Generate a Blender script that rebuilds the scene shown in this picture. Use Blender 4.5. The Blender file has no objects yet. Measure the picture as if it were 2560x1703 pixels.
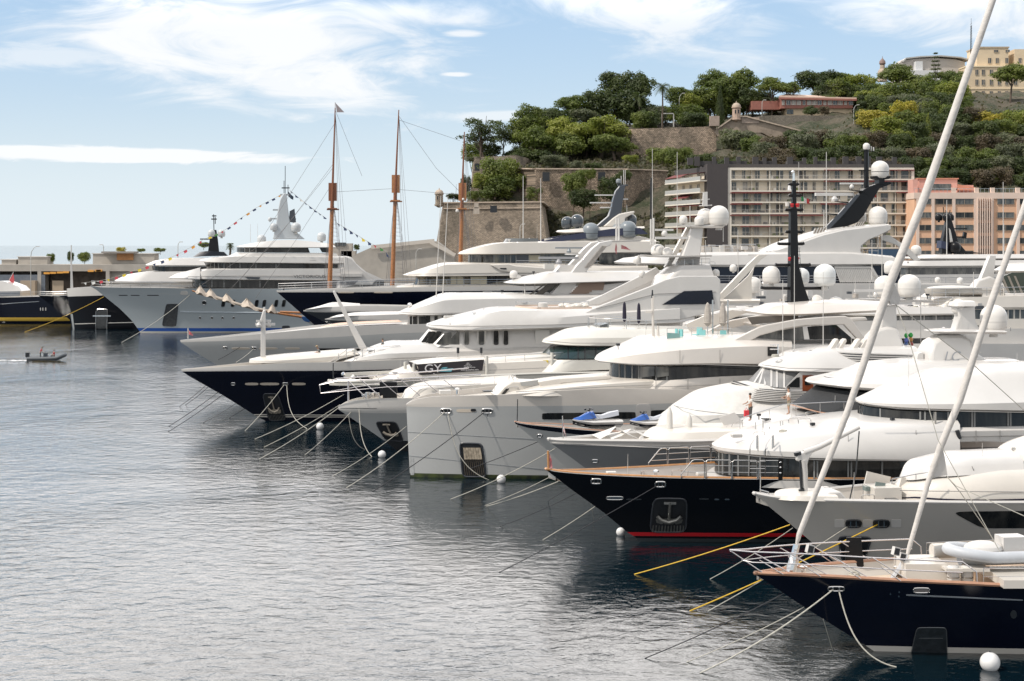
import bpy, bmesh, math, random
from mathutils import Vector, Matrix, noise
R = math.radians
scene = bpy.context.scene
col = scene.collection
# ------------------------------------------------------------------ camera
H, F, HY, CX = 18.0, 4000.0, 612.0, 1280.0
cam = bpy.data.cameras.new('camera'); camo = bpy.data.objects.new('camera', cam); col.objects.link(camo)
camo.location = (0, 0, H); camo.rotation_euler = (R(90), 0, 0)
cam.sensor_width = 36.0; cam.lens = F/2560*36.0; cam.shift_y = -(851.5-HY)/2560
cam.clip_start = 1.0; cam.clip_end = 60000
scene.camera = camo
# ------------------------------------------------------------------ sun, sky, exposure
SUN_EL, SUN_AZ = 50.0, -114.0           # azimuth from +Y (view direction), negative = to the left
sd = Vector((math.sin(R(SUN_AZ))*math.cos(R(SUN_EL)), math.cos(R(SUN_AZ))*math.cos(R(SUN_EL)), math.sin(R(SUN_EL))))
sl = bpy.data.lights.new('sun', 'SUN'); so = bpy.data.objects.new('sun', sl); col.objects.link(so)
sl.energy = 2.3; sl.angle = R(2.0); sl.color = (1.0, 0.93, 0.84)
so.rotation_euler = (-sd).to_track_quat('-Z', 'Y').to_euler()
so.location = (0, 0, 200)
scene.view_settings.view_transform = 'Standard'; scene.view_settings.look = 'None'
scene.view_settings.exposure = 0.74; scene.view_settings.gamma = 1.0
world = bpy.data.worlds.new('World'); scene.world = world; world.use_nodes = True
class NT:
 """small node-tree helper"""
 def __init__(s, nt): s.nt = nt; s.n = nt.nodes; s.l = nt.links
 def new(s, t, **kw):
  nd = s.n.new(t)
  for k, v in kw.items(): setattr(nd, k, v)
  return nd
 def put(s, sock, v):
  if hasattr(v, 'is_output') or isinstance(v, bpy.types.NodeSocket): s.l.new(v, sock)
  else: sock.default_value = v
 def m(s, op, a, b=0.0, c=0.0, clamp=False):
  nd = s.new('ShaderNodeMath', operation=op); nd.use_clamp = clamp
  s.put(nd.inputs[0], a); s.put(nd.inputs[1], b)
  if len(nd.inputs) > 2: s.put(nd.inputs[2], c)
  return nd.outputs[0]
 def sm(s, v, a, b):      # smoothstep
  nd = s.new('ShaderNodeMapRange', interpolation_type='SMOOTHSTEP')
  s.put(nd.inputs[0], v); nd.inputs[1].default_value = a; nd.inputs[2].default_value = b
  return nd.outputs[0]
 def mix(s, f, a, b):
  nd = s.new('ShaderNodeMix', data_type='RGBA')
  s.put(nd.inputs[0], f); s.put(nd.inputs[6], a); s.put(nd.inputs[7], b)
  return nd.outputs[2]
 def noise(s, vec, scale, detail=4, rough=0.5, dist=0.0):
  nd = s.new('ShaderNodeTexNoise'); s.put(nd.inputs['Vector'], vec)
  nd.inputs['Scale'].default_value = scale; nd.inputs['Detail'].default_value = detail
  nd.inputs['Roughness'].default_value = rough; nd.inputs['Distortion'].default_value = dist
  return nd.outputs['Fac']
 def comb(s, x, y, z):
  nd = s.new('ShaderNodeCombineXYZ')
  for i, v in enumerate((x, y, z)): s.put(nd.inputs[i], v)
  return nd.outputs[0]
 def map(s, vec, sc=(1, 1, 1), rot=(0, 0, 0)):
  nd = s.new('ShaderNodeMapping'); s.put(nd.inputs[0], vec); nd.inputs['Scale'].default_value = sc; nd.inputs['Rotation'].default_value = rot
  return nd.outputs[0]
def build_sky():
 t = NT(world.node_tree); t.n.clear()
 out = t.new('ShaderNodeOutputWorld'); bg = t.new('ShaderNodeBackground')
 sky = t.new('ShaderNodeTexSky', sky_type='NISHITA'); sky.sun_disc = False
 sky.sun_elevation = R(SUN_EL); sky.sun_rotation = R(SUN_AZ); sky.dust_density = 1.0; sky.air_density = 1.1; sky.ozone_density = 2.0
 bg.inputs[1].default_value = 0.1
 tc = t.new('ShaderNodeTexCoord'); sp = t.new('ShaderNodeSeparateXYZ'); t.l.new(tc.outputs['Generated'], sp.inputs[0])
 x, y, z = sp.outputs
 az = t.m('ARCTAN2', x, y); el = t.m('ARCSINE', z)          # radians
 uv = t.comb(az, el, 0.0)
 uvw = t.map(uv, (5.0, 15.0, 1.0), (0, 0, R(-7)))
 n1 = t.noise(uvw, 2.0, 9, 0.62, 1.3)
 n2 = t.noise(t.map(uv, (4.0, 22.0, 1.0), (0, 0, R(8))), 3.6, 8, 0.64, 1.4)
 def ell(cx, cy, rx, ry, soft=1.0, rot=0.0):
  a = (cx-1280)/4000.0; e = (612-cy)/4000.0
  dx = t.m('SUBTRACT', az, a); dy = t.m('SUBTRACT', el, e)
  c, s_ = math.cos(rot), math.sin(rot)
  u = t.m('ADD', t.m('MULTIPLY', dx, c), t.m('MULTIPLY', dy, s_))
  v = t.m('SUBTRACT', t.m('MULTIPLY', dy, c), t.m('MULTIPLY', dx, s_))
  u = t.m('DIVIDE', u, rx/4000.0); v = t.m('DIVIDE', v, ry/4000.0)
  d = t.m('ADD', t.m('MULTIPLY', u, u), t.m('MULTIPLY', v, v))
  return t.m('SUBTRACT', 1.0, t.m('POWER', d, 0.5))
 def wisp(mask, nz, k, lo, hi):
  v = t.m('ADD', t.m('MULTIPLY', t.m('MAXIMUM', mask, -1.5), k), nz)
  return t.sm(v, lo, hi)
 c1 = wisp(ell(600, 110, 680, 190, rot=-0.10), n1, 0.42, 0.50, 0.86)
 c1b = wisp(ell(760, 215, 330, 75, rot=-0.12), n2, 0.6, 0.5, 0.95)
 c1c = wisp(ell(120, 160, 330, 50), n2, 0.7, 0.62, 1.05)
 c2 = wisp(ell(330, 394, 540, 24, rot=-0.015), n2, 0.75, 0.56, 0.80)
 c3 = wisp(ell(2330, 30, 520, 150, rot=-0.15), n1, 0.42, 0.50, 0.86)
 c4 = wisp(ell(1620, 30, 460, 110, rot=-0.22), n1, 0.45, 0.50, 0.88)
 c5 = wisp(ell(1140, 188, 60, 9), n2, 0.9, 0.60, 1.1)
 c6 = wisp(ell(1160, 88, 80, 12), n2, 0.9, 0.6, 1.1)
 c7 = wisp(ell(1250, 290, 260, 24), n2, 0.7, 0.6, 1.0)
 c8 = wisp(ell(1000, 40, 300, 50), n1, 0.5, 0.55, 1.0)
 hi_band = t.m('MULTIPLY', t.sm(el, R(8.4), R(11.5)), t.sm(n1, 0.08, 0.42))    # thin cloud deck higher up
 hi_band = t.m('MULTIPLY', hi_band, t.sm(el, R(80), R(45)))
 c = c1
 for q, k in ((c1b, .9), (c1c, .55), (c2, .95), (c3, .9), (c4, .85), (c5, .9), (c6, .8), (c7, .6), (c8, .8)):
  c = t.m('MAXIMUM', c, t.m('MULTIPLY', q, k))
 c = t.m('MULTIPLY', c, 0.92)
 cld = t.m('MAXIMUM', c, t.m('MULTIPLY', hi_band, 0.9))
 veil = t.m('MULTIPLY', t.sm(el, R(5.5), R(-0.5)), 0.50)
 skyc = t.mix(0.80, sky.outputs[0], t.mix(t.sm(el, R(-1), R(10)), (4.5, 5.1, 5.5, 1), (2.6, 3.75, 5.2, 1)))
 skyc = t.mix(veil, skyc, (5.3, 5.9, 6.3, 1))
 bright = t.mix(t.sm(el, R(7.5), R(12)), (6.1, 6.15, 6.2, 1), (18.0, 17.1, 16.4, 1))
 bright = t.mix(t.sm(el, R(15), R(28)), bright, (10.5, 9.9, 9.5, 1))
 bright = t.mix(t.sm(el, R(40), R(65)), bright, (8.0, 8.0, 8.2, 1))
 bright = t.mix(t.sm(t.m('ABSOLUTE', az), R(35), R(85)), bright, (6.6, 6.4, 6.2, 1))
 t.l.new(t.mix(cld, skyc, bright), bg.inputs[0]); t.l.new(bg.outputs[0], out.inputs[0])
build_sky()
# ------------------------------------------------------------------ materials
MATS = {}
def mat(name, c, rough=0.5, metal=0.0, spec=0.5, var=0.0, vscale=1.0, bump=0.0, bscale=5.0, coat=0.0, vec=(1, 1, 1), c2=None, var2=None):
 if name in MATS: return MATS[name]
 m = bpy.data.materials.new(name); m.use_nodes = True; t = NT(m.node_tree)
 b = t.n['Principled BSDF']; b.inputs['Roughness'].default_value = rough; b.inputs['Metallic'].default_value = metal
 b.inputs['Specular IOR Level'].default_value = spec; b.inputs['Coat Weight'].default_value = coat
 b.inputs['Base Color'].default_value = (*c, 1)
 if var or bump:
  tc = t.new('ShaderNodeTexCoord'); v = t.map(tc.outputs['Object'], vec)
 if var or c2:
  if not (var or bump): tc = t.new('ShaderNodeTexCoord'); v = t.map(tc.outputs['Object'], vec)
  n = t.noise(v, vscale, 5, 0.6)
  cc2 = c2 if c2 else tuple(x*(1-var) for x in c)
  t.l.new(t.mix(t.sm(n, 0.35, 0.68), (*c, 1), (*cc2, 1)), b.inputs['Base Color'])
 if bump:
  n = t.noise(v, bscale, 3, 0.6); bp = t.new('ShaderNodeBump'); bp.inputs['Strength'].default_value = bump; bp.inputs['Distance'].default_value = 0.05
  t.l.new(n, bp.inputs['Height']); t.l.new(bp.outputs[0], b.inputs['Normal'])
 MATS[name] = m; return m
WHITE = mat('white_gelcoat', (.585, .565, .54), .28, var=.05, vscale=.5, coat=.25)
CREAM = mat('cream_gelcoat', (.62, .58, .525), .3, var=.05, vscale=.5, coat=.2)
WARMW = mat('warm_white_gelcoat', (.60, .56, .515), .28, var=.05, vscale=.5, coat=.2)
IVORY = mat('ivory_gelcoat', (.60, .58, .53), .3, var=.06, vscale=.5, coat=.2)
MUL = mat('mullion_grey', (.20, .20, .195), .4)
OFFW = mat('off_white_paint', (.56, .54, .51), .4, var=.06, vscale=.6)
NAVY = mat('navy_hull_paint', (.004, .006, .016), .16, coat=.1, spec=.35, var=.2, vscale=.2)
BLACK = mat('black_hull_paint', (.003, .004, .007), .16, coat=.1, spec=.35, var=.2, vscale=.2)
GREYH = mat('grey_hull_paint', (.43, .435, .43), .25, coat=.4, var=.05, vscale=.3)
LGREYH = mat('light_grey_hull_paint', (.50, .50, .49), .25, coat=.4, var=.05, vscale=.3)
DGREYH = mat('dark_grey_hull_paint', (.22, .225, .23), .25, coat=.4, var=.06, vscale=.3)
BEIGEH = mat('pale_beige_hull_paint', (.50, .475, .44), .25, coat=.4, var=.05, vscale=.3)
GLASS = mat('tinted_glass', (.006, .008, .010), .06, spec=.35, var=.1, c2=(.04, .04, .038), vscale=1.1, vec=(1, 1, .12))
GLASSG = mat('grey_window_glass', (.025, .03, .033), .05, spec=.7, var=.1, c2=(.12, .12, .11), vscale=1.3, vec=(1, 1, .3))
AMBER = mat('warm_glazing', (.03, .028, .022), .06, spec=.7, var=.1, c2=(.17, .145, .09), vscale=.8, vec=(1, 1, .15))
CURTAIN = mat('cream_window_blind', (.42, .38, .28), .5)
TEAK = mat('teak_deck', (.50, .33, .20), .65, var=.25, vscale=3, vec=(1, 8, 1))
VARN = mat('varnished_wood', (.42, .17, .055), .3, var=.3, vscale=3, coat=.4)
CAPW = mat('varnished_cap_rail', (.50, .24, .09), .3, var=.2, vscale=2, coat=.4)
STEEL = mat('stainless_steel', (.62, .60, .58), .22, metal=1.0)
CHROME = mat('polished_fitting', (.80, .78, .76), .12, metal=1.0)
DARK = mat('dark_metal', (.02, .022, .026), .35, var=.3)
CARBON = mat('black_carbon_paint', (.006, .006, .007), .35, spec=.3)
CHAR = mat('charcoal_paint', (.045, .05, .06), .3, coat=.3)
GDOME = mat('grey_dome', (.20, .225, .245), .35, var=.05)
DDOME = mat('dark_dome', (.05, .06, .07), .12, coat=.5)
WDOME = mat('white_dome', (.66, .635, .60), .35, var=.03)
RED = mat('red_paint', (.45, .02, .025), .35, var=.15)
REDF = mat('red_cloth', (.50, .05, .05), .8, var=.2)
BLUES = mat('blue_stripe', (.02, .08, .32), .3)
BLUEP = mat('blue_plastic', (.015, .09, .36), .25, coat=.4)
TEAL = mat('teal_cloth', (.22, .50, .50), .8, var=.1)
CANVAS = mat('white_canvas', (.62, .60, .565), .8, var=.08, vscale=3, bump=.3, bscale=4)
SAIL = mat('beige_sailcloth', (.55, .47, .39), .85, var=.25, vscale=1.5, bump=.5, bscale=3)
SAILW = mat('white_furled_sailcloth', (.60, .565, .53), .75, var=.12, vscale=2, bump=.5, bscale=6)
ROPEW = mat('pale_rope', (.50, .48, .42), .85, var=.25, vscale=6)
ROPED = mat('dark_rope', (.04, .04, .045), .85, var=.2, vscale=6)
ROPEY = mat('yellow_rope', (.72, .45, .04), .7, var=.2, vscale=6)
SKIN = mat('skin', (.42, .24, .16), .6, var=.1, vscale=8)
HAIR = mat('dark_hair', (.03, .02, .015), .6)
TUBE = mat('grey_inflatable_tube', (.50, .52, .55), .5, var=.1)
GOLD = mat('yellow_stripe_paint', (.55, .36, .05), .4)
# ------------------------------------------------------------------ geometry helpers
def P(px, py, Y): return Vector(((px-CX)*Y/F, Y, H-(py-HY)*Y/F))
def PW(px, py):                                # pixel on the water surface
 Y = H*F/(py-HY); return Vector(((px-CX)*Y/F, Y, 0.0))
ORG = {}
class MB:
 def __init__(s): s.v = []; s.f = []; s.mi = []
 def add(s, vs, fs, mi=0):
  b = len(s.v); s.v += [Vector(v) for v in vs]
  s.f += [tuple(b+i for i in f) for f in fs]; s.mi += [mi]*len(fs)
 def box(s, c, d, rz=0.0, mi=0, ry=0.0):
  M = Matrix.Rotation(rz, 3, 'Z') @ Matrix.Rotation(ry, 3, 'Y'); c = Vector(c)
  vs = [c + M @ Vector((x*d[0]/2, y*d[1]/2, z*d[2]/2)) for x in (-1, 1) for y in (-1, 1) for z in (-1, 1)]
  s.add(vs, [(0, 1, 3, 2), (4, 6, 7, 5), (0, 4, 5, 1), (2, 3, 7, 6), (0, 2, 6, 4), (1, 5, 7, 3)], mi)
 def bar(s, a, b, w, h=None, mi=0):         # box between two points
  a, b = Vector(a), Vector(b); d = b-a; h = h or w
  if d.length < 1e-6: return
  q = d.to_track_quat('Z', 'Y')
  vs = [p + q @ Vector((x*w/2, y*h/2, 0)) for p in (a, b) for x, y in ((-1, -1), (1, -1), (1, 1), (-1, 1))]
  s.add(vs, [(0, 3, 2, 1), (4, 5, 6, 7), (0, 1, 5, 4), (1, 2, 6, 5), (2, 3, 7, 6), (3, 0, 4, 7)], mi)
 def tube(s, pts, r, n=6, mi=0, r2=None):
  pts = [Vector(p) for p in pts]; m = len(pts); rs = [r + ((r2 if r2 is not None else r)-r)*i/(m-1) for i in range(m)]
  b = len(s.v); up = Vector((0, 0, 1))
  for i, p in enumerate(pts):
   d = (pts[min(i+1, m-1)]-pts[max(i-1, 0)]).normalized()
   a = d.cross(up)
   if a.length < 1e-3: a = d.cross(Vector((0, 1, 0)))
   a.normalize(); c = a.cross(d)
   for k in range(n):
    t = 2*math.pi*k/n; s.v.append(p + (a*math.cos(t)+c*math.sin(t))*rs[i])
  for i in range(m-1):
   for k in range(n):
    s.f.append((b+i*n+k, b+i*n+(k+1) % n, b+(i+1)*n+(k+1) % n, b+(i+1)*n+k)); s.mi.append(mi)
  s.f.append(tuple(b+k for k in range(n))); s.mi.append(mi)
  s.f.append(tuple(b+(m-1)*n+k for k in reversed(range(n)))); s.mi.append(mi)
 def lathe(s, c, prof, n=24, mi=0):
  c = Vector(c); b = len(s.v); m = len(prof)
  for r, z in prof:
   for k in range(n):
    t = 2*math.pi*k/n; s.v.append(c+Vector((r*math.cos(t), r*math.sin(t), z)))
  for i in range(m-1):
   for k in range(n):
    s.f.append((b+i*n+k, b+i*n+(k+1) % n, b+(i+1)*n+(k+1) % n, b+(i+1)*n+k)); s.mi.append(mi)
  s.f.append(tuple(b+k for k in reversed(range(n)))); s.mi.append(mi)
  s.f.append(tuple(b+(m-1)*n+k for k in range(n))); s.mi.append(mi)
 def sphere(s, c, r, n=16, m=10, sc=(1, 1, 1), mi=0):
  c = Vector(c); b = len(s.v)
  for i in range(1, m):
   a = math.pi*i/m
   for k in range(n):
    t = 2*math.pi*k/n
    s.v.append(c+Vector((r*sc[0]*math.sin(a)*math.cos(t), r*sc[1]*math.sin(a)*math.sin(t), r*sc[2]*math.cos(a))))
  s.v.append(c+Vector((0, 0, r*sc[2]))); s.v.append(c-Vector((0, 0, r*sc[2]))); T = len(s.v)-2
  for i in range(m-2):
   for k in range(n):
    s.f.append((b+i*n+k, b+(i+1)*n+k, b+(i+1)*n+(k+1) % n, b+i*n+(k+1) % n)); s.mi.append(mi)
  for k in range(n):
   s.f.append((T, b+k, b+(k+1) % n)); s.f.append((T+1, b+(m-2)*n+(k+1) % n, b+(m-2)*n+k)); s.mi += [mi, mi]
 def prism(s, poly, ext, mi=0):             # poly 3-D points, extruded by vector ext
  poly = [Vector(p) for p in poly]; ext = Vector(ext); n = len(poly); b = len(s.v)
  s.v += poly + [p+ext for p in poly]
  fs = [tuple(range(n-1, -1, -1)), tuple(range(n, 2*n))] + [(i, (i+1) % n, n+(i+1) % n, n+i) for i in range(n)]
  s.f += [tuple(b+i for i in f) for f in fs]; s.mi += [mi]*len(fs)
 def grid(s, rows, mi=0, flip=False):
  b = len(s.v); n = len(rows[0])
  for r in rows: s.v += [Vector(p) for p in r]
  for i in range(len(rows)-1):
   for k in range(n-1):
    f = (b+i*n+k, b+i*n+k+1, b+(i+1)*n+k+1, b+(i+1)*n+k)
    s.f.append(f[::-1] if flip else f); s.mi.append(mi if not callable(mi) else mi(i, k))
 def build(s, name, m, parent=None, ang=35, loc=None, clean=True):
  me = bpy.data.meshes.new(name)
  o0 = Vector((0, 0, 0))
  if parent is not None: o0 = ORG.get(parent.name, Vector((0, 0, 0)))
  elif loc is not None: o0 = Vector(loc)
  me.from_pydata([v-o0 for v in s.v], [], s.f); me.update()
  ms = m if isinstance(m, (list, tuple)) else [m]
  for q in ms: me.materials.append(q)
  if len(ms) > 1:
   for p, i in zip(me.polygons, s.mi): p.material_index = i
  if clean:
   bm = bmesh.new(); bm.from_mesh(me)
   bmesh.ops.remove_doubles(bm, verts=bm.verts, dist=1e-5)
   bmesh.ops.recalc_face_normals(bm, faces=bm.faces)
   for f in bm.faces: f.smooth = ang > 0
   for e in bm.edges: e.smooth = not (len(e.link_faces) == 2 and e.calc_face_angle(0) > R(ang))
   bm.to_mesh(me); bm.free()
  o = bpy.data.objects.new(name, me); col.objects.link(o)
  if parent is not None: o.parent = parent; ORG[o.name] = o0
  else: o.location = o0; ORG[o.name] = o0
  return o
def tag(o, label=None, cat=None, group=None, kind=None):
 if label: o['label'] = label
 if cat: o['category'] = cat
 if group: o['group'] = group
 if kind: o['kind'] = kind
 return o
def thing(name, label, cat, loc=(0, 0, 0), group=None):
 o = bpy.data.objects.new(name, None); col.objects.link(o); o.location = loc; o.empty_display_size = .1
 ORG[o.name] = Vector(loc); return tag(o, label, cat, group)
def copy_tree(o, parent=None):
 c = o.copy(); col.objects.link(c)
 if parent is not None: c.parent = parent
 for ch in o.children: copy_tree(ch, c)
 return c
def interp(pts, x):
 pts = sorted(pts)
 if x <= pts[0][0]: return pts[0][1]
 for (a, b), (c, d) in zip(pts, pts[1:]):
  if x <= c: return b+(d-b)*(x-a)/max(c-a, 1e-9)
 return pts[-1][1]
def sinterp(pts, x):        # smooth (catmull-ish) interpolation
 pts = sorted(pts); n = len(pts)
 if n < 3: return interp(pts, x)
 if x <= pts[0][0]: return pts[0][1]
 if x >= pts[-1][0]: return pts[-1][1]
 for i in range(n-1):
  if x <= pts[i+1][0]: break
 x0, y0 = pts[i]; x1, y1 = pts[i+1]; h = max(x1-x0, 1e-9); u = (x-x0)/h
 def sl(k):
  if k == 0: return (pts[1][1]-pts[0][1])/max(pts[1][0]-pts[0][0], 1e-9)
  if k == n-1: return (pts[-1][1]-pts[-2][1])/max(pts[-1][0]-pts[-2][0], 1e-9)
  a = (pts[k][1]-pts[k-1][1])/max(pts[k][0]-pts[k-1][0], 1e-9); b = (pts[k+1][1]-pts[k][1])/max(pts[k+1][0]-pts[k][0], 1e-9)
  return 0 if a*b <= 0 else 2*a*b/(a+b)
 m0, m1 = sl(i)*h, sl(i+1)*h
 return (2*u**3-3*u*u+1)*y0+(u**3-2*u*u+u)*m0+(-2*u**3+3*u*u)*y1+(u**3-u*u)*m1
# ------------------------------------------------------------------ water
def water():
 m = bpy.data.materials.new('harbour_water'); m.use_nodes = True; t = NT(m.node_tree); b = t.n['Principled BSDF']
 b.inputs['Base Color'].default_value = (.002, .009, .014, 1); b.inputs['Roughness'].default_value = .05
 b.inputs['IOR'].default_value = 1.45; b.inputs['Specular IOR Level'].default_value = .8
 tc = t.new('ShaderNodeTexCoord'); o = tc.outputs['Object']
 v1 = t.map(o, (.62, .75, 1.0), (0, 0, R(8)))
 big = t.sm(t.noise(t.map(o, (.028, .020, 1), (0, 0, R(-15))), 1.0, 5, .6, .8), .36, .62)
 n1 = t.noise(v1, 1.15, 4, .5, .5); n2 = t.noise(v1, 2.8, 4, .6, .3); n3 = t.noise(t.map(o, (.6, .45, 1), (0, 0, R(-20))), .16, 2, .5)
 hgt = t.m('ADD', t.m('ADD', t.m('MULTIPLY', n1, .36), t.m('MULTIPLY', n2, .14)), t.m('MULTIPLY', n3, .45))
 hgt = t.m('MULTIPLY', hgt, t.m('ADD', .62, t.m('MULTIPLY', big, .55)))
 bp = t.new('ShaderNodeBump'); bp.inputs['Strength'].default_value = 1.0; bp.inputs['Distance'].default_value = .225
 t.l.new(hgt, bp.inputs['Height']); t.l.new(bp.outputs[0], b.inputs['Normal'])
 mb = MB(); S = 30000
 mb.add([(-S, -200, 0), (S, -200, 0), (S, S, 0), (-S, S, 0)], [(0, 1, 2, 3)])
 w = mb.build('water', m); tag(w, kind='structure')
water()
# ------------------------------------------------------------------ stone / foliage / building materials
def stone(name, c1, c2, mortar, sc=1.0, bw=1.1, bh=.42, stain=.5):
 m = bpy.data.materials.new(name); m.use_nodes = True; t = NT(m.node_tree); b = t.n['Principled BSDF']; b.inputs['Roughness'].default_value = .9
 tc = t.new('ShaderNodeTexCoord'); sp = t.new('ShaderNodeSeparateXYZ'); t.l.new(tc.outputs['Object'], sp.inputs[0])
 v = t.comb(t.m('ADD', sp.outputs[0], t.m('MULTIPLY', sp.outputs[1], .7)), sp.outputs[2], 0.0)
 dn = t.new('ShaderNodeTexNoise'); dn.inputs['Scale'].default_value = .6; t.l.new(v, dn.inputs['Vector'])
 vm = t.new('ShaderNodeVectorMath', operation='MULTIPLY_ADD'); t.l.new(dn.outputs['Color'], vm.inputs[0]); vm.inputs[1].default_value = (.5, .35, 0); t.l.new(v, vm.inputs[2])
 br = t.new('ShaderNodeTexBrick'); t.l.new(vm.outputs[0], br.inputs['Vector']); br.inputs['Scale'].default_value = sc
 br.inputs['Brick Width'].default_value = bw; br.inputs['Row Height'].default_value = bh; br.inputs['Mortar Size'].default_value = .075
 br.inputs['Color1'].default_value = (*c1, 1); br.inputs['Color2'].default_value = (*c2, 1); br.inputs['Mortar'].default_value = (*mortar, 1)
 n = t.noise(t.map(v, (1, .5, 1)), .12, 7, .65); n2 = t.noise(v, 1.6, 5, .7)
 c = t.mix(t.m('MULTIPLY', t.sm(n, .42, .66), stain), br.outputs[0], (.055, .048, .036, 1))
 c = t.mix(t.m('MULTIPLY', t.sm(n2, .45, .75), .3), c, (.48, .39, .30, 1))
 t.l.new(c, b.inputs['Base Color'])
 bp = t.new('ShaderNodeBump'); bp.inputs['Strength'].default_value = .6; bp.inputs['Distance'].default_value = .25
 t.l.new(t.m('ADD', n2, t.m('MULTIPLY', br.outputs['Fac'], -.6)), bp.inputs['Height']); t.l.new(bp.outputs[0], b.inputs['Normal'])
 return m
STONE = stone('fort_stone', (.48, .39, .30), (.27, .22, .17), (.11, .09, .07), 1.5, stain=.7)
RUBBLE = stone('rubble_stone', (.52, .40, .30), (.22, .17, .125), (.07, .055, .042), 1.5, 1.0, .62, .7)
COPING = mat('stone_coping', (.48, .39, .31), .9, var=.3, vscale=.6)
def leafmat(name, c, c2):
 m = bpy.data.materials.new(name); m.use_nodes = True; t = NT(m.node_tree); b = t.n['Principled BSDF']; b.inputs['Roughness'].default_value = .6
 oi = t.new('ShaderNodeObjectInfo'); tc = t.new('ShaderNodeTexCoord')
 n = t.noise(tc.outputs['Object'], .55, 4, .6)
 f = t.m('ADD', t.sm(n, .35, .65), t.m('MULTIPLY', t.m('SUBTRACT', oi.outputs['Random'], .5), .5), clamp=True)
 t.l.new(t.mix(f, (*c, 1), (*c2, 1)), b.inputs['Base Color'])
 tr = t.new('ShaderNodeBsdfTranslucent'); t.l.new(t.mix(f, (c[0]*1.3, c[1]*1.5, c[2], 1), (c2[0]*1.3, c2[1]*1.5, c2[2], 1)), tr.inputs[0])
 ms = t.new('ShaderNodeMixShader'); ms.inputs[0].default_value = .35
 t.l.new(b.outputs[0], ms.inputs[1]); t.l.new(tr.outputs[0], ms.inputs[2]); t.l.new(ms.outputs[0], t.n['Material Output'].inputs[0])
 return m
LEAF = {'d': leafmat('dark_foliage', (.042, .060, .018), (.078, .100, .026)), 'm': leafmat('green_foliage', (.082, .110, .022), (.15, .175, .034)),
  'l': leafmat('light_foliage', (.16, .185, .03), (.24, .25, .045)), 'y': leafmat('yellow_foliage', (.30, .26, .04), (.42, .34, .05)),
  'g': leafmat('grey_green_foliage', (.105, .115, .068), (.15, .16, .09)), 'b': leafmat('brown_foliage', (.085, .068, .042), (.13, .098, .06))}
BARK = mat('bark', (.12, .09, .07), .9, var=.4, vscale=2)
# ------------------------------------------------------------------ hill terrain
ROWS = [(446, [(1060, 775), (2700, 775)]),
  (470, [(1060, 765), (1300, 755), (1370, 640), (1400, 590), (1500, 575), (1660, 560), (1720, 470), (2280, 470), (2700, 500)]),
  (492, [(1060, 755), (1100, 740), (1150, 610), (1190, 520), (1290, 520), (1360, 545), (1480, 545), (1660, 530), (1700, 470), (1800, 425), (2280, 415), (2700, 430)]),
  (498, [(1060, 755), (1100, 740), (1150, 600), (1190, 515), (1290, 515), (1345, 530), (1480, 525), (1660, 510), (1700, 460), (1800, 422), (2280, 405), (2700, 415)]),
  (515, [(1060, 750), (1110, 740), (1150, 560), (1200, 495), (1300, 430), (1500, 428), (1680, 425), (1850, 400), (2050, 375), (2280, 350), (2700, 345)]),
  (545, [(1060, 750), (1120, 740), (1150, 540), (1200, 450), (1300, 415), (1520, 398), (1700, 400), (1850, 372), (2050, 345), (2280, 305), (2700, 295)]),
  (558, [(1060, 750), (1130, 740), (1160, 525), (1210, 425), (1300, 400), (1500, 392), (1700, 396), (1790, 388), (1850, 365), (2000, 330), (2150, 306), (2280, 278), (2700, 268)]),
  (562, [(1060, 750), (1130, 740), (1160, 520), (1210, 415), (1300, 395), (1500, 340), (1570, 322), (1780, 315), (1860, 325), (2000, 318), (2150, 300), (2280, 270), (2700, 262)]),
  (600, [(1060, 740), (1150, 730), (1190, 520), (1240, 400), (1400, 335), (1570, 318), (1780, 308), (2000, 282), (2150, 262), (2280, 240), (2700, 240)]),
  (700, [(1060, 720), (1200, 710), (1260, 500), (1300, 400), (1450, 330), (1700, 312), (2000, 275), (2300, 235), (2700, 232)])]
def ground(px, Y):                                     # terrain height at image column px and depth Y
 ys = [r[0] for r in ROWS]
 Y = min(max(Y, ys[0]), ys[-1])
 for i in range(len(ys)-1):
  if Y <= ys[i+1]: break
 z0 = H-(interp(ROWS[i][1], px)-HY)*ys[i]/F; z1 = H-(interp(ROWS[i+1][1], px)-HY)*ys[i+1]/F
 return z0+(z1-z0)*(Y-ys[i])/(ys[i+1]-ys[i])
def hill():
 mb = MB(); rows = []
 for j in range(56):
  Y = 446+(700-446)*(j/55)**1.3; r = []
  for i in range(150):
   px = 1060+(2700-1060)*i/149; z = ground(px, Y)
   v = Vector(((px-CX)*Y/F, Y, z)); k = noise.noise(v*.09)*2.4+noise.noise(v*.3)*1.0
   if z < 3: k = 0
   r.append(v+Vector((0, 0, k)))
  rows.append(r)
 mb.grid(rows)
 m = bpy.data.materials.new('hillside_scrub'); m.use_nodes = True; t = NT(m.node_tree); b = t.n['Principled BSDF']; b.inputs['Roughness'].default_value = 1
 tc = t.new('ShaderNodeTexCoord'); n = t.noise(tc.outputs['Object'], .12, 8, .7); n2 = t.noise(tc.outputs['Object'], .9, 5, .7)
 c = t.mix(t.sm(n, .4, .6), (.10, .085, .06, 1), (.035, .045, .02, 1)); c = t.mix(t.sm(n2, .5, .75), c, (.16, .13, .095, 1))
 t.l.new(c, b.inputs['Base Color'])
 bp = t.new('ShaderNodeBump'); bp.inputs['Distance'].default_value = .8; t.l.new(n2, bp.inputs['Height']); t.l.new(bp.outputs[0], b.inputs['Normal'])
 tag(mb.build('hill', m, ang=80), kind='structure')
hill()
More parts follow.
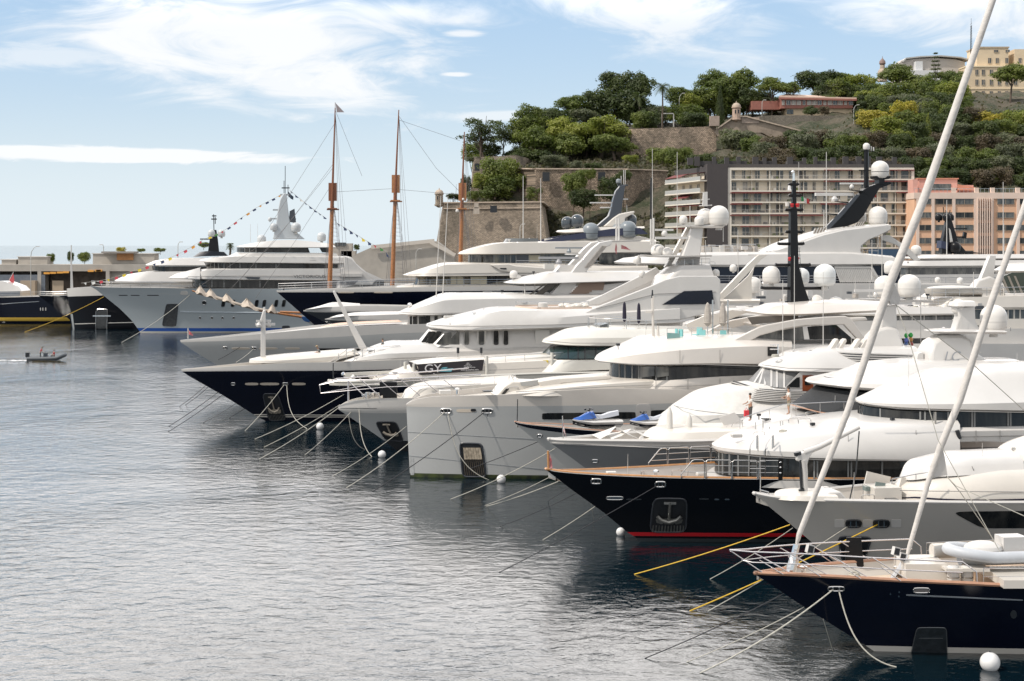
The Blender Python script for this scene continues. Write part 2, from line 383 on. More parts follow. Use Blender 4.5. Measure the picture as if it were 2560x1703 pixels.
# ------------------------------------------------------------------ foliage generators (shared meshes)
def leaf_mesh(name, lobes, n, ls, seed, squash=1.0, flat=0.0):
 rnd = random.Random(seed); vs = []; fs = []
 tot = sum(l[3]**2 for l in lobes)
 for (cx, cy, cz, r) in lobes:
  k = int(n*r*r/tot)
  for _ in range(k):
   while True:
    d = Vector((rnd.gauss(0, 1), rnd.gauss(0, 1), rnd.gauss(0, 1)))
    if d.length > .01: break
   d.normalize()
   if d.z < -.35 and rnd.random() < .7: d.z *= -1
   rr = r*(1.06-.5*rnd.random()**1.6)*(1+.5*noise.noise(Vector((cx, cy, cz))*3+d*3.1))
   p = Vector((cx, cy, cz))+Vector((d.x*rr, d.y*rr, d.z*rr*squash))
   nn = (d+Vector((rnd.uniform(-.8, .8), rnd.uniform(-.8, .8), rnd.uniform(-.5, .9)))).normalized()
   a = nn.orthogonal().normalized(); a.rotate(Matrix.Rotation(rnd.uniform(0, 6.28), 3, nn)); c = nn.cross(a)
   s_ = ls*rnd.uniform(.6, 1.3); b = len(vs)
   vs += [p-a*s_*.5, p+c*s_*.35, p+a*s_*.6, p-c*s_*.35]; fs.append((b, b+1, b+2, b+3))
 me = bpy.data.meshes.new(name); me.from_pydata(vs, [], fs); me.update(); return me
def lobes_round(seed, k=20):
 rnd = random.Random(seed); L = [(0, 0, -.1, .62)]
 for i in range(k):
  a = i*2.4+rnd.uniform(-.3, .3); z = rnd.uniform(-.75, .68); q = math.sqrt(max(0, 1-z*z))*.66
  L.append((math.cos(a)*q, math.sin(a)*q, z*.8, rnd.uniform(.24, .40)))
 return L
def lobes_pine(seed, k=19):
 rnd = random.Random(seed); L = [(0, 0, -.1, .45), (.4, 0, -.25, .33), (-.4, .1, -.25, .33)]
 for i in range(k):
  a = i*2.4; q = math.sqrt((i+.5)/k)*.80; L.append((math.cos(a)*q, math.sin(a)*q, .30-.42*q*q+rnd.uniform(-.42, .22), rnd.uniform(.22, .38)))
 return L
CROWN = {}
def crown_mesh(kind, var):
 k = (kind, var)
 if k in CROWN: return CROWN[k]
 s_ = var*17+{'r': 1, 'p': 2, 'c': 3, 's': 4, 'a': 5}[kind]
 if kind == 'r': me = leaf_mesh('crown', lobes_round(s_), 5200, .105, s_)
 elif kind == 'p': me = leaf_mesh('crown', lobes_pine(s_), 5200, .095, s_, .75)
 elif kind == 's': me = leaf_mesh('crown', lobes_pine(s_, 11), 2100, .085, s_, .55)        # sparse, sky shows through
 elif kind == 'c': me = leaf_mesh('crown', [(0, 0, z*.13-.9, .33*(1-abs(z/14.0-.35)*1.1)) for z in range(15)], 3500, .09, s_)
 elif kind == 'a':
  L = []
  for j in range(7):
   for i in range(6):
    a = i*1.047+j; q = .62*(1-j/7.5); L += [(math.cos(a)*q*f, math.sin(a)*q*f, -.9+j*.27, .10) for f in (.4, .7, 1)]
  me = leaf_mesh('crown', L, 2600, .08, s_, .5)
 CROWN[k] = me; return me
TK = {}
def trunk_mesh(var, kind):
 k = (var, kind)
 if k in TK: return TK[k]
 rnd = random.Random(var*7+len(kind)); mb = MB()
 bx = rnd.uniform(-.15, .15)
 mb.tube([(bx, 0, -1.6), (bx*.6, 0, -1.0), (0, .03, -.5), (0, 0, .0)], .075, 7, r2=.04)
 for i in range(7):
  a = i*.9+rnd.random(); q = rnd.uniform(.45, .75)
  mb.tube([(bx*.4, 0, -.75+.05*i), (math.cos(a)*q*.5, math.sin(a)*q*.5, -.35), (math.cos(a)*q, math.sin(a)*q, rnd.uniform(-.05, .35))], .035, 5, r2=.012)
 o = mb.build('trunk', BARK); me = o.data; bpy.data.objects.remove(o); TK[k] = me; return me
def tree(px, py, rx, ry, Y, col_, kind, label, name='tree', group=None, var=None, cat='tree'):
 global TREEN
 yy = 452.0
 while yy < 690 and ground(px, yy) < H-(py+ry*.9-HY)*yy/F: yy += 2
 Y = min(Y, yy+1.0)
 c = P(px, py, Y); rw, rh = rx*Y/F, ry*Y/F; TREEN += 1; v = (TREEN*5) % 5 if var is None else var
 gz = min(ground(px, Y), c.z-rh*.9)
 root = thing(name, label, cat, (c.x, c.y, gz), group)
 m = LEAF[col_]; me = crown_mesh(kind, TREEN % 4)
 key = ('m', kind, TREEN % 4, col_)
 if key not in CROWN: q = me.copy(); q.materials.append(m); CROWN[key] = q
 o = bpy.data.objects.new('crown', CROWN[key]); col.objects.link(o); o.parent = root
 o.location = (0, 0, c.z-gz); o.scale = (rw*1.2, (rw+rh)*.62, rh*1.22); o.rotation_euler.z = (TREEN*1.3) % 6.28
 if kind in 'ps': o.scale.z = rh*1.5
 tr = bpy.data.objects.new('trunk', trunk_mesh(TREEN % 3, kind)); col.objects.link(tr); tr.parent = root
 tr.location = (0, 0, c.z-gz); tr.scale = (rw*.9, rw*.9, max(rh*.6, (c.z-gz)/1.55))
 return root
TREEN = 0
def palm(px, py, Y, gy, r, label):
 c = P(px, py, Y); g = P(px, gy, Y); root = thing('palm_tree', label, 'palm tree', g)
 mb = MB(); mb.tube([g, g.lerp(c, .5)+Vector((.12, 0, 0)), c], .34, 8, r2=.24); mb.build('trunk', BARK, root)
 mb = MB(); rnd = random.Random(px); R_ = r*Y/F
 for i in range(44):
  a = rnd.uniform(0, 6.28); e = rnd.uniform(-.75, 1.25); d = Vector((math.cos(a), math.sin(a), 0)); side = Vector((-d.y, d.x, 0))
  pts = []
  for j in range(7):
   u = j/6; pts.append(c+d*R_*u*math.cos(e*.7)+Vector((0, 0, R_*(math.sin(e)*u-.55*u*u))))
  for j in range(6):
   w = R_*.13*math.sin(math.pi*(j+.7)/7.2)+.03
   p, q = pts[j], pts[j+1]
   for s_ in (-1, 1):
    for k in range(3):
     f = k/3; a0 = p.lerp(q, f); b0 = p.lerp(q, f+.2); t_ = a0+side*s_*w*2.0+(q-p)*.6-Vector((0, 0, w*.9))
     mb.add([a0, b0, t_], [(0, 1, 2)])
 o = mb.build('crown', LEAF['d'], root, clean=False)
def veg():
 T = tree
 # ---- west end of the rock
 T(1203, 318, 50, 30, 545, 'd', 's', 'windswept umbrella pine with open crown at the west tip of the rock', 'pine_tree')
 T(1205, 345, 58, 22, 548, 'd', 's', 'lower spreading pine at the cliff edge below the umbrella pine', 'pine_tree')
 T(1259, 335, 26, 42, 552, 'd', 's', 'thin dark tree beside the flagpole on the rock', 'tree')
 T(1228, 378, 30, 17, 548, 'd', 'r', 'round dark bush on top of the left fort wall', 'bush', cat='bush')
 T(1195, 399, 26, 8, 535, 'g', 'r', 'low shrub spilling over the left wall coping', 'bush', cat='bush')
 T(1322, 298, 40, 34, 556, 'm', 'p', 'rounded pine, second from the rock tip, sunlit top', 'pine_tree')
 T(1300, 330, 30, 34, 552, 'm', 'r', 'green pine filling the gap left of the sunlit rounded pine', 'pine_tree')
 T(1345, 352, 52, 34, 546, 'm', 'p', 'wide pine hanging over the middle stone wall, left one', 'pine_tree')
 T(1330, 392, 46, 24, 540, 'd', 'r', 'shaded tree directly above the middle wall, left end', 'tree')
 T(1366, 300, 40, 34, 566, 'd', 'r', 'dark oak behind the rounded pine', 'tree')
 T(1430, 262, 50, 25, 580, 'm', 'p', 'flat topped pine on the skyline left of the tallest tree', 'pine_tree')
 T(1400, 300, 45, 28, 572, 'd', 'r', 'dark crown below the flat topped skyline pine', 'tree')
 T(1459, 292, 44, 26, 574, 'g', 'r', 'grey green round crown beneath the skyline pine', 'tree')
 T(1411, 326, 50, 32, 552, 'l', 'p', 'bright green pine, left of the two bright ones above the wall', 'pine_tree')
 T(1509, 322, 62, 34, 550, 'l', 'p', 'largest bright yellow green pine above the middle wall', 'pine_tree')
 T(1417, 366, 48, 34, 545, 'm', 'p', 'green pine with bare leaning trunks above the wall', 'pine_tree')
 T(1530, 360, 52, 30, 543, 'm', 'p', 'green pine with forked trunk at right of the wall grove', 'pine_tree')
 T(1470, 350, 45, 36, 556, 'd', 'r', 'shaded crown between the two bright pines', 'tree')
 T(1545, 212, 46, 34, 592, 'd', 'r', 'tallest dark tree on the skyline', 'tree')
 T(1594, 222, 34, 38, 590, 'd', 'p', 'dark tree adjoining the tallest skyline tree on its right', 'tree')
 T(1536, 262, 58, 44, 586, 'd', 'r', 'massive dark crown beneath the tallest tree', 'tree')
 T(1492, 258, 34, 38, 584, 'd', 'r', 'dark crown at left foot of the tallest tree', 'tree')
 T(1590, 278, 34, 34, 582, 'd', 'r', 'dark leafy tree at right foot of the tallest tree', 'tree')
 T(1632, 290, 34, 22, 580, 'g', 'r', 'low grey green tree left of the tall palm', 'tree')
 T(1620, 276, 24, 16, 600, 'd', 'r', 'small dark crown behind the two palms', 'tree')
 T(1697, 240, 30, 26, 592, 'm', 'r', 'round green tree right of the tall palm', 'tree')
 T(1690, 282, 28, 22, 588, 'm', 'r', 'low green tree between palm and curved lamp', 'tree')
 T(1723, 262, 30, 26, 590, 'l', 'r', 'light green tree beside the curved street lamp', 'tree')
 T(1735, 296, 34, 18, 582, 'm', 'r', 'low shrubbery tree left of the cypress', 'tree')
 palm(1656, 215, 575, 320, 22, 'tall fan palm standing clear on the skyline')
 palm(1598, 240, 578, 320, 26, 'shaggy palm in front of the dark trees')
 # ---- fort slope
 T(1249, 430, 42, 42, 505, 'm', 'r', 'large bright tree in front of the left fort wall', 'tree')
 T(1240, 470, 48, 30, 502, 'm', 'r', 'broad lower crown on the bastion terrace', 'tree')
 T(1206, 455, 22, 22, 503, 'l', 'r', 'light green shrub tree at left of the terrace tree', 'tree')
 T(1300, 452, 24, 24, 505, 'm', 'r', 'green crown at right of the terrace tree', 'tree')
 T(1322, 437, 26, 9, 507, 'y', 'r', 'yellowish shrub along the middle wall top', 'bush', cat='bush')
 T(1338, 487, 20, 20, 500, 'm', 'r', 'round bush at the right end of the bastion parapet', 'bush', cat='bush')
 T(1165, 470, 12, 30, 512, 'd', 'r', 'dark ivy clad shrub at the far left wall corner', 'bush', cat='bush')
 T(1135, 492, 22, 10, 520, 'd', 'r', 'dark shrub behind the bastion turret', 'bush', cat='bush')
 T(1181, 488, 16, 12, 500, 'm', 'r', 'small shrub on the bastion parapet left part', 'bush', cat='bush')
 T(1387, 402, 36, 15, 530, 'g', 'r', 'wide grey shrub on the middle wall coping', 'bush', cat='bush')
 T(1440, 414, 18, 12, 528, 'g', 'r', 'small grey shrub right of the wide grey shrub', 'bush', cat='bush')
 T(1482, 415, 20, 10, 528, 'd', 'r', 'dark shrub at the foot of the forked pine', 'bush', cat='bush')
 T(1576, 399, 22, 13, 530, 'l', 'r', 'bright yellow green shrub right of the pine grove', 'bush', cat='bush')
 T(1650, 392, 34, 24, 528, 'm', 'r', 'bushy green tree above the apartments, left one', 'tree')
 T(1700, 396, 34, 26, 526, 'm', 'r', 'bushy green tree above the dark end wall', 'tree')
 T(1436, 455, 26, 34, 488, 'm', 'r', 'ivy mass hanging on the middle wall', 'bush', cat='bush')
 T(1460, 495, 34, 26, 484, 'd', 'r', 'dark ivy at the foot of the middle wall', 'bush', cat='bush')
 T(1528, 470, 28, 30, 487, 'd', 'r', 'dark creeper behind the charcoal radar mast', 'bush', cat='bush')
 T(1476, 437, 14, 14, 486, 'm', 'r', 'small creeper patch by the middle wall opening', 'bush', cat='bush')
 T(1560, 440, 20, 16, 486, 'd', 'r', 'dark creeper patch at right end of the middle wall', 'bush', cat='bush')
 # ---- crest above the terraces
 T(1782, 203, 42, 26, 605, 'm', 'p', 'pine at the left end of the crest grove above the turret', 'pine_tree')
 T(1820, 224, 50, 36, 600, 'm', 'p', 'broad pine in the middle of the crest grove', 'pine_tree')
 T(1860, 205, 36, 30, 604, 'm', 'p', 'pine at the right of the crest grove', 'pine_tree')
 T(1770, 245, 38, 30, 598, 'm', 'r', 'green tree below the crest grove', 'tree')
 T(1868, 248, 34, 26, 596, 'd', 'p', 'dark pine right behind the watch turret', 'pine_tree')
 T(1722, 288, 34, 26, 575, 'm', 'r', 'green shrub tree on the upper garden edge', 'tree')
 T(1746, 300, 26, 16, 572, 'l', 'r', 'pale shrub on the upper garden edge', 'bush', cat='bush')
 T(1800, 272, 10, 48, 578, 'd', 'c', 'slim dark cypress left of the watch turret', 'cypress_tree')
 T(1932, 216, 40, 22, 590, 'm', 'p', 'umbrella pine over the left end of the red terrace building', 'pine_tree')
 T(1975, 222, 30, 18, 592, 'm', 'p', 'umbrella pine overlapping the red terrace roof', 'pine_tree')
 T(2040, 203, 52, 26, 620, 'd', 'r', 'dark broad tree behind the red terrace building', 'tree')
 T(2100, 200, 42, 24, 622, 'm', 'r', 'green tree behind the right end of the red terrace building', 'tree')
 T(2092, 222, 40, 16, 612, 'l', 'r', 'light hedge tree just above the red terrace roof', 'tree')
 T(2155, 212, 42, 26, 615, 'l', 'r', 'light green tree right of the red terrace building', 'tree')
 T(2240, 188, 50, 28, 612, 'm', 'p', 'large pine left of the pale curved roof', 'pine_tree')
 T(2190, 245, 46, 28, 600, 'l', 'r', 'light green tree below the large pine', 'tree')
 T(2240, 232, 44, 30, 600, 'm', 'r', 'green tree under the large pine', 'tree')
 T(2302, 212, 42, 28, 606, 'm', 'r', 'green tree below the pale curved roof', 'tree')
 T(2335, 230, 40, 26, 602, 'm', 'r', 'green tree left of the leaning forestay below the curved roof', 'tree')
 T(2378, 196, 34, 24, 610, 'm', 'p', 'pine touching the left corner of the yellow hotel', 'pine_tree')
 T(2382, 232, 38, 30, 600, 'l', 'r', 'bright tree at the left corner of the yellow hotel', 'tree')
 T(2339, 160, 15, 30, 612, 'd', 'a', 'tiered araucaria tree in front of the pale curved roof', 'conifer_tree')
 T(2530, 188, 44, 26, 575, 'm', 'p', 'leaning pine in front of the yellow hotel', 'pine_tree')
 T(2427, 240, 6, 12, 590, 'd', 'c', 'tiny cypress at the foot of the yellow hotel', 'cypress_tree')
 T(2185, 298, 44, 26, 575, 'y', 'r', 'yellow autumn tree on the slope, left one', 'tree')
 T(2258, 285, 34, 32, 572, 'y', 'r', 'tallest yellow autumn tree on the slope', 'tree')
 T(2220, 322, 50, 28, 566, 'l', 'r', 'yellow green tree beneath the two autumn trees', 'tree')
 T(2473, 300, 38, 22, 562, 'y', 'r', 'yellow autumn tree below the yellow hotel', 'tree')
 T(2540, 300, 34, 28, 562, 'l', 'r', 'light green tree at the right border below the hotel', 'tree')
 T(2320, 325, 16, 34, 560, 'l', 'c', 'pale narrow tree in the middle of the slope', 'tree')
 T(2260, 350, 26, 26, 556, 'l', 'r', 'olive coloured tree below the autumn trees', 'tree')
 T(1846, 350, 50, 32, 545, 'g', 'r', 'grey bare looking tree in front of the arched ramp', 'tree')
 T(1848, 306, 14, 14, 556, 'g', 'r', 'small round shrub at the foot of the watch turret', 'bush', cat='bush')
 T(2010, 364, 34, 32, 540, 'g', 'r', 'grey green tree below the terrace wall', 'tree')
 T(2088, 356, 40, 28, 540, 'g', 'r', 'grey green tree right of centre on the slope', 'tree')
 T(2165, 265, 22, 18, 590, 'd', 'r', 'dark tree at right end of the red terrace building', 'tree')
 T(2028, 278, 20, 13, 575, 'd', 'p', 'small tree in front of the red terrace facade', 'tree')
 T(2062, 276, 13, 11, 575, 'b', 'r', 'small reddish tree in front of the red terrace facade', 'tree')
 T(2448, 448, 20, 14, 500, 'l', 'r', 'left low tree on the pink building roof garden', 'tree')
 T(2420, 452, 20, 10, 502, 'l', 'r', 'lowest shrub on the pink building roof garden', 'bush', cat='bush')
 T(2490, 447, 30, 16, 502, 'l', 'r', 'widest tree on the pink building roof garden', 'tree')
 T(2545, 450, 26, 14, 502, 'm', 'r', 'right tree on the pink building roof garden', 'tree')
 XN = ('behind the dark end wall', 'over the left balconies', 'left of the tall black mast', 'behind the tall black mast', 'right of the tall black mast', 'left of the radar wing', 'behind the mast of the radar wing', 'over the right balconies', 'at the right roof corner', 'over the pink roof house', 'beside the leaning white sail', 'over the striped stair fins', 'over the pale parapet', 'at the right border')
 SEEN = {}
 def LB(c_, x, y):
  cn = {'d': 'dark green', 'm': 'mid green', 'g': 'grey green', 'b': 'brownish', 'l': 'light green'}[c_]
  if x < 1330: p = 'beside the left fort wall'
  elif x < 1760: p = ('in the pine grove', 'right of the pine grove', 'in the palm garden', 'right of the palms')[min(3, int((x-1330)/108))]
  else: p = XN[min(13, int((x-1760)/60))]
  rw_ = ('on the crest', 'just below the crest', 'high on the slope', 'on the upper slope', 'halfway up the slope', 'on the lower slope', 'low on the slope', 'at the foot of the slope')[max(0, min(7, int((y-235)/29)))]
  s_ = '%s tree %s, %s' % (cn, rw_, p); SEEN[s_] = SEEN.get(s_, 0)+1
  return ('', 'another ', 'fuller ', 'smaller ', 'leafier ', 'rounder ')[min(5, SEEN[s_]-1)]+s_
 rnd = random.Random(15)
 for (xa, xb, ya, yb, n) in ((1340, 1560, 285, 345, 12), (1560, 1760, 285, 305, 9), (1740, 1960, 235, 275, 16), (1990, 2420, 218, 262, 22), (2150, 2420, 255, 300, 12), (1180, 1330, 380, 410, 6)):
  for _ in range(n):
   c_ = rnd.choice('dddmmg'); xx, yq = rnd.uniform(xa, xb), rnd.uniform(ya, yb); T(xx, yq, rnd.uniform(22, 34), rnd.uniform(18, 26), 600, c_, 'r', LB(c_, xx, yq), 'tree', 'garden trees on the rock')
 rnd = random.Random(5); k = 0
 for yy in (298, 328, 358, 388, 418, 448):
  x = 2270 if yy < 330 else (1900 if yy < 400 else 1730)
  x += rnd.uniform(-20, 20)
  while x < 2600:
   if not (yy > 440 and x < 2270) and not (x < 2010 and yy < 350):
    c_ = rnd.choice('dddddmggbb'); Y = 600-(yy-260)*.50
    T(x, yy+rnd.uniform(-8, 8), rnd.uniform(27, 38), rnd.uniform(22, 30), Y, c_, 'r', LB(c_, x, yy), 'tree', 'wooded slope trees')
    k += 1
   x += rnd.uniform(44, 66)
 rnd = random.Random(9); vs = []; fs = []
 for _ in range(60000):
  px = rnd.uniform(1180, 2650); Y = rnd.uniform(452, 605) if rnd.random() < .8 else rnd.uniform(470, 520); z = ground(px, Y)
  if z < 4 or (px > 1840 and rnd.random() < .9): continue
  v = Vector(((px-CX)*Y/F, Y, z))
  if noise.noise(v*.11) < -.22 or (1540 < px < 1810 and Y > 546) or (1285 < px < 1672 and 494 < Y < 513) or (1850 < px < 2120 and Y > 562): continue
  v.z += noise.noise(v*.09)*2.4+noise.noise(v*.3)*1.0+abs(noise.noise(v*.5))*2.2*rnd.random()
  s_ = rnd.uniform(.35, .9); d = Vector((rnd.uniform(-1, 1), rnd.uniform(-1, 1), rnd.uniform(-.3, 1))).normalized(); a = d.orthogonal().normalized(); c = d.cross(a); b = len(vs)
  vs += [v-a*s_, v+c*s_*.6, v+a*s_, v-c*s_*.6]; fs.append((b, b+1, b+2, b+3))
 me = bpy.data.meshes.new('undergrowth'); me.from_pydata(vs, [], fs); me.update()
 m = leafmat('scrub_foliage', (.060, .064, .030), (.11, .094, .056)); me.materials.append(m)
 o = bpy.data.objects.new('undergrowth', me); col.objects.link(o); tag(o, 'low scrub and creepers covering the slope of the rock', 'undergrowth', kind='stuff')
veg()
# ------------------------------------------------------------------ fort walls
def wall_strip(mb, pts, base_z, thick, batter=0.0, mi=0):
 """pts: (px, py_top, Y) along the wall; builds a wall of real thickness"""
 tops = [P(*p) for p in pts]; n = len(tops); N = []
 for i in range(n-1):
  d = tops[i+1]-tops[i]; d.z = 0; d.normalize(); N.append(Vector((d.y, -d.x, 0)))
 V = [N[0]]+[(N[i-1]+N[i])/max((N[i-1]+N[i]).length**2/2, .5) for i in range(1, n-1)]+[N[-1]]
 for i in range(n-1):
  a, b = tops[i], tops[i+1]; nrm = N[i]
  A = a.copy(); B = b.copy(); A.z = base_z; B.z = base_z
  A += V[i]*batter*(a.z-base_z); B += V[i+1]*batter*(b.z-base_z)
  m = 6; fr = [[A.lerp(a, k/m), B.lerp(b, k/m)] for k in range(m+1)]
  mb.grid(fr, mi)
  ta, tb = a-nrm*thick, b-nrm*thick; mb.add([a, b, tb, ta], [(0, 1, 2, 3)], mi)
  lo = Vector((0, 0, base_z)); mb.add([ta, tb, Vector((tb.x, tb.y, base_z)), Vector((ta.x, ta.y, base_z))], [(0, 1, 2, 3)], mi)
def turret(px, py0, py1, rpx, Y, label, m=STONE, name='watch_turret'):
 g = P(px, py1, Y); t_ = P(px, py0, Y); r = rpx*Y/F; h = t_.z-g.z
 root = thing(name, label, 'turret', g)
 mb = MB(); mb.lathe(g, [(.25*r, -h*.12), (r*1.15, 0), (r*1.15, h*.06), (r*.95, h*.07), (r*.92, h*.60), (r*1.12, h*.62), (r*1.12, h*.67)], 12); mb.build('wall', m, root, ang=25)
 mb = MB(); mb.lathe(g, [(r*1.0, h*.67), (r*.97, h*.74), (r*.75, h*.83), (r*.35, h*.88), (r*.1, h*.90), (r*.16, h*.93), (r*.05, h*.96), (.02, h)], 12); mb.build('roof', COPING, root)
 for dx in (-.35, .35):
  w = MB(); w.box(g+Vector((dx*r, -r*.9, h*.42)), (r*.28, .12, h*.18)); w.build('window', DARK, root)
def fort():
 root = thing('fort_bastion', 'low battered stone bastion with parapet at the foot of the rock', 'fortress wall', P(1200, 612, 450))
 mb = MB(); pts = [(1107, 508, 462), (1110, 508, 452), (1352, 506, 450), (1362, 515, 475), (1364, 518, 500)]
 wall_strip(mb, pts, 0, 2, .16); mb.build('wall', STONE, root, ang=20)
 mb = MB()
 for i in range(len(pts)-1):
  a, b = P(*pts[i]), P(*pts[i+1]); mb.bar(a+Vector((0, .6, .12)), b+Vector((0, .6, .12)), 1.9, .35)
  mb.bar(a+Vector((0, -.5, -1.55)), b+Vector((0, -.5, -1.55)), .3, .3)
 mb.build('coping', COPING, root)
 mb = MB(); mb.add([P(1112, 511, 455), P(1352, 509, 452), P(1364, 520, 500), P(1120, 520, 520)], [(0, 1, 2, 3)]); mb.build('terrace', COPING, root)
 g = P(1234, 523, 448.2); mb = MB(); mb.box(g, (1.9, 1.4, 1.9)); mb.build('gun_opening', DARK, root)
 g = P(1191, 527, 448.3); mb = MB(); mb.box(g, (1.7, .5, 1.8)); mb.box(g+Vector((0, 0, 1.4)), (1.2, .5, 1.4)); mb.build('stone_plaque', mat('pale_stone', (.45, .39, .33), .9, var=.2), root)
 turret(1098, 469, 514, 10.5, 453, 'round stone lookout turret on the left corner of the bastion')
 root = thing('fort_wall', 'tall stone wall with small arched opening behind the terrace tree', 'fortress wall', P(1200, 560, 520))
 mb = MB(); wall_strip(mb, [(1184, 392, 560), (1186, 394, 522), (1290, 388, 524), (1335, 400, 540)], 6, 2, .10); mb.build('wall', STONE, root, ang=20)
 mb = MB(); mb.box(P(1193, 418, 519), (1.5, .8, 2.4)); mb.build('opening', DARK, root)
 root = thing('fort_wall', 'long middle stone wall with two square openings below the pine grove', 'fortress wall', P(1450, 560, 498))
 mb = MB(); pts = [(1290, 429, 512), (1306, 422, 505), (1340, 423, 499), (1560, 424, 499), (1600, 425, 506), (1668, 428, 508)]
 wall_strip(mb, pts, 8, 2.5, .09); mb.build('wall', RUBBLE, root, ang=20)
 mb = MB()
 for i in range(len(pts)-1): a, b = P(*pts[i]), P(*pts[i+1]); mb.bar(a+Vector((0, .9, .1)), b+Vector((0, .9, .1)), 2.9, .4)
 mb.build('coping', COPING, root)
 for px in (1365, 1504): mb = MB(); mb.box(P(px, 442, 497.0), (2.2, 1.0, 2.8)); mb.build('opening', DARK, root)
 root = thing('retaining_wall', 'rough upper retaining wall under the palm garden', 'wall', P(1700, 400, 560))
 mb = MB(); wall_strip(mb, [(1545, 332, 557), (1580, 322, 551), (1700, 319, 549), (1790, 316, 549)], 20, 2, .12); mb.build('wall', RUBBLE, root, ang=20)
 root = thing('arched_ramp', 'stone ramp with low arches and stairs climbing to the watch turret', 'ramp', P(1850, 350, 556))
 mb = MB(); A = [(1785, 330), (1800, 316), (1832, 294), (1865, 292), (1900, 302), (2020, 334), (2040, 338), (2040, 352), (1950, 344), (1925, 342), (1905, 332), (1885, 332), (1868, 345), (1850, 350), (1835, 336), (1815, 332), (1795, 342)]
 mb.prism([P(x, y, 548) for x, y in A], (0, 3.5, 0)); mb.build('wall', mat('ramp_stone', (.33, .265, .21), .9, var=.35, vscale=.4), root, ang=20)
 mb = MB()
 for a, b in (((1795, 320), (1834, 293)), ((1834, 293), (1865, 291)), ((1865, 291), (1905, 302)), ((1905, 302), (2035, 336))):
  mb.bar(P(*a, 547.6), P(*b, 547.6), .8, .45)
 mb.build('coping', COPING, root)
 PS = mat('parapet_stone', (.38, .30, .25), .9, var=.25); mb = MB(); mb.box(P(1786, 303, 548), (3.2, 2, 3.4)); mb.build('gate_pier', PS, root); mb = MB(); mb.box(P(1876, 301, 548), (6, .5, 2.0)); mb.build('parapet', PS, root)
 turret(1841, 252, 300, 11, 548, 'pink stone watch turret with domed cap above the arched ramp', mat('pink_stone', (.46, .34, .27), .9, var=.2))
 root = thing('retaining_wall', 'grey stone terrace wall under the red terrace building', 'wall', P(1950, 330, 572))
 mb = MB(); wall_strip(mb, [(1858, 298, 572), (1905, 289, 571), (2010, 288, 571), (2120, 292, 573), (2150, 300, 578)], 30, 2, .06); mb.build('wall', stone('grey_rubble', (.24, .21, .175), (.17, .15, .125), (.10, .09, .07), 1.3), root, ang=20)
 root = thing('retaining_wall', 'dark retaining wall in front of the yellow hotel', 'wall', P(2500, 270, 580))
 mb = MB(); wall_strip(mb, [(2400, 248, 588), (2430, 247, 584), (2700, 249, 580)], 45, 1.5, .03); mb.build('wall', mat('dark_wall', (.12, .11, .09), .9, var=.4, vscale=.3), root, ang=20)  # plain dark wall colour with random variation
fort()
# ------------------------------------------------------------------ buildings
WALLC = mat('cream_render', (.78, .69, .56), .85, var=.08, vscale=.4)
SLAB = mat('balcony_slab_paint', (.70, .64, .55), .8, var=.08)
ADARK = mat('charcoal_cladding', (.055, .050, .050), .7, var=.1)
PINK = mat('salmon_render', (.70, .43, .28), .85, var=.10, vscale=.3)
PINKL = mat('pale_pink_render', (.70, .55, .46), .85, var=.08, vscale=.3)
YELL = mat('yellow_render', (.66, .53, .37), .85, var=.08, vscale=.3)
MARF = mat('maroon_awning_cloth', (.15, .028, .026), .8, var=.2)
MAROON = mat('maroon_render', (.32, .13, .10), .8, var=.15)
BALU = mat('balustrade_glass', (.36, .36, .34), .3)
CURT = mat('window_curtain', (.45, .42, .38), .7, var=.4, vscale=1.2)
def windows_on(root, wins, glassm, framem, lim=100):
 """wins: list of (centre, w, h, dir) boxes; every one a part with a frame sub-part"""
 extra = MB()
 for i, (c, w, h, rz) in enumerate(wins):
  g = MB(); g.box(c, (w, .10, h), rz)
  if i >= lim: extra.box(c, (w, .10, h), rz); continue
  o = g.build('window', glassm if not isinstance(glassm, list) else glassm[(i*7) % len(glassm)], root, ang=0)
  M = Matrix.Rotation(rz, 3, 'Z'); f = MB()
  for s_ in (-1, 0, 1): f.box(c+M @ Vector((s_*w/2, -.08, 0)), (.10, .1, h+.1), rz)
  for s_ in (-1, 1): f.box(c+M @ Vector((0, -.081, s_*h/2)), (w+.1, .1, .10), rz)
  f.build('window_frame', framem, o, ang=0)
 if extra.v: tag(extra.build('window', glassm if not isinstance(glassm, list) else glassm[0], root, ang=0), kind='stuff')
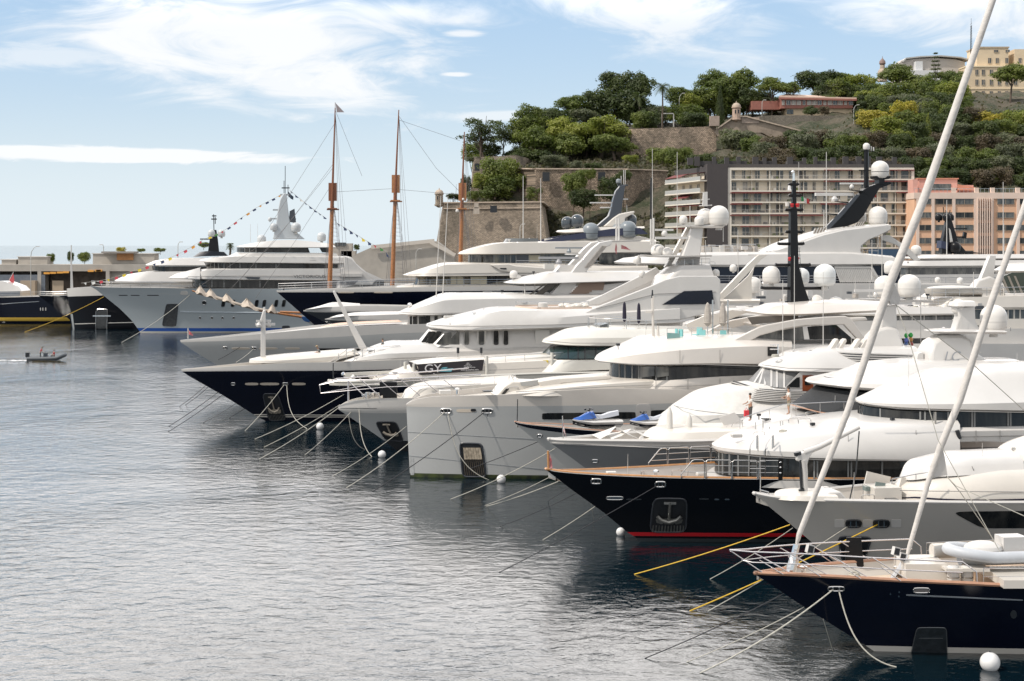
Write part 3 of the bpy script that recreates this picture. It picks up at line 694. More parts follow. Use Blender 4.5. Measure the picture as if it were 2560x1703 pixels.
def apartments():
 Y = 400; root = thing('apartment_block', 'long cream apartment block with balconies, red awnings and dark roof', 'building', P(2050, 640, Y))
 x0, x1 = P(1820, 0, Y).x, P(2285, 0, Y).x; zt = P(0, 420, Y).z; dep = 14
 mb = MB(); mb.box(((x0+x1)/2, Y+1.6+dep/2, zt/2), (x1-x0, dep, zt)); mb.build('wall', WALLC, root, ang=0)
 mb = MB()
 mb.box((x0+.4, Y+.75, zt/2-.2), (.9, 1.75, zt-.4)); mb.box((x1-.3, Y+.75, zt/2-.2), (.7, 1.75, zt-.4)); mb.box(((x0+x1)/2, Y+.76, zt-.25), (x1-x0+.01, 1.8, .6))
 mb.box((P(1925, 0, Y).x, Y+.9, zt/2), (.25, 1.4, zt-1))
 mb.build('facade_frame', SLAB, root, ang=0)
 mb = MB(); mb.box(((x0+x1)/2-1, Y+9, zt+.55), (x1-x0+3, 13.6, 1.0))
 rnd = random.Random(2)
 for k in range(17):
  px = 1725+k*33+rnd.uniform(-9, 9); mb.box((P(px, 0, Y).x, Y+7, zt+2.0), (rnd.uniform(.7, 1.5), 1.2, rnd.uniform(1.8, 2.6)))
 for k in range(7): mb.box((P(1780+k*75, 0, Y).x, Y+9, zt+1.5), (4.5, 4, 1.2))
 mb.build('roof', ADARK, root, ang=0)
 a0 = P(1768, 0, Y-.4).x; mb = MB(); mb.box(((a0+x0-.1)/2, Y+7.6, (zt+1)/2), (x0-.1-a0, 16, zt+1)); mb.build('end_wall', mat('dark_end_wall', (.060, .052, .052), .8, var=.06), root, ang=0)
 A = P(1766, 0, Y+.2); B = P(1680, 0, 424); A.z = B.z = 0; d = (B-A); Lw = d.length; u = d.normalized(); rz = math.atan2(-u.y, -u.x); nr = Vector((u.y, -u.x, 0)); nr = nr if nr.y < 0 else -nr
 mid = (A+B)/2-nr*6; mb = MB(); mb.box((mid.x, mid.y, (zt-1)/2), (Lw, 9, zt-1), rz); mb.build('wing_wall', WALLC, root, ang=0)
 mb = MB(); mb.box((mid.x, mid.y, zt-.2), (Lw, 10.5, 1.3), rz); mb.build('wing_roof', ADARK, root, ang=0)
 fl = [449, 478, 506, 534, 563, 591, 620]; zs = [P(0, y, Y).z for y in fl]; wins = []; rnd = random.Random(4)
 for j, z in enumerate(zs):
  mb = MB(); mb.box(((x0+x1)/2+.05, Y+.74, z), (x1-x0-1.3, 1.7, .36)); mb.build('balcony_slab', SLAB, root, ang=0)
  mb = MB()
  mb.box(((x0+x1)/2+.05, Y-.04, z+1.05), (x1-x0-1.4, .06, .07))
  n = 150
  for k in range(n): mb.box((x0+1+(x1-x0-2)*k/n, Y-.04, z+.58), (.035, .04, .9))
  mb.build('balustrade', STEEL if False else mat('rail_paint', (.50, .48, .44), .6), root, ang=0)
  mb = MB()                                                 # balcony furniture and planters as one part per floor
  for k in range(12):
   x = x0+1.5+rnd.random()*(x1-x0-3)
   mb.box((x, Y+.6, z+.45), (rnd.uniform(.4, 1.0), .5, rnd.uniform(.5, .9)), mi=rnd.randrange(3))
  tag(mb.build('balcony_furniture', [mat('furniture_dark', (.10, .09, .09), .7), mat('furniture_light', (.5, .48, .44), .7), LEAF['m']], root, ang=0), kind='stuff')
  mb = MB()
  for px in (1880, 1950, 2010, 2075, 2135, 2195, 2240): mb.box((P(px, 0, Y).x, Y+.9, z+1.35), (.10, 1.3, 2.5))
  mb.build('balcony_divider', SLAB, root, ang=0)
  cols = [1835, 1864, 1895, 1925, 1952, 1983, 2010, 2038, 2068, 2098, 2128, 2160, 2190, 2215, 2240, 2265]
  for k, px in enumerate(cols):
   w = rnd.choice((.8, 1.25, 1.8)); wins.append((Vector((P(px+rnd.uniform(-3, 3), 0, Y).x, Y+1.56, z+1.28)), w, 2.1, 0.0))
  for k in range(2):      # wing slabs
   pass
  zz = z-.3; s0 = (A+B)/2+nr*.2; mb = MB(); mb.box((s0.x, s0.y, zz), (Lw+.8, 3.4, .25), rz); mb.build('balcony_slab', SLAB, root, ang=0)
  s1 = s0+nr*1.6; mb = MB(); mb.box((s1.x, s1.y, zz+.6), (Lw+.8, .06, 1.0), rz); mb.build('balustrade', BALU, root, ang=0)
  for k in range(4):
   p = A.lerp(B, .15+k*.22)-nr*1.42; wins.append((Vector((p.x, p.y, zz+1.3)), 1.3, 2.1, rz))
 wins.sort(key=lambda w: (w[0].z < 20, w[0].x))
 windows_on(root, wins, [GLASSG, GLASSG, CURT, GLASSG, mat('brown_glass', (.06, .045, .035), .2)], SLAB)
 for (xa, xb, fy) in ((2060, 2130, 422), (2060, 2285, 450), (1825, 2040, 479), (1825, 1905, 507), (1825, 1900, 535), (1925, 2060, 535), (1925, 2060, 479), (1850, 1925, 563), (2050, 2130, 507), (2240, 2285, 478), (2220, 2285, 422)):
  a, b = P(xa, fy, Y), P(xb, fy, Y); mb = MB(); mb.prism([a+Vector((0, .9, .0)), b+Vector((0, .9, .0)), b+Vector((0, -.6, -.35)), a+Vector((0, -.6, -.35))], (0, 0, -.12)); mb.build('awning', MARF, root, ang=0)
 for (t0, t1, zi, drop) in ((.55, .98, 0, .9), (.05, .4, 0, .3), (.35, .75, 1, 1.1), (0, .9, 2, .4), (.1, .9, 3, .4), (0, .8, 4, .4)):
  a, b = A.lerp(B, t0), A.lerp(B, t1); z = zs[zi]-.45 if zi else zt-1.0
  p = [a-nr*.2, b-nr*.2, b+nr*2.1, a+nr*2.1]; q = [Vector((v.x, v.y, z-(drop if i > 1 else 0))) for i, v in enumerate(p)]
  mb = MB(); mb.prism(q, (0, 0, .08)); mb.build('awning', MARF, root, ang=0)
 mb = MB(); mb.box(P(2215, 635, Y)+Vector((0, -1.5, 0)), (9, 2, 2.4)); o = mb.build('shop_awning', mat('dark_blue_cloth', (.03, .07, .13), .8), root, ang=0)
apartments()
def pink():
 Y = 392; root = thing('office_building', 'salmon pink building with strip windows and pale parapet', 'building', P(2420, 640, Y))
 x0, x1 = P(2286, 0, Y).x, P(2700, 0, Y).x; zt = P(0, 497, Y).z
 mb = MB(); mb.box(((x0+x1)/2, Y+8, zt/2), (x1-x0, 16, zt)); mb.build('wall', PINK, root, ang=0)
 mb = MB(); mb.box(((x0+x1)/2, Y+7.9, zt+.75), (x1-x0+.3, 16.4, 1.5))
 for px in (2316, 2385, 2442, 2482, 2545, 2600): mb.box((P(px, 0, Y).x, Y+.3, zt+2.0), (1.0, .8, 1.4))
 mb.build('parapet', PINKL, root, ang=0)
 mb = MB()
 for px in (2294, 2332, 2384, 2438, 2480, 2545, 2600): mb.box((P(px, 0, Y).x, Y-.12, zt/2), (.75, .3, zt-.01))
 mb.build('pilaster', PINKL, root, ang=0)
 mb = MB()
 for k in range(7): mb.box((P(2443+k*5.8, 0, Y).x, Y-.35, zt/2), (.24, .7, zt-.02))
 mb.build('fin', PINKL, root, ang=0)
 mb = MB(); mb.box((P(2461, 0, Y).x, Y-.02, zt/2-1), (3.6, .12, zt-2)); mb.build('stair_glazing', GLASSG, root, ang=0)
 for k, y in enumerate((524, 554, 586, 618)): mb = MB(); mb.box((P(2461, y, Y).x, Y-.09, P(0, y, Y).z), (3.6, .1, .8)); mb.build('spandrel', PINK, root, ang=0)
 wins = []
 for y in (504, 538, 569.5, 602, 634):
  for xa, xb in ((2297, 2328), (2338, 2380), (2389, 2433), (2493, 2535), (2544, 2590)):
   wins.append((P((xa+xb)/2, y, Y-.08), (xb-xa)*Y/F, 1.35, 0))
 windows_on(root, wins, [GLASSG, GLASS, GLASSG], mat('bronze_frame', (.30, .24, .18), .6))
 mb = MB(); a = P(2345, 466, Y+6); mb.box((a.x, Y+9, a.z), (9.6, 6, 3.6)); mb.box((P(2420, 0, Y).x, Y+10, zt+2.3), (7, 5, 2.6)); mb.box((P(2292, 0, Y).x, Y+4, zt+3), (1.2, 5, 3.6)); mb.build('roof_house', mat('rose_render', (.62, .33, .27), .85), root, ang=0)
 mb = MB(); mb.box((a.x, Y+9, a.z+1.9), (10.2, 6.6, .3)); mb.prism([P(2395, 461, Y+6), P(2445, 470, Y+6), P(2445, 476, Y+6), P(2390, 476, Y+6)], (0, 6, 0)); mb.build('roof', mat('terracotta', (.55, .24, .16), .85, var=.2), root, ang=0)
 mb = MB()
 for s_ in range(40): x = x0+s_*(x1-x0)/40; mb.box((x, Y+.2, zt+2.0), (.06, .06, 1.0))
 mb.box(((x0+x1)/2, Y+.2, zt+2.5), (x1-x0, .06, .06)); mb.build('railing', STEEL, root, ang=0)
 w = MB(); w.box(P(2345, 468, Y+5.9), (6.5, .1, 1.6)); w.build('window', GLASSG, root, ang=0)
pink()
def hotel():
 Y = 640; root = thing('hotel', 'tall yellow hotel with shuttered windows on top of the rock', 'building', P(2500, 250, Y))
 x0, x1 = P(2415, 0, Y).x, P(2700, 0, Y).x; zb = P(0, 250, Y).z; z1 = P(0, 168, Y).z; z2 = P(0, 120, Y).z
 mb = MB(); mb.box(((x0+x1)/2, Y+10, (zb-20+z1)/2), (x1-x0, 20, z1-zb+20)); mb.build('wall', YELL, root, ang=0)
 mb = MB(); mb.box(((x0+x1)/2+.2, Y+10, z1+.25), (x1-x0+.8, 20.8, .5)); mb.box(((x0+x1)/2, Y-.1, P(0, 222, Y).z), (x1-x0, .3, .35)); mb.build('cornice', mat('pale_yellow_render', (.72, .60, .42), .85), root, ang=0)
 mb = MB(); c0, c1 = P(2446, 0, Y).x, P(2525, 0, Y).x; mb.box(((c0+c1)/2, Y+9, (z1+z2)/2+.25), (c1-c0, 14, z2-z1)); d0 = P(2540, 0, Y).x; mb.box(((d0+x1)/2, Y+9, (z1+z2)/2), (x1-d0, 14, z2-z1-.5)); mb.build('attic', YELL, root, ang=0)
 mb = MB(); mb.box(((c0+c1)/2, Y+9, z2+.5), (c1-c0+.6, 14.6, .5)); mb.build('attic_roof', mat('tan_roof', (.45, .36, .26), .8), root, ang=0)
 wins = []
 for y, xs in ((181, (2442, 2458, 2478, 2498, 2520, 2545)), (206, (2442, 2458, 2478, 2498, 2517, 2539)), (235, (2442, 2458, 2478, 2498, 2517, 2539)), (152, (2474, 2493, 2517, 2550))):
  for x in xs: wins.append((P(x, y, Y-.08 if y > 165 else Y+1.9), 1.3, 2.2, 0))
 for x in (2490, 2519): wins.append((P(x, 128, Y+1.9), 1.7, 1.0, 0))
 windows_on(root, wins, GLASSG, mat('shutter_frame', (.55, .45, .33), .7))
 Y = 650; root = thing('museum_building', 'pale building with long curved grey roof behind the araucaria', 'building', P(2320, 200, Y))
 mb = MB(); pts = [(2246, 205), (2246, 160), (2255, 151), (2290, 147), (2340, 145), (2390, 149), (2412, 155), (2414, 205)]
 mb.prism([P(x, y, Y) for x, y in pts], (0, 14, 0)); mb.build('wall', mat('pale_grey_cladding', (.48, .44, .40), .7, var=.05), root, ang=20)
 mb = MB()
 top = pts[1:-1]
 for a, b in zip(top, top[1:]): mb.bar(P(*a, Y+6), P(*b, Y+6), 15, .5)
 mb.build('roof', mat('grey_roof', (.42, .41, .39), .6), root, ang=20)
 mb = MB(); mb.box(P(2295, 172, Y-2), (2.8, 4, 5.5)); mb.box(P(2310, 190, Y-3), (12, 5, 4)); mb.build('annex', mat('bright_cladding', (.62, .62, .62), .6), root, ang=0)
 g = P(2206, 192, 640); root = thing('bell_turret', 'small domed lantern turret poking above the trees', 'turret', g)
 mb = MB(); mb.lathe(g, [(2, -2), (1.9, 2), (1.5, 2.6), (1.0, 3.2), (1.0, 4.6)], 12); mb.build('wall', COPING, root)
 mb = MB(); mb.lathe(g+Vector((0, 0, 4.6)), [(.8, 0), (1.3, .6), (1.2, 1.6), (.5, 2.4), (.15, 2.8), (.06, 3.6)], 12); mb.build('roof', mat('brown_dome', (.22, .15, .13), .7), root)
 g = P(2428, 170, 645); mb = MB()
 top = P(2428, 52, 645)
 for dx, dy in ((-.4, 0), (.4, 0), (0, .6)): mb.tube([g+Vector((dx, dy, 0)), top+Vector((dx*.4, dy*.4, -2))], .09, 5)
 for k in range(18): z = g.lerp(top, k/18.5); mb.bar(z+Vector((-.4, 0, 0)), z+Vector((.4, .1, .7)), .09)
 mb.tube([top+Vector((0, 0, -2)), top+Vector((0, 0, 1))], .06, 5); tag(mb.build('radio_mast', DARK, loc=g), 'thin lattice radio mast rising left of the yellow hotel', 'mast')
hotel()
def redhouse():
 Y = 584; root = thing('terrace_building', 'low maroon building with long strip of windows and flat roof', 'building', P(2050, 288, Y))
 x0, x1 = P(1953, 0, Y).x, P(2132, 0, Y).x; zb = P(0, 289, Y).z; zt = P(0, 244, Y).z
 zf = P(0, 271, Y).z
 mb = MB(); mb.box(((x0+x1)/2, Y+6, (zf+zt)/2), (x1-x0, 12, zt-zf)); mb.build('wall', MAROON, root, ang=0)
 mb = MB(); mb.box(((x0+x1)/2+1, Y+6.6, (zf+zb)/2-3), (x1-x0-2, 11, zf-zb+6)); mb.build('ground_floor', YELL, root, ang=0)
 mb = MB(); mb.prism([Vector((x0-1, Y-1, zt)), Vector((x1+1.2, Y-1, zt-.6)), Vector((x1+1.2, Y+12, zt+.6)), Vector((x0+4, Y+12, zt+2.0))], (0, 0, .5)); mb.build('roof', mat('pale_roof', (.62, .45, .36), .8), root, ang=0)
 mb = MB(); mb.prism([Vector((x0-1.1, Y-1.12, zt)), Vector((x1+1.3, Y-1.12, zt-.6)), Vector((x1+1.3, Y-1.02, zt-.6)), Vector((x0-1.1, Y-1.02, zt))], (0, 0, -.7)); mb.build('fascia', MAROON, root, ang=0)
 wins = [(P(x, 257, Y-.06), 1.5 if k % 4 else .9, 1.6, 0) for k, x in enumerate(range(1958, 2130, 13))]
 windows_on(root, wins, [CURT, GLASSG, CURT], mat('white_frame', (.6, .55, .5), .7))
 a = P(1880, 0, Y+4).x; mb = MB(); mb.box(((a+x0)/2, Y+9, (zf+zt)/2-.5), (x0-a, 10, (zt-zf)*.8)); mb.build('side_wing', MAROON, root, ang=0)
 mb = MB(); mb.box(P(1975, 280, Y+1), (2.4, .4, 1.6)); mb.build('door', GLASSG, root, ang=0)
redhouse()
def lamp(px, py0, py1, Y, side, label, group=None):
 g = P(px, py1, Y); t_ = P(px, py0, Y); root = thing('street_lamp', label, 'street lamp', g, group)
 h = t_.z-g.z; mb = MB(); pts = [g, g+Vector((0, 0, h*.8))]+[g+Vector((side*h*.14*(1-math.cos(a)), 0, h*.8+h*.2*math.sin(a))) for a in (.5, 1.0, 1.4)]
 mb.tube(pts, .12, 6, r2=.06); mb.build('post', mat('lamp_post_paint', (.42, .42, .40), .5), root)
 mb = MB(); mb.box(pts[-1]+Vector((side*.3, 0, 0)), (.9, .35, .2)); mb.build('lamp_head', OFFW, root)
lamp(1698, 233, 312, 578, 1, 'curved street lamp on the palm garden')
lamp(1905, 250, 292, 565, 1, 'curved street lamp left of the red terrace building')
lamp(2134, 262, 340, 555, 1, 'curved street lamp right of the red terrace building')
lamp(1300, 560, 612, 446, 1, 'street lamp in front of the stone bastion')
def misc_rock():
 g = P(1233, 395, 546); root = thing('flagpole', 'white flagpole with pale flag on the rock tip', 'flagpole', g)
 mb = MB(); mb.tube([g, P(1233, 340, 546)], .12, 6, r2=.07); mb.build('pole', OFFW, root)
 mb = MB(); mb.grid([[P(1233, 352, 545.8), P(1237, 358, 545.5), P(1238, 364, 546)], [P(1233, 370, 545.8), P(1235, 373, 545.5), P(1237, 376, 546)]]); mb.build('flag', CANVAS, root)
 root = thing('pergola', 'white square pergola frame in the palm garden', 'pergola', P(1669, 318, 576)); mb = MB()
 for x in (1655, 1684): mb.bar(P(x, 318, 576), P(x, 284, 576), .35)
 mb.bar(P(1654, 284, 576), P(1685, 284, 576), .35); mb.build('frame', OFFW, root, ang=0)
misc_rock()
# ------------------------------------------------------------------ left quay and breakwater
CONC = mat('pale_concrete', (.42, .385, .34), .85, var=.15, vscale=.3)
CONC2 = mat('shaded_concrete', (.30, .275, .25), .85, var=.2, vscale=.3)  # copy of the pale concrete with shade put into the colour
PAVE = mat('quay_paving', (.30, .28, .25), .9, var=.2, vscale=.4)
def quay():
 Y = 430
 mb = MB(); a = P(-300, 0, Y).x; b = P(1130, 0, Y).x; mb.box(((a+b)/2, Y+14, .2), (b-a, 36, 2.2)); tag(mb.build('quay', PAVE, ang=0), kind='structure')
 mb = MB(); a = P(1130, 0, 400).x; b = P(3200, 0, 400).x; mb.box(((a+b)/2, 412, .2), (b-a, 70, 2.3)); tag(mb.build('quay', PAVE, ang=0), kind='structure')
 root = thing('quay_building', 'long low beige quay building with dark open bays', 'building', P(250, 780, Y))
 zt = P(0, 662, Y).z; x0 = P(-200, 0, Y).x; x1 = P(452, 0, Y).x; dd = 12
 mb = MB(); mb.box(((x0+x1)/2, Y+3+dd/2, zt-.9), (x1-x0, dd+.02, 1.8)); mb.box(((x0+x1)/2, Y+3+dd, zt/2), (x1-x0, 1, zt-1.5))
 for px in (-60, 90, 262, 450): mb.box((P(px, 0, Y).x, Y+3+dd/2, (zt-1.8)/2), (1.0, dd, zt-1.81))
 xa, xb = P(262, 0, Y).x, P(384, 0, Y).x; mb.box(((xa+xb)/2, Y+9.2, zt-3.0), (xb-xa, 2, 3))
 mb.box(((P(264, 0, Y).x+P(450, 0, Y).x)/2, Y+8.5, (zt-1.8)/2), (P(450, 0, Y).x-P(264, 0, Y).x, 8, zt-1.82)); mb.build('wall', CONC, root, ang=0)
 mb = MB(); mb.box(((P(95, 0, Y).x+P(262, 0, Y).x)/2, Y+10, (zt-1.8)/2), (P(262, 0, Y).x-P(95, 0, Y).x-1, .3, zt-2)); mb.build('bay_back', mat('dim_interior', (.16, .13, .11), .9, var=.4, vscale=.5), root, ang=0)
 mb = MB(); mb.box((P(30, 0, Y).x, Y+3.2, (zt-2.5)/2), (16, .3, zt-3)); mb.build('shutter', mat('blue_grey_shutter', (.14, .16, .19), .7, var=.2), root, ang=0)
 mb = MB()
 for px in (117, 133, 150, 165, 227, 245, 248): mb.box(P(px, 684-(px-100)*.05, Y+2.9), (1.6, .3, .5))
 mb.build('bay_lamp', mat('orange_sign', (.75, .35, .06), .6), root, ang=0)
 mb = MB(); mb.box(P(145, 725, Y+4), (3.0, .3, 5)); mb.build('door', mat('tan_door', (.38, .30, .22), .8), root, ang=0); mb = MB(); mb.box(P(72, 722, Y+2), (4, 2, 4.4)); mb.build('door', mat('tan_door', (.38, .30, .22), .8), root, ang=0)
 for nm, xa, ya, xb, m_, lab in (('roof_block', 4, 650, 40, CONC, 'small pale box on the quay building roof at far left'), ('roof_block', 45, 643, 118, CONC, 'grey plant box on the quay building roof'),
         ('roof_pavilion', 232, 635, 385, CONC, 'long beige pavilion with wooden shutters on the quay roof')):
  p0, p1 = P(xa, ya, Y+8), P(xb, 668, Y+8); r2 = thing(nm, lab, 'roof building', (p0.x, Y+8, p1.z)); mb = MB(); mb.box(((p0.x+p1.x)/2, Y+11, (p0.z+p1.z)/2), (p1.x-p0.x, 6, p0.z-p1.z)); mb.build('wall', m_, r2, ang=0)
  mb = MB(); mb.box(((p0.x+p1.x)/2, Y+11, p0.z+.1), (p1.x-p0.x+.5, 6.5, .25)); mb.build('roof', OFFW, r2, ang=0)
  if nm == 'roof_pavilion':
   mb = MB(); mb.box(P(313, 641, Y+7.6), (4.5, .4, 2.1)); mb.build('wooden_shutter', mat('orange_wood', (.45, .22, .09), .7, var=.2), r2, ang=0)
   mb = MB(); mb.box(P(300, 631, Y+8), (9, 5, .5)); mb.build('canopy', CONC2, r2, ang=0)
 root = thing('harbour_shed', 'beige harbour shed with sloping roof beside the bastion', 'building', P(1000, 690, 436))
 mb = MB(); pts = [(880, 640), (930, 618), (1075, 602), (1092, 604), (1135, 636), (1135, 700), (880, 700)]
 mb.prism([P(x, y, 434) for x, y in pts], (0, 12, 0)); mb.build('wall', CONC, root, ang=20)
 mb = MB(); mb.bar(P(928, 618, 433), P(1086, 602, 433), .5, 1.0); mb.bar(P(1076, 606, 432.9), P(1138, 638, 432.9), .5, .9); mb.build('eaves', mat('pale_eaves', (.55, .50, .44), .8), root, ang=20)
 root = thing('breakwater_wall', 'long beige breakwater wall behind the left yachts', 'wall', P(700, 680, 450))
 mb = MB(); x0, x1 = P(452, 0, 450).x, P(1100, 0, 450).x; mb.box(((x0+x1)/2, 455, P(0, 648, 450).z/2), (x1-x0, 4, P(0, 648, 450).z)); mb.build('wall', CONC, root, ang=0)
 mb = MB(); mb.box(((x0+x1)/2, 455, P(0, 648, 450).z+.15), (x1-x0, 4.6, .3)); mb.build('coping', OFFW, root, ang=0)
 root = thing('harbour_cabin', 'grey cabin block behind the first wooden mast', 'building', P(850, 640, 446)); mb = MB(); mb.box(P(850, 622, 448)+Vector((0, 0, -1.5)), (7, 4, 6)); mb.box(P(872, 632, 448)+Vector((0, 0, -1.5)), (4, 4, 4)); mb.build('wall', CONC, root, ang=0)
 w = MB(); w.box(P(856, 611, 445.8), (2, .3, 1)); w.box(P(844, 611, 445.8), (1.4, .3, 1)); w.build('window', GLASSG, root, ang=0)
 lamp(77, 616, 740, 425, 1, 'tall double armed lamp post left of the grey plant box', None)
 lamp(259, 612, 640, 440, -1, 'short lamp on the quay roof left of the pavilion')
 lamp(445, 605, 650, 448, 1, 'lamp post right of the pavilion above the breakwater')
 lamp(1040, 622, 690, 430, 1, 'curved lamp in front of the sloping roof shed')
 for i, (x, y, rx, ry, c_, lab) in enumerate(((127, 646, 11, 13, 'm', 'first small roof tree from the left on the quay'), (177, 642, 8, 17, 'd', 'thin roof tree beside the white stub mast'), (210, 642, 15, 15, 'm', 'fullest roof tree left of the pavilion'),
             (303, 625, 13, 8, 'y', 'yellow green tuft above the pavilion'), (353, 626, 11, 5, 'm', 'low shrub behind the pavilion'), (400, 625, 14, 7, 'm', 'shrub right of the pavilion'), (510, 612, 14, 8, 'm', 'distant shrub behind the black mast'), (892, 618, 8, 8, 'd', 'tiny tree right of the grey cabin'))):
  c = P(x, y, 442); r = thing('tree', lab, 'tree', (c.x, c.y, c.z-ry*442/F-.6)); TT = crown_mesh('r', i % 4).copy(); TT.materials.append(LEAF[c_]); o = bpy.data.objects.new('crown', TT); col.objects.link(o); o.parent = r
  o.location = (0, 0, ry*442/F+.6); o.scale = (rx*442/F*1.1, rx*442/F, ry*442/F*1.1); t_ = bpy.data.objects.new('trunk', trunk_mesh(i % 3, 'r')); col.objects.link(t_); t_.parent = r; t_.location = o.location; t_.scale = (1, 1, (ry*442/F+.6)/1.6)
 palm(575, 612, 440, 640, 12, 'small palm behind the white yacht bridge')
quay()
# ------------------------------------------------------------------ boat kit
def rnd_poly(n=28, e=3.2):
 out = []
 for k in range(n):
  t = 2*math.pi*k/n; c, s_ = math.cos(t), math.sin(t)
  out.append((math.copysign(abs(c)**(2/e), c), math.copysign(abs(s_)**(2/e), s_)))
 return out
class Boat:
 def __init__(b, name, label, cat, bowpx, d, yaw, beam, L, group=None, E=None, pt=2.1, pb=1.35, stern=.82):
  b.d, b.B, b.L = d, beam, L; b.E = E or L*.42; b.pt_, b.pb_ = pt, pb; b.stern = stern
  a = R(yaw); b.u = Vector((math.cos(a), math.sin(a), 0)); b.n = Vector((math.sin(a), -math.cos(a), 0))
  b.o = Vector(((bowpx-CX)*d/F, d, 0)); b.root = thing(name, label, cat, b.o, group); b.lab = label
 def pt(b, s, w, z): return b.o+b.u*s+b.n*w+Vector((0, 0, z))
 def sz(b, px, py, w):
  k = (px-CX)/F; q = b.o+b.n*w; s = (k*q.y-q.x)/(b.u.x-k*b.u.y); Y = q.y+s*b.u.y
  return s, H-(py-HY)*Y/F
 def un(b, px, py, w=0.0): s, z = b.sz(px, py, w); return b.pt(s, w, z)
 # ---------------- hull
 def hbt(b, s):
  q = min(max(s/b.E, 0), 1); w = b.B/2*(1-(1-q)**b.pt_)
  t = s/b.L
  if t > .6: w *= 1-(1-b.stern)*((t-.6)/.4)**2
  return w
 def hb(b, s, z):
  zs = b.zs(s); q = min(max(z/zs, 0), 1.0); s2 = s-b.xs(z)
  if s2 <= 0: return 0.0
  p = b.pb_+(b.pt_-b.pb_)*q**1.2; r = min(s2/(b.E*(1.0+.15*(1-q))), 1); w = b.B/2*(.90+.10*q)*(1-(1-r)**p)
  t = s/b.L
  if t > .6: w *= 1-(1-b.stern)*((t-.6)/.4)**2
  if z < 0: w *= max(.2, 1+z*.25)
  return w
 def zs(b, s): return sinterp(b.sh, s)
 def xs(b, z): return interp(b.st, z)
 def hull(b, sheer, stem, mats, strips=(), name='hull', deck=.9, deckm=None, inner=None, cap=None, capr=.07, bandm=None, band=None, bulw=.12):
  """sheer: pixels along the near deck edge; stem: pixels down the stem; strips: (z0,z1,mat index) near the waterline;
  band: pixels of the lower edge of a differently painted upper band"""
  sh = []
  for px, py in sheer:
   w = 0
   for _ in range(5): s, z = b.sz(px, py, w); w = b.hbt(max(s, 0))
   sh.append((max(s, 0), z))
  if sh[-1][0] < b.L: sh.append((b.L, sh[-1][1]*.97))
  sh[0] = (0, sh[0][1]); b.sh = sh
  st = sorted([(z, s) for s, z in (b.sz(px, py, 0) for px, py in stem)]); b.st = [(-1.0, st[0][1]+.5)]+st
  bd = None
  if band:
   bd = []
   for px, py in band:
    w = 0
    for _ in range(5): s, z = b.sz(px, py, w); w = b.hb(max(s, 0), z) if s > 0 else 0
    bd.append((max(s, 0), z))
  lows = sorted(set([-.8]+[q for s_ in strips for q in s_[:2]])); zl = lows[-1] if strips else -.8
  nup = 12; N = 64; rows = []; mis = []
  specs = [('abs', z) for z in lows]
  if band: specs += [('lo', k/9) for k in range(1, 10)]+[('hi', k/4) for k in range(0 if False else 1, 5)]
  else: specs += [('up', k/nup) for k in range(1, nup+1)]
  for j, (t_, v) in enumerate(specs):
   row = []
   for i in range(N+1):
    f = (i/N)**1.8; s = f*b.L
    for _ in range(4):
     z1 = b.zs(s)
     if t_ == 'abs': z = v
     elif t_ == 'up': z = zl+(z1-zl)*v
     elif t_ == 'lo': z = zl+(min(sinterp(bd, s), z1-.02)-zl)*v
     else: zb = min(sinterp(bd, s), z1-.02); z = zb+(z1-zb)*v
     x0 = b.xs(z); s = x0+(b.L-x0)*f
    row.append((s, b.hb(s, z), z))
   rows.append(row)
  def mid(i, k):
   if i < len(lows)-1:
    zm = (lows[i]+lows[i+1])/2
    for z0, z1, q in strips:
     if z0 <= zm <= z1: return q
    return 0
   return 1 if (band and specs[i+1][0] == 'hi') else 0
  mb = MB(); mb.grid([[b.pt(s, w, z) for s, w, z in r] for r in rows], mid); mb.grid([[b.pt(s, -w, z) for s, w, z in r] for r in rows], mid)
  mb.grid([[b.pt(r[-1][0], r[-1][1], r[-1][2]), b.pt(r[-1][0], -r[-1][1], r[-1][2])] for r in rows])
  b.hullo = mb.build(name, mats, b.root, ang=40)
  top = rows[-1]; ins = [(s, max(w-bulw, 0), z) for s, w, z in top[2:]]
  mb = MB(); dk = [(s, max(min(w-.02, b.hb(s, z-deck*min(1, .35+s/6.0))-.05), 0), z-deck*min(1, .35+s/6.0)) for s, w, z in ins]
  mb.grid([[b.pt(s, w, z) for s, w, z in dk], [b.pt(s, 0, z+.04) for s, w, z in dk], [b.pt(s, -w, z) for s, w, z in dk]])
  b.deckz = lambda s: b.zs(s)-deck*min(1, .35+s/6.0)
  mb.build('deck', deckm or TEAK, b.root, ang=30)
  mb = MB()
  for sg in (1, -1):
   mb.grid([[b.pt(s, sg*w, z+.03) for s, w, z in ins], [b.pt(s, sg*max(min(w, b.hb(s, z-.12)-.05), 0), z-.12) for s, w, z in ins], [b.pt(s, sg*w, z-.03) for s, w, z in dk]])
   mb.grid([[b.pt(s, sg*w, z+.03) for s, w, z in top[1:]], [b.pt(s, sg*w, z+.03) for s, w, z in [top[1]]+ins]])
   mb.grid([[b.pt(s, sg*w, z+.03) for s, w, z in top], [b.pt(s, sg*w, z-.001) for s, w, z in top]])
  mb.build('bulwark', inner or WHITE, b.root, ang=40)
  if cap:
   mb = MB(); near = [b.pt(s, w-bulw*.4, z+.06) for s, w, z in top[::-1]]; far = [b.pt(s, -w+bulw*.4, z+.06) for s, w, z in top]
   mb.tube(near+far[1:], capr, 6); mb.build('cap_rail', cap, b.root)
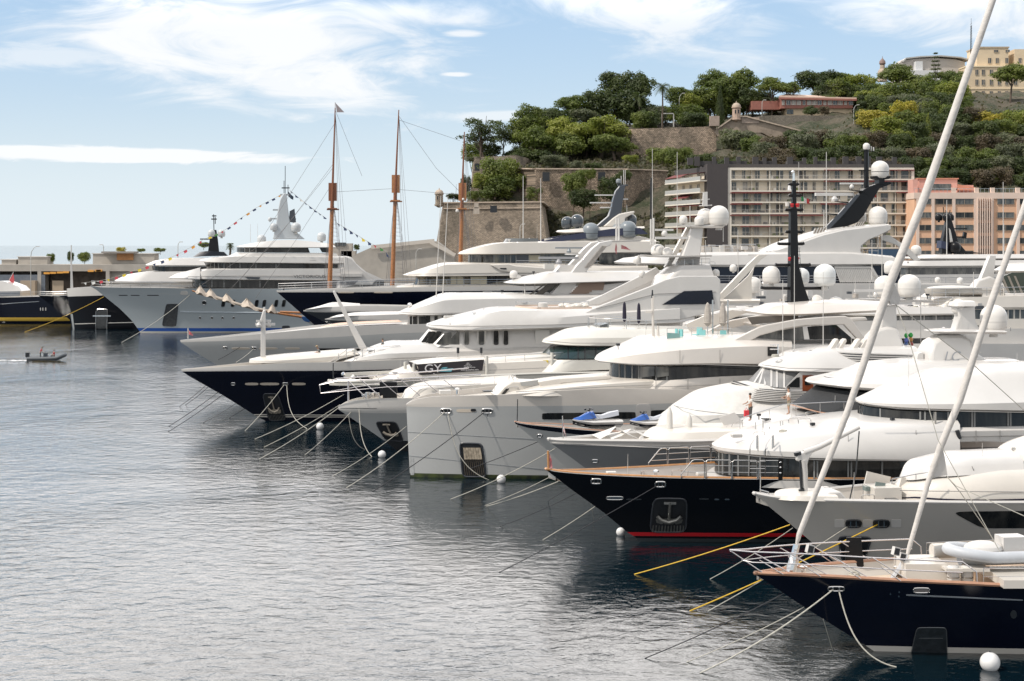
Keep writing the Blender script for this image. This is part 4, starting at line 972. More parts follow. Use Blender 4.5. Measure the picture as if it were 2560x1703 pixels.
 # ---------------- lofted superstructure
 def curve(b, lv, nose):
  w, pts = lv[0], lv[1]; nose = lv[2] if len(lv) > 2 else nose
  s0, z0 = b.sz(*pts[0], 0.0); q = [(s0, z0)]
  for p in pts[1:]:
   s, z = b.sz(*p, w)
   if s-s0 < nose*.98:
    for _ in range(4):
     r = min(max((s-s0)/nose, 0), 1); ww = w*math.sqrt(max(0, 1-(1-r)**2)); s, z = b.sz(*p, ww)
   q.append((max(s, q[-1][0]+.01), z))
  s1 = q[-1][0]; nose = min(nose, (s1-s0)*.95); out = []
  for k in range(17):
   th = math.pi/2*k/16; s = s0+nose*(1-math.cos(th)); out.append((s, w*math.sin(th)))
  for k in range(1, 25): out.append((s0+nose+(s1-s0-nose)*k/24, w))
  return [(s, ww, sinterp(q, s)) for s, ww in out]
 def tier(b, name, m, levels, nose=4.0, camber=.0, cap=True, ang=38, capm=None, bottom=False):
  cs = [b.curve(l, nose) for l in levels]; mb = MB()
  mb.grid([[b.pt(*p) for p in c] for c in cs]); mb.grid([[b.pt(s, -w, z) for s, w, z in c] for c in cs])
  mb.grid([[b.pt(*c[-1]), b.pt(c[-1][0], -c[-1][1], c[-1][2])] for c in cs])
  def capf(c, cb):
   fr = [(1, 0), (.92, .45), (.7, .8), (.35, .97), (0, 1), (-.35, .97), (-.7, .8), (-.92, .45), (-1, 0)]
   mb.grid([[b.pt(s, w*f, z+cb*h*min(1, (s-c[0][0])/max(nose, .5))) for s, w, z in c] for f, h in fr])
  if cap: capf(cs[-1], camber)
  if bottom: capf(cs[0], 0)
  return mb.build(name, m, b.root, ang=ang)
 def band(b, name, m, top, bot, nose=4.0, mull=(), mullm=None, mr=.05):
  o = b.tier(name, m, [bot, top], nose, cap=True)
  if mull:
   mb = MB()
   ct, cb = b.curve(top, nose), b.curve(bot, nose)
   for px in mull:
    best = None
    for i in range(len(cb)):
     p = b.pt(*cb[i]); x = CX+p.x/p.y*F
     if best is None or abs(x-px) < best[0]: best = (abs(x-px), i)
    i = best[1]
    if px is mull: pass
    def at(c):
     for k in range(len(c)-1):
      p, q = b.pt(*c[k]), b.pt(*c[k+1]); xa, xb = CX+p.x/p.y*F, CX+q.x/q.y*F
      if xa <= px <= xb: return p.lerp(q, (px-xa)/max(xb-xa, 1e-6))
     return b.pt(*c[0]) if px < CX+b.pt(*c[0]).x/b.pt(*c[0]).y*F else b.pt(*c[-1])
    pa, pb2 = at(ct), at(cb); off = b.n*.03
    mb = MB(); mb.bar(pa+off, pb2+off, mr*2, mr*2); mb.build('window_mullion', mullm or DARK, o, ang=0)
  return o
 # ---------------- plates and fins
 def plate(b, name, m, poly, w, th=.08, parent=None, both=False, ang=30):
  mb = MB(); mb.prism([b.un(x, y, w) for x, y in poly], b.n*th)
  if both:
   pts = [b.sz(x, y, w) for x, y in poly]; mb.prism([b.pt(s, -w, z) for s, z in pts], -b.n*th)
  return mb.build(name, m, parent or b.root, ang=ang)
 def fin(b, name, m, poly, th, lat=0.0, taper=1.0, parent=None, ang=50, both=False, bev=.0):
  if both: b.fin(name, m, poly, th, lat, taper, parent, ang, False, bev)
  pts = [b.sz(x, y, lat) for x, y in poly]; zs_ = [z for s, z in pts]; z0, z1 = min(zs_), max(zs_); mb = MB()
  for sg in ((-1,) if both else (1,)):
   A, Bp = [], []
   for s, z in pts:
    t = th/2*(1+(taper-1)*(z-z0)/max(z1-z0, .01)); A.append(b.pt(s, sg*lat+t, z)); Bp.append(b.pt(s, sg*lat-t, z))
   n = len(A); bb = len(mb.v); mb.v += A+Bp; fs = [tuple(range(n)), tuple(range(2*n-1, n-1, -1))]+[(i, n+i, n+(i+1) % n, (i+1) % n) for i in range(n)]
   mb.f += [tuple(bb+i for i in f) for f in fs]; mb.mi += [0]*len(fs)
  o = mb.build(name, m, parent or b.root, ang=ang)
  if bev:
   md = o.modifiers.new('bevel', 'BEVEL'); md.width = bev; md.segments = 2; md.limit_method = 'ANGLE'; md.angle_limit = R(40)
  return o
 def dome(b, px, py, r, lat=0.0, m=None, label=None, base=True, tall=1.0, mount=None, name='satellite_dome'):
  c = b.un(px, py, lat); rr = r*c.y/F; mb = MB()
  prof = [(rr*.45, -rr*1.02*tall), (rr*.80, -rr*.98*tall), (rr*.97, -rr*.72*tall), (rr, -rr*.25*tall), (rr*1.0, rr*.10)]
  prof += [(rr*math.cos(a), rr*.10+rr*.9*math.sin(a)) for a in [math.pi/2*k/9 for k in range(1, 9)]]+[(.01, rr)]
  mb.lathe(c, prof, 26); o = mb.build(name, m or WDOME, b.root, ang=60)
  mb = MB(); mb.lathe(c, [(rr*1.012, -rr*.30), (rr*1.012, -rr*.24)], 26)
  if base: mb.lathe(c+Vector((0, 0, -rr*1.45*tall)), [(rr*.34, 0), (rr*.3, rr*.45*tall)], 12)
  mb.build('dome_base', mount or OFFW, o)
  return o
 def whip(b, px, y0, y1, lat=0.0, r=.035, m=None, tilt=0, name='antenna'):
  mb = MB(); mb.tube([b.un(px, y1, lat), b.un(px+tilt*.5, (y0+y1)/2, lat), b.un(px+tilt, y0, lat)], r, 5, r2=r*.5); return mb.build(name, m or OFFW, b.root)
 def radar(b, px0, px1, py, hgt=6, lat=0.0, m=None, ped=True, foot=14):
  mb = MB(); a, c = b.un(px0, py, lat), b.un(px1, py, lat); t = hgt*a.y/F
  mb.bar(a, c, t*1.2, t); o = mb.build('radar_scanner', m or WHITE, b.root, ang=30)
  if ped:
   mid = (a+c)/2; mb = MB(); h = foot*a.y/F; mb.lathe(mid+Vector((0, 0, -h)), [(h*.45, 0), (h*.5, h*.35), (h*.35, h*.6), (h*.2, h*.95)], 14); mb.build('radar_pedestal', m or WHITE, o)
  return o
 def tubes(b, name, m, segs, r, parent=None, n=6):
  mb = MB()
  for s_ in segs: mb.tube([b.un(*p) for p in s_], r, n)
  return mb.build(name, m, parent or b.root)
 def rail(b, pts, h, lat=None, nr=2, gap=1.4, r=.022, m=None, both=False, name='railing', off=.12):
  """pts: pixels of the rail foot; lat None = along the hull edge"""
  q = []
  for px, py in pts:
   if lat is None:
    w = 0
    for _ in range(4): s, z = b.sz(px, py, w); w = max(b.hbt(max(s, 0))-off, .05)
    q.append((s, w, z))
   else: s, z = b.sz(px, py, lat); q.append((s, lat, z))
  return b.rail3(q, h, nr, gap, r, m, both, name)
 def rail3(b, q, h, nr=2, gap=1.4, r=.022, m=None, both=False, name='railing'):
  mb = MB(); dense = []
  for (s0, w0, z0), (s1, w1, z1) in zip(q, q[1:]):
   k = max(1, int(abs(s1-s0)/.8+abs(w1-w0)/.8)); dense += [(s0+(s1-s0)*i/k, w0+(w1-w0)*i/k, z0+(z1-z0)*i/k) for i in range(k)]
  dense.append(q[-1])
  for sg in ((1, -1) if both else (1,)):
   for j in range(nr):
    mb.tube([b.pt(s, sg*w, z+h*(1-j/nr)) for s, w, z in dense], r*(1.25 if j == 0 else .7), 5)
   acc = gap
   for i, (s, w, z) in enumerate(dense):
    if i: acc += math.hypot(s-dense[i-1][0], w-dense[i-1][1])
    if acc >= gap or i == len(dense)-1: mb.tube([b.pt(s, sg*w, z), b.pt(s, sg*w, z+h)], r, 5); acc = 0
  return mb.build(name, m or STEEL, b.root)
 def sheer_rail(b, s0, s1, h, **kw):
  n = 24; q = [(s0+(s1-s0)*i/n, max(b.hbt(s0+(s1-s0)*i/n)-.12, .03), b.zs(s0+(s1-s0)*i/n)) for i in range(n+1)]
  return b.rail3(q, h, both=True, **kw)
 # ---------------- on the hull skin
 def skin(b, px, py, off=.0):
  w = b.B*.3
  for _ in range(14):
   s, z = b.sz(px, py, w); w2 = b.hb(max(s, 0), z); w = w*.35+w2*.65
  e = .15; nn = Vector(((b.hb(s-e, z)-b.hb(s+e, z))/(2*e), 1, (b.hb(s, z-e)-b.hb(s, z+e))/(2*e))).normalized()
  return b.pt(s, w, z)+(b.u*nn.x+b.n*nn.y+Vector((0, 0, nn.z)))*off
 def hpatch(b, name, m, quad, off=.03, e=3.5, parent=None, ring=0.0, ringm=None, n=28):
  """quad = tl, tr, br, bl pixel corners; follows the hull skin. ring: width of frame in px fraction"""
  def bl(u, v): (x0, y0), (x1, y1), (x2, y2), (x3, y3) = quad; a = (x0+(x1-x0)*u, y0+(y1-y0)*u); c = (x3+(x2-x3)*u, y3+(y2-y3)*u); return (a[0]+(c[0]-a[0])*v, a[1]+(c[1]-a[1])*v)
  poly = rnd_poly(n, e); mb = MB(); rows = []
  for r in (1.0, .999, .66, .33, .01): rows.append([b.skin(*bl(.5+.5*r*x, .5+.5*r*y), off if r < 1 else -.02) for x, y in poly+[poly[0]]])
  mb.grid(rows); o = mb.build(name, m, parent or b.root, ang=50)
  if ring:
   mb = MB(); mb.tube([b.skin(*bl(.5+.5*x, .5+.5*y), off) for x, y in poly+[poly[0]]], ring, 6); mb.build('frame', ringm or CHROME, o)
  return o
 def rect(b, name, m, x0, y0, x1, y1, **kw): return b.hpatch(name, m, ((x0, y0), (x1, y0), (x1, y1), (x0, y1)), **kw)
 def fairlead(b, x0, y0, x1, y1, m=None):
  o = b.rect('fairlead', DARK, x0, y0, x1, y1, ring=(y1-y0)*b.d/F*.17, ringm=m or CHROME, off=.025)
  for f in (.3, .68): x = x0+(x1-x0)*f; mb = MB(); mb.tube([b.skin(x, y0+1, .04), b.skin(x, y1-1, .04)], (x1-x0)*b.d/F*.055, 6); mb.build('roller', CHROME, o)
 def anchor(b, quad, am=None, plate=True):
  o = b.hpatch('anchor_pocket', DARK, quad, off=.03, e=6, ring=.05, ringm=CHAR)
  (x0, y0), (x1, y1), (x2, y2), (x3, y3) = quad; cx0, cx1 = (x0+x1)/2, (x2+x3)/2
  def q(u, v, off): return b.skin(x0+(x1-x0)*u+((x3-x0)+((x2-x1)-(x3-x0))*u)*v, y0+(y1-y0)*u+((y3-y0)+((y2-y1)-(y3-y0))*u)*v, off)
  mb = MB(); am = am or mat('worn_steel', (.22, .22, .21), .45, metal=.6, var=.4, vscale=3); sc = (x1-x0)*b.d/F
  mb.tube([q(.5, .10, .10), q(.5, .62, .16)], sc*.045, 8)                    # shank
  mb.bar(q(.32, .12, .10), q(.68, .12, .10), sc*.07)
  mb.tube([q(.16, .50, .18), q(.28, .60, .22), q(.5, .66, .24), q(.72, .60, .22), q(.84, .50, .18)], sc*.06, 8)     # flukes
  mb.prism([q(.12, .60, .10), q(.30, .56, .12), q(.40, .66, .12), q(.30, .74, .1), q(.16, .70, .1)], b.n*.14); mb.prism([q(.88, .60, .10), q(.70, .56, .12), q(.60, .66, .12), q(.70, .74, .1), q(.84, .70, .1)], b.n*.14)
  mb.prism([q(.34, .58, .1), q(.66, .58, .1), q(.62, .74, .1), q(.38, .74, .1)], b.n*.12)
  mb.build('anchor', am, o, ang=30)
  mb = MB()
  for k in range(11): mb.tube([q(.08+.084*k, .80, .06), q(.08+.084*k, .985, .05)], sc*.018, 5)
  if plate: mb.build('fluted_plate', mat('worn_steel', (.22, .22, .21), .45, metal=.6, var=.4, vscale=3), o)
SEAMM = mat('seam_line', (.26, .25, .24), .6)
def seam(b, pts, lat, w=.02):
 mb = MB(); mb.tube([b.un(x, y, lat) for x, y in pts], w, 4); return mb.build('panel_seam', SEAMM, b.root, ang=0)
def kit(b, x0, x1, y0, y1, lats, n, seed, sc=1.0):
 """small fittings standing on a roof or deck between two pixels"""
 rnd = random.Random(seed)
 for k in range(n):
  u = (k+rnd.uniform(.15, .85))/n; lat = rnd.choice(lats); c = b.un(x0+(x1-x0)*u, y0+(y1-y0)*u, lat); q = rnd.randrange(7); mb = MB(); s_ = sc*rnd.uniform(.8, 1.25)
  if q == 0: mb.lathe(c, [(.10*s_, -.1), (.10*s_, .22*s_), (.20*s_, .24*s_), (.18*s_, .34*s_), (.02, .40*s_)], 12); mb.build('mushroom_vent', CHROME, b.root)
  elif q == 1: mb.box(c+Vector((0, 0, .12)), (.85*s_, .6*s_, .30*s_), R(10)); o = mb.build('deck_box', OFFW, b.root, ang=0); o.modifiers.new('bevel', 'BEVEL').width = .04
  elif q == 2: mb.tube([c, c+Vector((.02, 0, rnd.uniform(.9, 2.2)*s_))], .022, 5, r2=.01); mb.build('antenna', OFFW, b.root)
  elif q == 3: mb.tube([c, c+Vector((0, 0, .35*s_))], .035, 6); mb.box(c+Vector((0, 0, .42*s_)), (.26*s_, .2, .18*s_), .4); mb.build('searchlight', DARK, b.root)
  elif q == 4: mb.tube([c, c+Vector((0, 0, .28*s_)), c+Vector((.08, 0, .34*s_)), c+Vector((.9*s_, .1, .34*s_)), c+Vector((1.0*s_, .1, .28*s_)), c+Vector((1.0*s_, .1, 0))], .025, 6); mb.build('grab_rail', STEEL, b.root)
  elif q == 6:
   for j in range(3): mb.tube([c+Vector((.28*math.cos(a)*(1-j*.1), .28*math.sin(a)*(1-j*.1), .04+.06*j)) for a in [i*.52 for i in range(13)]], .035, 5)
   mb.build('rope_coil', ROPEW, b.root)
  else: mb.box(c+Vector((0, 0, .03)), (.7*s_, .7*s_, .07), R(10)); mb.build('deck_hatch', SMOKE, b.root, ang=0)
SMOKE = mat('smoked_hatch', (.05, .055, .06), .15)
# people ------------------------------------------------------------
def skinmesh(name, joints, edges, m, root, sub=1):
 me = bpy.data.meshes.new(name); me.from_pydata([j[0] for j in joints], edges, []); me.update()
 o = bpy.data.objects.new(name, me); col.objects.link(o)
 md = o.modifiers.new('skin', 'SKIN'); md.use_smooth_shade = True
 for i, j in enumerate(joints):
  v = me.skin_vertices[0].data[i]; rr = j[1]; v.radius = rr if isinstance(rr, tuple) else (rr, rr)
 me.skin_vertices[0].data[0].use_root = True
 s_ = o.modifiers.new('sub', 'SUBSURF'); s_.levels = sub; s_.render_levels = sub
 me.materials.append(m); o.parent = root; return o
def person(label, foot, face, pose='stand', shirt=None, legs=None, hair=None, scale=1.0, group=None, shorts=False, hat=None):
 """face: yaw in degrees the chest looks at (0 = +X)"""
 root = thing('person', label, 'person', foot, group); root.rotation_euler.z = R(face); root.scale = (scale,)*3
 V = Vector; lean = {'stand': 0, 'lean': .35, 'sit': .05, 'crouch': .45}[pose]
 hip = V((0, 0, .92)) if pose in ('stand', 'lean') else V((-.05, 0, .46))
 kn = [V((.02, s_*.10, .49)) if pose in ('stand', 'lean') else V((.40, s_*.15, .50)) for s_ in (1, -1)]
 an = [V((-.02+.05*s_, s_*.11, .07)) if pose in ('stand', 'lean') else V((.38, s_*.15, .07)) for s_ in (1, -1)]
 up = lambda t, y=0: hip+V((math.sin(lean)*t, y, math.cos(lean)*t))
 ch, nk, hd = up(.36), up(.56), up(.68)+V((.02, 0, .0)); top = up(.80)+V((.03, 0, 0))
 sh = [up(.50, s_*.19) for s_ in (1, -1)]
 el = [sh[0]+V((.10, .07, -.26)), sh[1]+V((.10, -.06, -.26))]; ha = [el[0]+V((.20, -.06, -.10)), el[1]+V((.22, .05, -.06))]
 J = [(hip, .10), (up(.20), (.13, .10)), (ch, (.15, .11)), (nk, .055), (hd, .085), (top, .075)]
 E_ = [(0, 1), (1, 2), (2, 3), (3, 4), (4, 5)]
 for i in (0, 1):
  b0 = len(J); J += [(sh[i], .055), (el[i], .042), (ha[i], .030), (ha[i]+V((.09, 0, -.02)), .034)]; E_ += [(2, b0), (b0, b0+1), (b0+1, b0+2), (b0+2, b0+3)]
  for f in range(4): J.append((ha[i]+V((.17-.01*abs(f-1.5), (f-1.5)*.022, -.035)), .010)); E_.append((b0+3, len(J)-1))
  J.append((ha[i]+V((.10, .05 if i else -.05, -.03)), .011)); E_.append((b0+2, len(J)-1))
  c0 = len(J); J += [(hip+V((0, (.10, -.10)[i], -.05)), .085), (kn[i], .060), (an[i], .042), (an[i]+V((.16, 0, -.035)), .038)]; E_ += [(0, c0), (c0, c0+1), (c0+1, c0+2), (c0+2, c0+3)]
 J.append((hd+V((.085, 0, .0)), .022)); E_.append((4, len(J)-1))
 skinmesh('body', [(j[0], j[1]) for j in J], E_, SKIN, root)
 S = [(up(.06), (.125, .105)), (up(.20), (.145, .115)), (ch, (.17, .13)), (up(.50), (.10, .08))]; SE = [(0, 1), (1, 2), (2, 3)]
 for i in (0, 1): b0 = len(S); S += [(sh[i], .072), (sh[i].lerp(el[i], .75), .062)]; SE += [(2, b0), (b0, b0+1)]
 skinmesh('shirt', S, SE, shirt or CANVAS, root)
 T_ = [(hip+V((0, 0, .02)), (.12, .11))]; TE = []
 for i in (0, 1):
  b0 = len(T_); T_ += [(hip+V((0, (.095, -.095)[i], -.08)), .10), (kn[i], .075)]; TE += [(0, b0), (b0, b0+1)]
  if not shorts: T_.append((an[i]+V((0, 0, .05)), .058)); TE.append((b0+1, b0+2))
 skinmesh('trousers', T_, TE, legs or CHAR, root)
 mb = MB(); mb.sphere(top+V((-.02, 0, .015)), .098, 12, 8, (1.05, .95, .85)); me = mb.build('hair', hair or HAIR); me.parent = root; me.location = (0, 0, 0)
 if hat: mb = MB(); mb.lathe(top+V((0, 0, .05)), [(.19, 0), (.18, .02), (.10, .03), (.09, .10), (.02, .12)], 16); o = mb.build('hat', hat); o.parent = root
 return root
def rope(a, b, label, m=None, r=.035, sag=.0, name='mooring_line', group=None, n=14):
 a, b = Vector(a), Vector(b); pts = [a.lerp(b, i/n)-Vector((0, 0, sag*4*(i/n)*(1-i/n))) for i in range(n+1)]
 for p in pts: p.z = max(p.z, -.05)
 mb = MB(); mb.tube(pts, r, 6); o = mb.build(name, m or ROPEW, loc=a); return tag(o, label, 'mooring line', group)
# ================================================================== nearest: blue ketch with furled headsails
def cleats(b, lst):
 for s, w in lst:
  mb = MB(); p = b.pt(s, w, b.deckz(s)); mb.lathe(p, [(.22, 0), (.2, .12), (.10, .2), (.10, .5), (.18, .58), (.18, .66), (.05, .7)], 14); mb.bar(p+b.u*-.3+Vector((0, 0, .2)), p+b.u*.3+Vector((0, 0, .2)), .1); mb.build('windlass', CHROME, b.root)
def ketch():
 b = Boat('sailing_yacht', 'navy hulled sailing yacht with white furled headsails, nearest in the row', 'sailing yacht', 1888, 70, 9, 8.4, 34, E=19, pt=2.0, pb=1.5)
 b.hull([(1888, 1436), (1990, 1440), (2080, 1445), (2231, 1454), (2400, 1462), (2560, 1469)], [(1888, 1436), (1950, 1477), (2011, 1518), (2090, 1568), (2166, 1615), (2205, 1642)],
     [NAVY, NAVY, mat('white_boot_stripe', (.62, .58, .52), .3)], strips=((-.05, .27, 2),), deck=.55, deckm=mat('pale_deck', (.62, .50, .38), .7, var=.12, vscale=2), inner=CREAM, cap=mat('teak_cap', (.46, .25, .16), .45, var=.2), capr=.09)
 mb = MB(); h = .95
 for lvl in (1.0, .52):
  for sg in (1, -1):
   pts = [b.pt(-1.15*lvl, sg*.02, b.zs(0)+h*lvl+.15)]
   for k in range(1, 15): s = k*.62-.3; pts.append(b.pt(s-.6+.6*k/14, sg*(b.hbt(max(s, 0))*.94+.20*(1-k/14)), b.zs(max(s, 0))+h*lvl+.1*(1-k/14)))
   mb.tube(pts, .034 if lvl == 1 else .026, 6)
 for sg in (1, -1):
  mb.tube([b.pt(-1.1, sg*.03, b.zs(0)+h+.1), b.pt(.35, sg*.12, b.zs(0)+.05)], .03, 6)
  for s in (1.5, 3.0, 4.6, 6.2):
   mb.tube([b.pt(s-1.6, sg*(b.hbt(max(s-1.6, 0))*.95+.18), b.zs(0)+h+.02), b.pt(s, sg*(b.hbt(s)-.1), b.zs(s)+.05)], .026, 6)
   mb.tube([b.pt(s-1.2, sg*(b.hbt(max(s-1.2, 0))*.95+.14), b.zs(0)+.55), b.pt(s-.4, sg*(b.hbt(s)-.12), b.zs(s)+.05)], .022, 6)
  mb.tube([b.pt(8.35, sg*(b.hbt(8.4)*.94), b.zs(8)+h), b.pt(8.9, sg*(b.hbt(8.9)-.1), b.zs(8.9)+h*.6), b.pt(8.95, sg*(b.hbt(8.9)-.1), b.zs(8.9))], .03, 6)
 mb.build('pulpit_rail', mat('pulpit_steel', (.70, .66, .66), .25, metal=.8), b.root)
 b.rail3([(9.2, b.hbt(9.2)-.12, b.zs(9)), (20, b.hbt(20)-.12, b.zs(20))], .72, 2, 1.9, .018, both=True)
 b.fairlead(2070, 1466, 2111, 1477)
 b.rect('fairlead', mat('pink_steel', (.75, .62, .55), .2, metal=.7), 2283, 1469, 2324, 1481, ring=.03)
 b.hpatch('styling_stripe', mat('silver_stripe', (.40, .43, .46), .3, metal=.3), ((2265, 1485.5), (2558, 1499), (2558, 1501.5), (2265, 1489)), off=.02, e=8)
 for x, y in ((2226, 1485), (2248, 1480), (2247, 1491)): b.rect('deck_light', CHROME, x-2, y-2, x+2, y+2, e=2, off=.02, n=8)
 b.rect('emblem', mat('dim_badge', (.08, .09, .10), .3, metal=.5), 2526, 1526, 2542, 1546, e=2, off=.02)
 b.hpatch('boarding_plate', mat('dark_ribbed_plate', (.05, .06, .07), .3, metal=.4, var=.4, vscale=4), ((2292, 1568), (2366, 1568), (2368, 1641), (2276, 1640)), off=.03, e=9, ring=.02, ringm=mat('dull_rim', (.16, .17, .18), .3, metal=.5))
 b.hpatch('plate_seam', mat('dull_rim', (.16, .17, .18), .3), ((2297, 1594), (2357, 1594), (2357, 1595.5), (2297, 1595.5)), off=.05)
 def stay(pts, rs, nm, z):
  mb = MB(); P3 = [b.un(x, y, 0) for x, y in pts]; n = 10; b0 = len(mb.v); dense = []; rr = []
  for i in range(len(P3)-1):
   k = 8
   for j in range(k): dense.append(P3[i].lerp(P3[i+1], j/k)); rr.append((rs[i]+(rs[i+1]-rs[i])*j/k)*70/F)
  dense.append(P3[-1]); rr.append(rs[-1]*70/F)
  for i, p in enumerate(dense):
   d = (dense[min(i+1, len(dense)-1)]-dense[max(i-1, 0)]).normalized(); a = d.cross(Vector((0, 1, 0))).normalized(); c = a.cross(d)
   for q in range(n):
    t = 2*math.pi*q/n; w = 1+.10*noise.noise(Vector((i*.35, q*.8, z))); mb.v.append(p+(a*math.cos(t)+c*math.sin(t))*rr[i]*w)
  for i in range(len(dense)-1):
   for q in range(n): mb.f.append((b0+i*n+q, b0+i*n+(q+1) % n, b0+(i+1)*n+(q+1) % n, b0+(i+1)*n+q)); mb.mi.append(0)
  return mb.build(nm, SAILW, b.root, ang=70)
 o = stay([(1992, 1360), (1998, 1336), (2118, 1032), (2226, 706), (2313, 489), (2482, 0), (2640, -460), (2895, -1200)], [4, 7, 8.5, 11.5, 11, 8.5, 6.5, 4], 'furled_sail', 1)
 mb = MB(); mb.tube([b.un(1975, 1438), b.un(1981, 1408), b.un(1992, 1362)], .16, 8); mb.tube([b.un(1975, 1436), b.un(1988, 1390)], .22, 10); mb.build('furler_drum', CHROME, o)
 o = stay([(2268, 1388), (2274, 1366), (2322, 1200), (2350, 1120), (2400, 1000), (2470, 780), (2560, 520), (2900, -480)], [4, 6, 7.5, 9, 9.5, 9, 8, 5], 'furled_sail', 4)
 mb = MB(); mb.tube([b.un(2228, 1452), b.un(2250, 1420), b.un(2268, 1388)], .13, 8); mb.build('furler_drum', CHROME, o)
 b.fin('sail_clew', SAILW, [(2213, 735), (2230, 700), (2250, 745), (2246, 762), (2225, 760)], .12); b.fin('sail_clew', SAILW, [(2318, 1200), (2352, 1110), (2360, 1140), (2367, 1187), (2325, 1196)], .12)
 b.tubes('sheet_line', ROPEW, [[(2240, 762, 0), (2270, 840, .5), (2345, 1100, 1.0), (2500, 1380, 2.0)], [(2366, 1190, 0), (2390, 1215, .4), (2560, 1290, 1.5)], [(2366, 1190, 0), (2400, 1230, -.4), (2490, 1358, -2)], [(2237, 760, 0), (2420, 900, -.8), (2620, 1080, -1.2)]], .02)
 mb = MB(); mb.tube([b.un(2960, 1440), b.un(2900, -1300)], .28, 12, r2=.16); mb.build('mast', OFFW, b.root)
 for (x, y, lat) in ((2025, 1372, .5), (2240, 1378, .6), (2255, 1392, .2)):
  mb = MB(); c = b.un(x, y, lat); mb.box(c, (.32, .22, .36), R(20), ry=R(15)); o = mb.build('deck_floodlight', WHITE, b.root); g = MB(); g.box(c+Vector((.02, -.12, 0)), (.24, .04, .28), R(20), ry=R(15)); g.build('lens', DARK, o)
 cleats(b, ((2.2, 0), (6.8, .6), (6.8, -.6)))
 mb = MB(); mb.bar(b.pt(5.2, .7, b.deckz(5)+.15), b.pt(7.4, 1.0, b.deckz(5)+.2), .16, .12); mb.sphere(b.pt(6.3, .9, b.deckz(5)+.25), .25, 10, 6, (1.6, .7, .5)); mb.build('spare_anchor', DARK, b.root)
 mb = MB(); c = b.un(2135, 1385, -1.9)
 mb.prism([c+Vector((-.33, 0, .75)), c+Vector((.33, 0, .75)), c+Vector((.45, 0, -.55)), c+Vector((.1, 0, -.8)), c+Vector((-.4, 0, -.5))], (0, .08, 0)); mb.build('hanging_jacket', CARBON, b.root)
 mb = MB(); c = b.un(2300, 1418, 0); mb.box(c, (1.8, 2.2, .7)); mb.build('deck_hatch', CREAM, b.root, ang=0)
 for k in range(2):
  mb = MB(); c = b.un(2383+k*34, 1443, 1.6); mb.lathe(c+Vector((0, 0, -.42)), [(.22, 0), (.27, .05), (.27, .85), (.22, .92), (.05, .94)], 16); o = mb.build('liferaft_canister', WHITE, b.root, ang=50); q = MB(); q.lathe(c, [(.28, -.02), (.28, .04)], 16); q.build('strap', STEEL, o)
 mb = MB(); c = b.un(2390, 1421, 1.6); mb.box(c+Vector((.4, 0, 0)), (1.9, .9, .12)); mb.box(c+Vector((3.6, -.4, -.3)), (4.2, 3.0, .35)); mb.build('coachroof', CREAM, b.root, ang=0)
 mb = MB(); c = b.un(2210, 1437, 1.2); mb.box(b.pt(12.0, 0, b.deckz(12)+.25), (3.2, 3.6, .5), R(9)); mb.build('deck_locker', mat('teak_locker', (.50, .36, .25), .6), b.root, ang=0)
 for (x, y) in ((2350, 1425), (2520, 1440)):
  mb = MB(); c = b.un(x, y, 1.0); mb.lathe(c+Vector((0, 0, -.3)), [(.14, 0), (.18, .1), (.12, .2), (.12, .3), (.17, .38), (.05, .42)], 14); mb.build('winch', CHROME, b.root)
 for k, (s, w) in enumerate(((3.4, .5), (5.0, -1.2), (9.6, 1.8), (10.6, -2.0), (13.5, 2.6))):
  mb = MB(); p = b.pt(s, w, b.deckz(s)+.05)
  for j in range(4): mb.tube([p+Vector((.3*math.cos(a)*(1-j*.12), .3*math.sin(a)*(1-j*.12), .07*j)) for a in [i*.52 for i in range(13)]], .04, 5)
  mb.build('rope_coil', ROPEW, b.root)
 return b
KETCH = ketch()
def tender_on(b, x0, x1, y, lat, label):
 """inflatable tender: two tubes meeting in a rounded bow, white inner boat"""
 a = b.un(x0, y, lat); L = (x1-x0)*a.y/F; root = thing('inflatable_tender', label, 'tender', a); u = b.u; n = b.n
 W = 1.05; mb = MB(); pts = []
 for k in range(15):
  t = math.pi*k/14; pts.append(a+u*(1.6-1.6*math.sin(t)) + n*(W*math.cos(t))+Vector((0, 0, .22*math.sin(t))))
 pts = [pts[0]+u*(L-1.6)]+[pts[0]+u*(L-1.6)*.5]+pts+[pts[-1]+u*(L-1.6)*.5, pts[-1]+u*(L-1.6)]
 mb.tube(pts, .25, 14); mb.build('inflatable_tube', TUBE, root, ang=60)
 mb = MB(); q = MB()
 mb.grid([[a+u*s+n*(w*min(1, .2+s/1.6))+Vector((0, 0, z)) for s in (.5, 1.2, 2, 3.2, L)] for w, z in ((-.85, .05), (-.5, -.38), (0, -.55), (.5, -.38), (.85, .05))]); mb.build('hull', WHITE, root, ang=60)
 mb.__init__(); mb.box(a+u*2.9+Vector((0, 0, .35)), (1.1, .9, .8), R(9)); mb.box(a+u*4.2+Vector((0, 0, .2)), (.9, 1.3, .5), R(9)); mb.sphere(a+u*1.6+Vector((0, 0, .2)), .8, 14, 8, (1.1, .9, .45)); mb.build('cover', WHITE, root, ang=30)
 return root
tender_on(KETCH, 2372, 2640, 1386, 1.0, 'grey tubed inflatable tender stowed on the nearest sailing yacht')
def bow_cushion():
 b = KETCH; g = b.un(2330, 1378, -.6); root = thing('fender', 'fat white cylindrical fender lying ahead of the grey tender', 'fender', g); mb = MB(); mb.tube([g, g+b.u*.25, g+b.u*2.4, g+b.u*2.6], .34, 14); o = mb.build('fender_body', CREAM, root, ang=50)
bow_cushion()
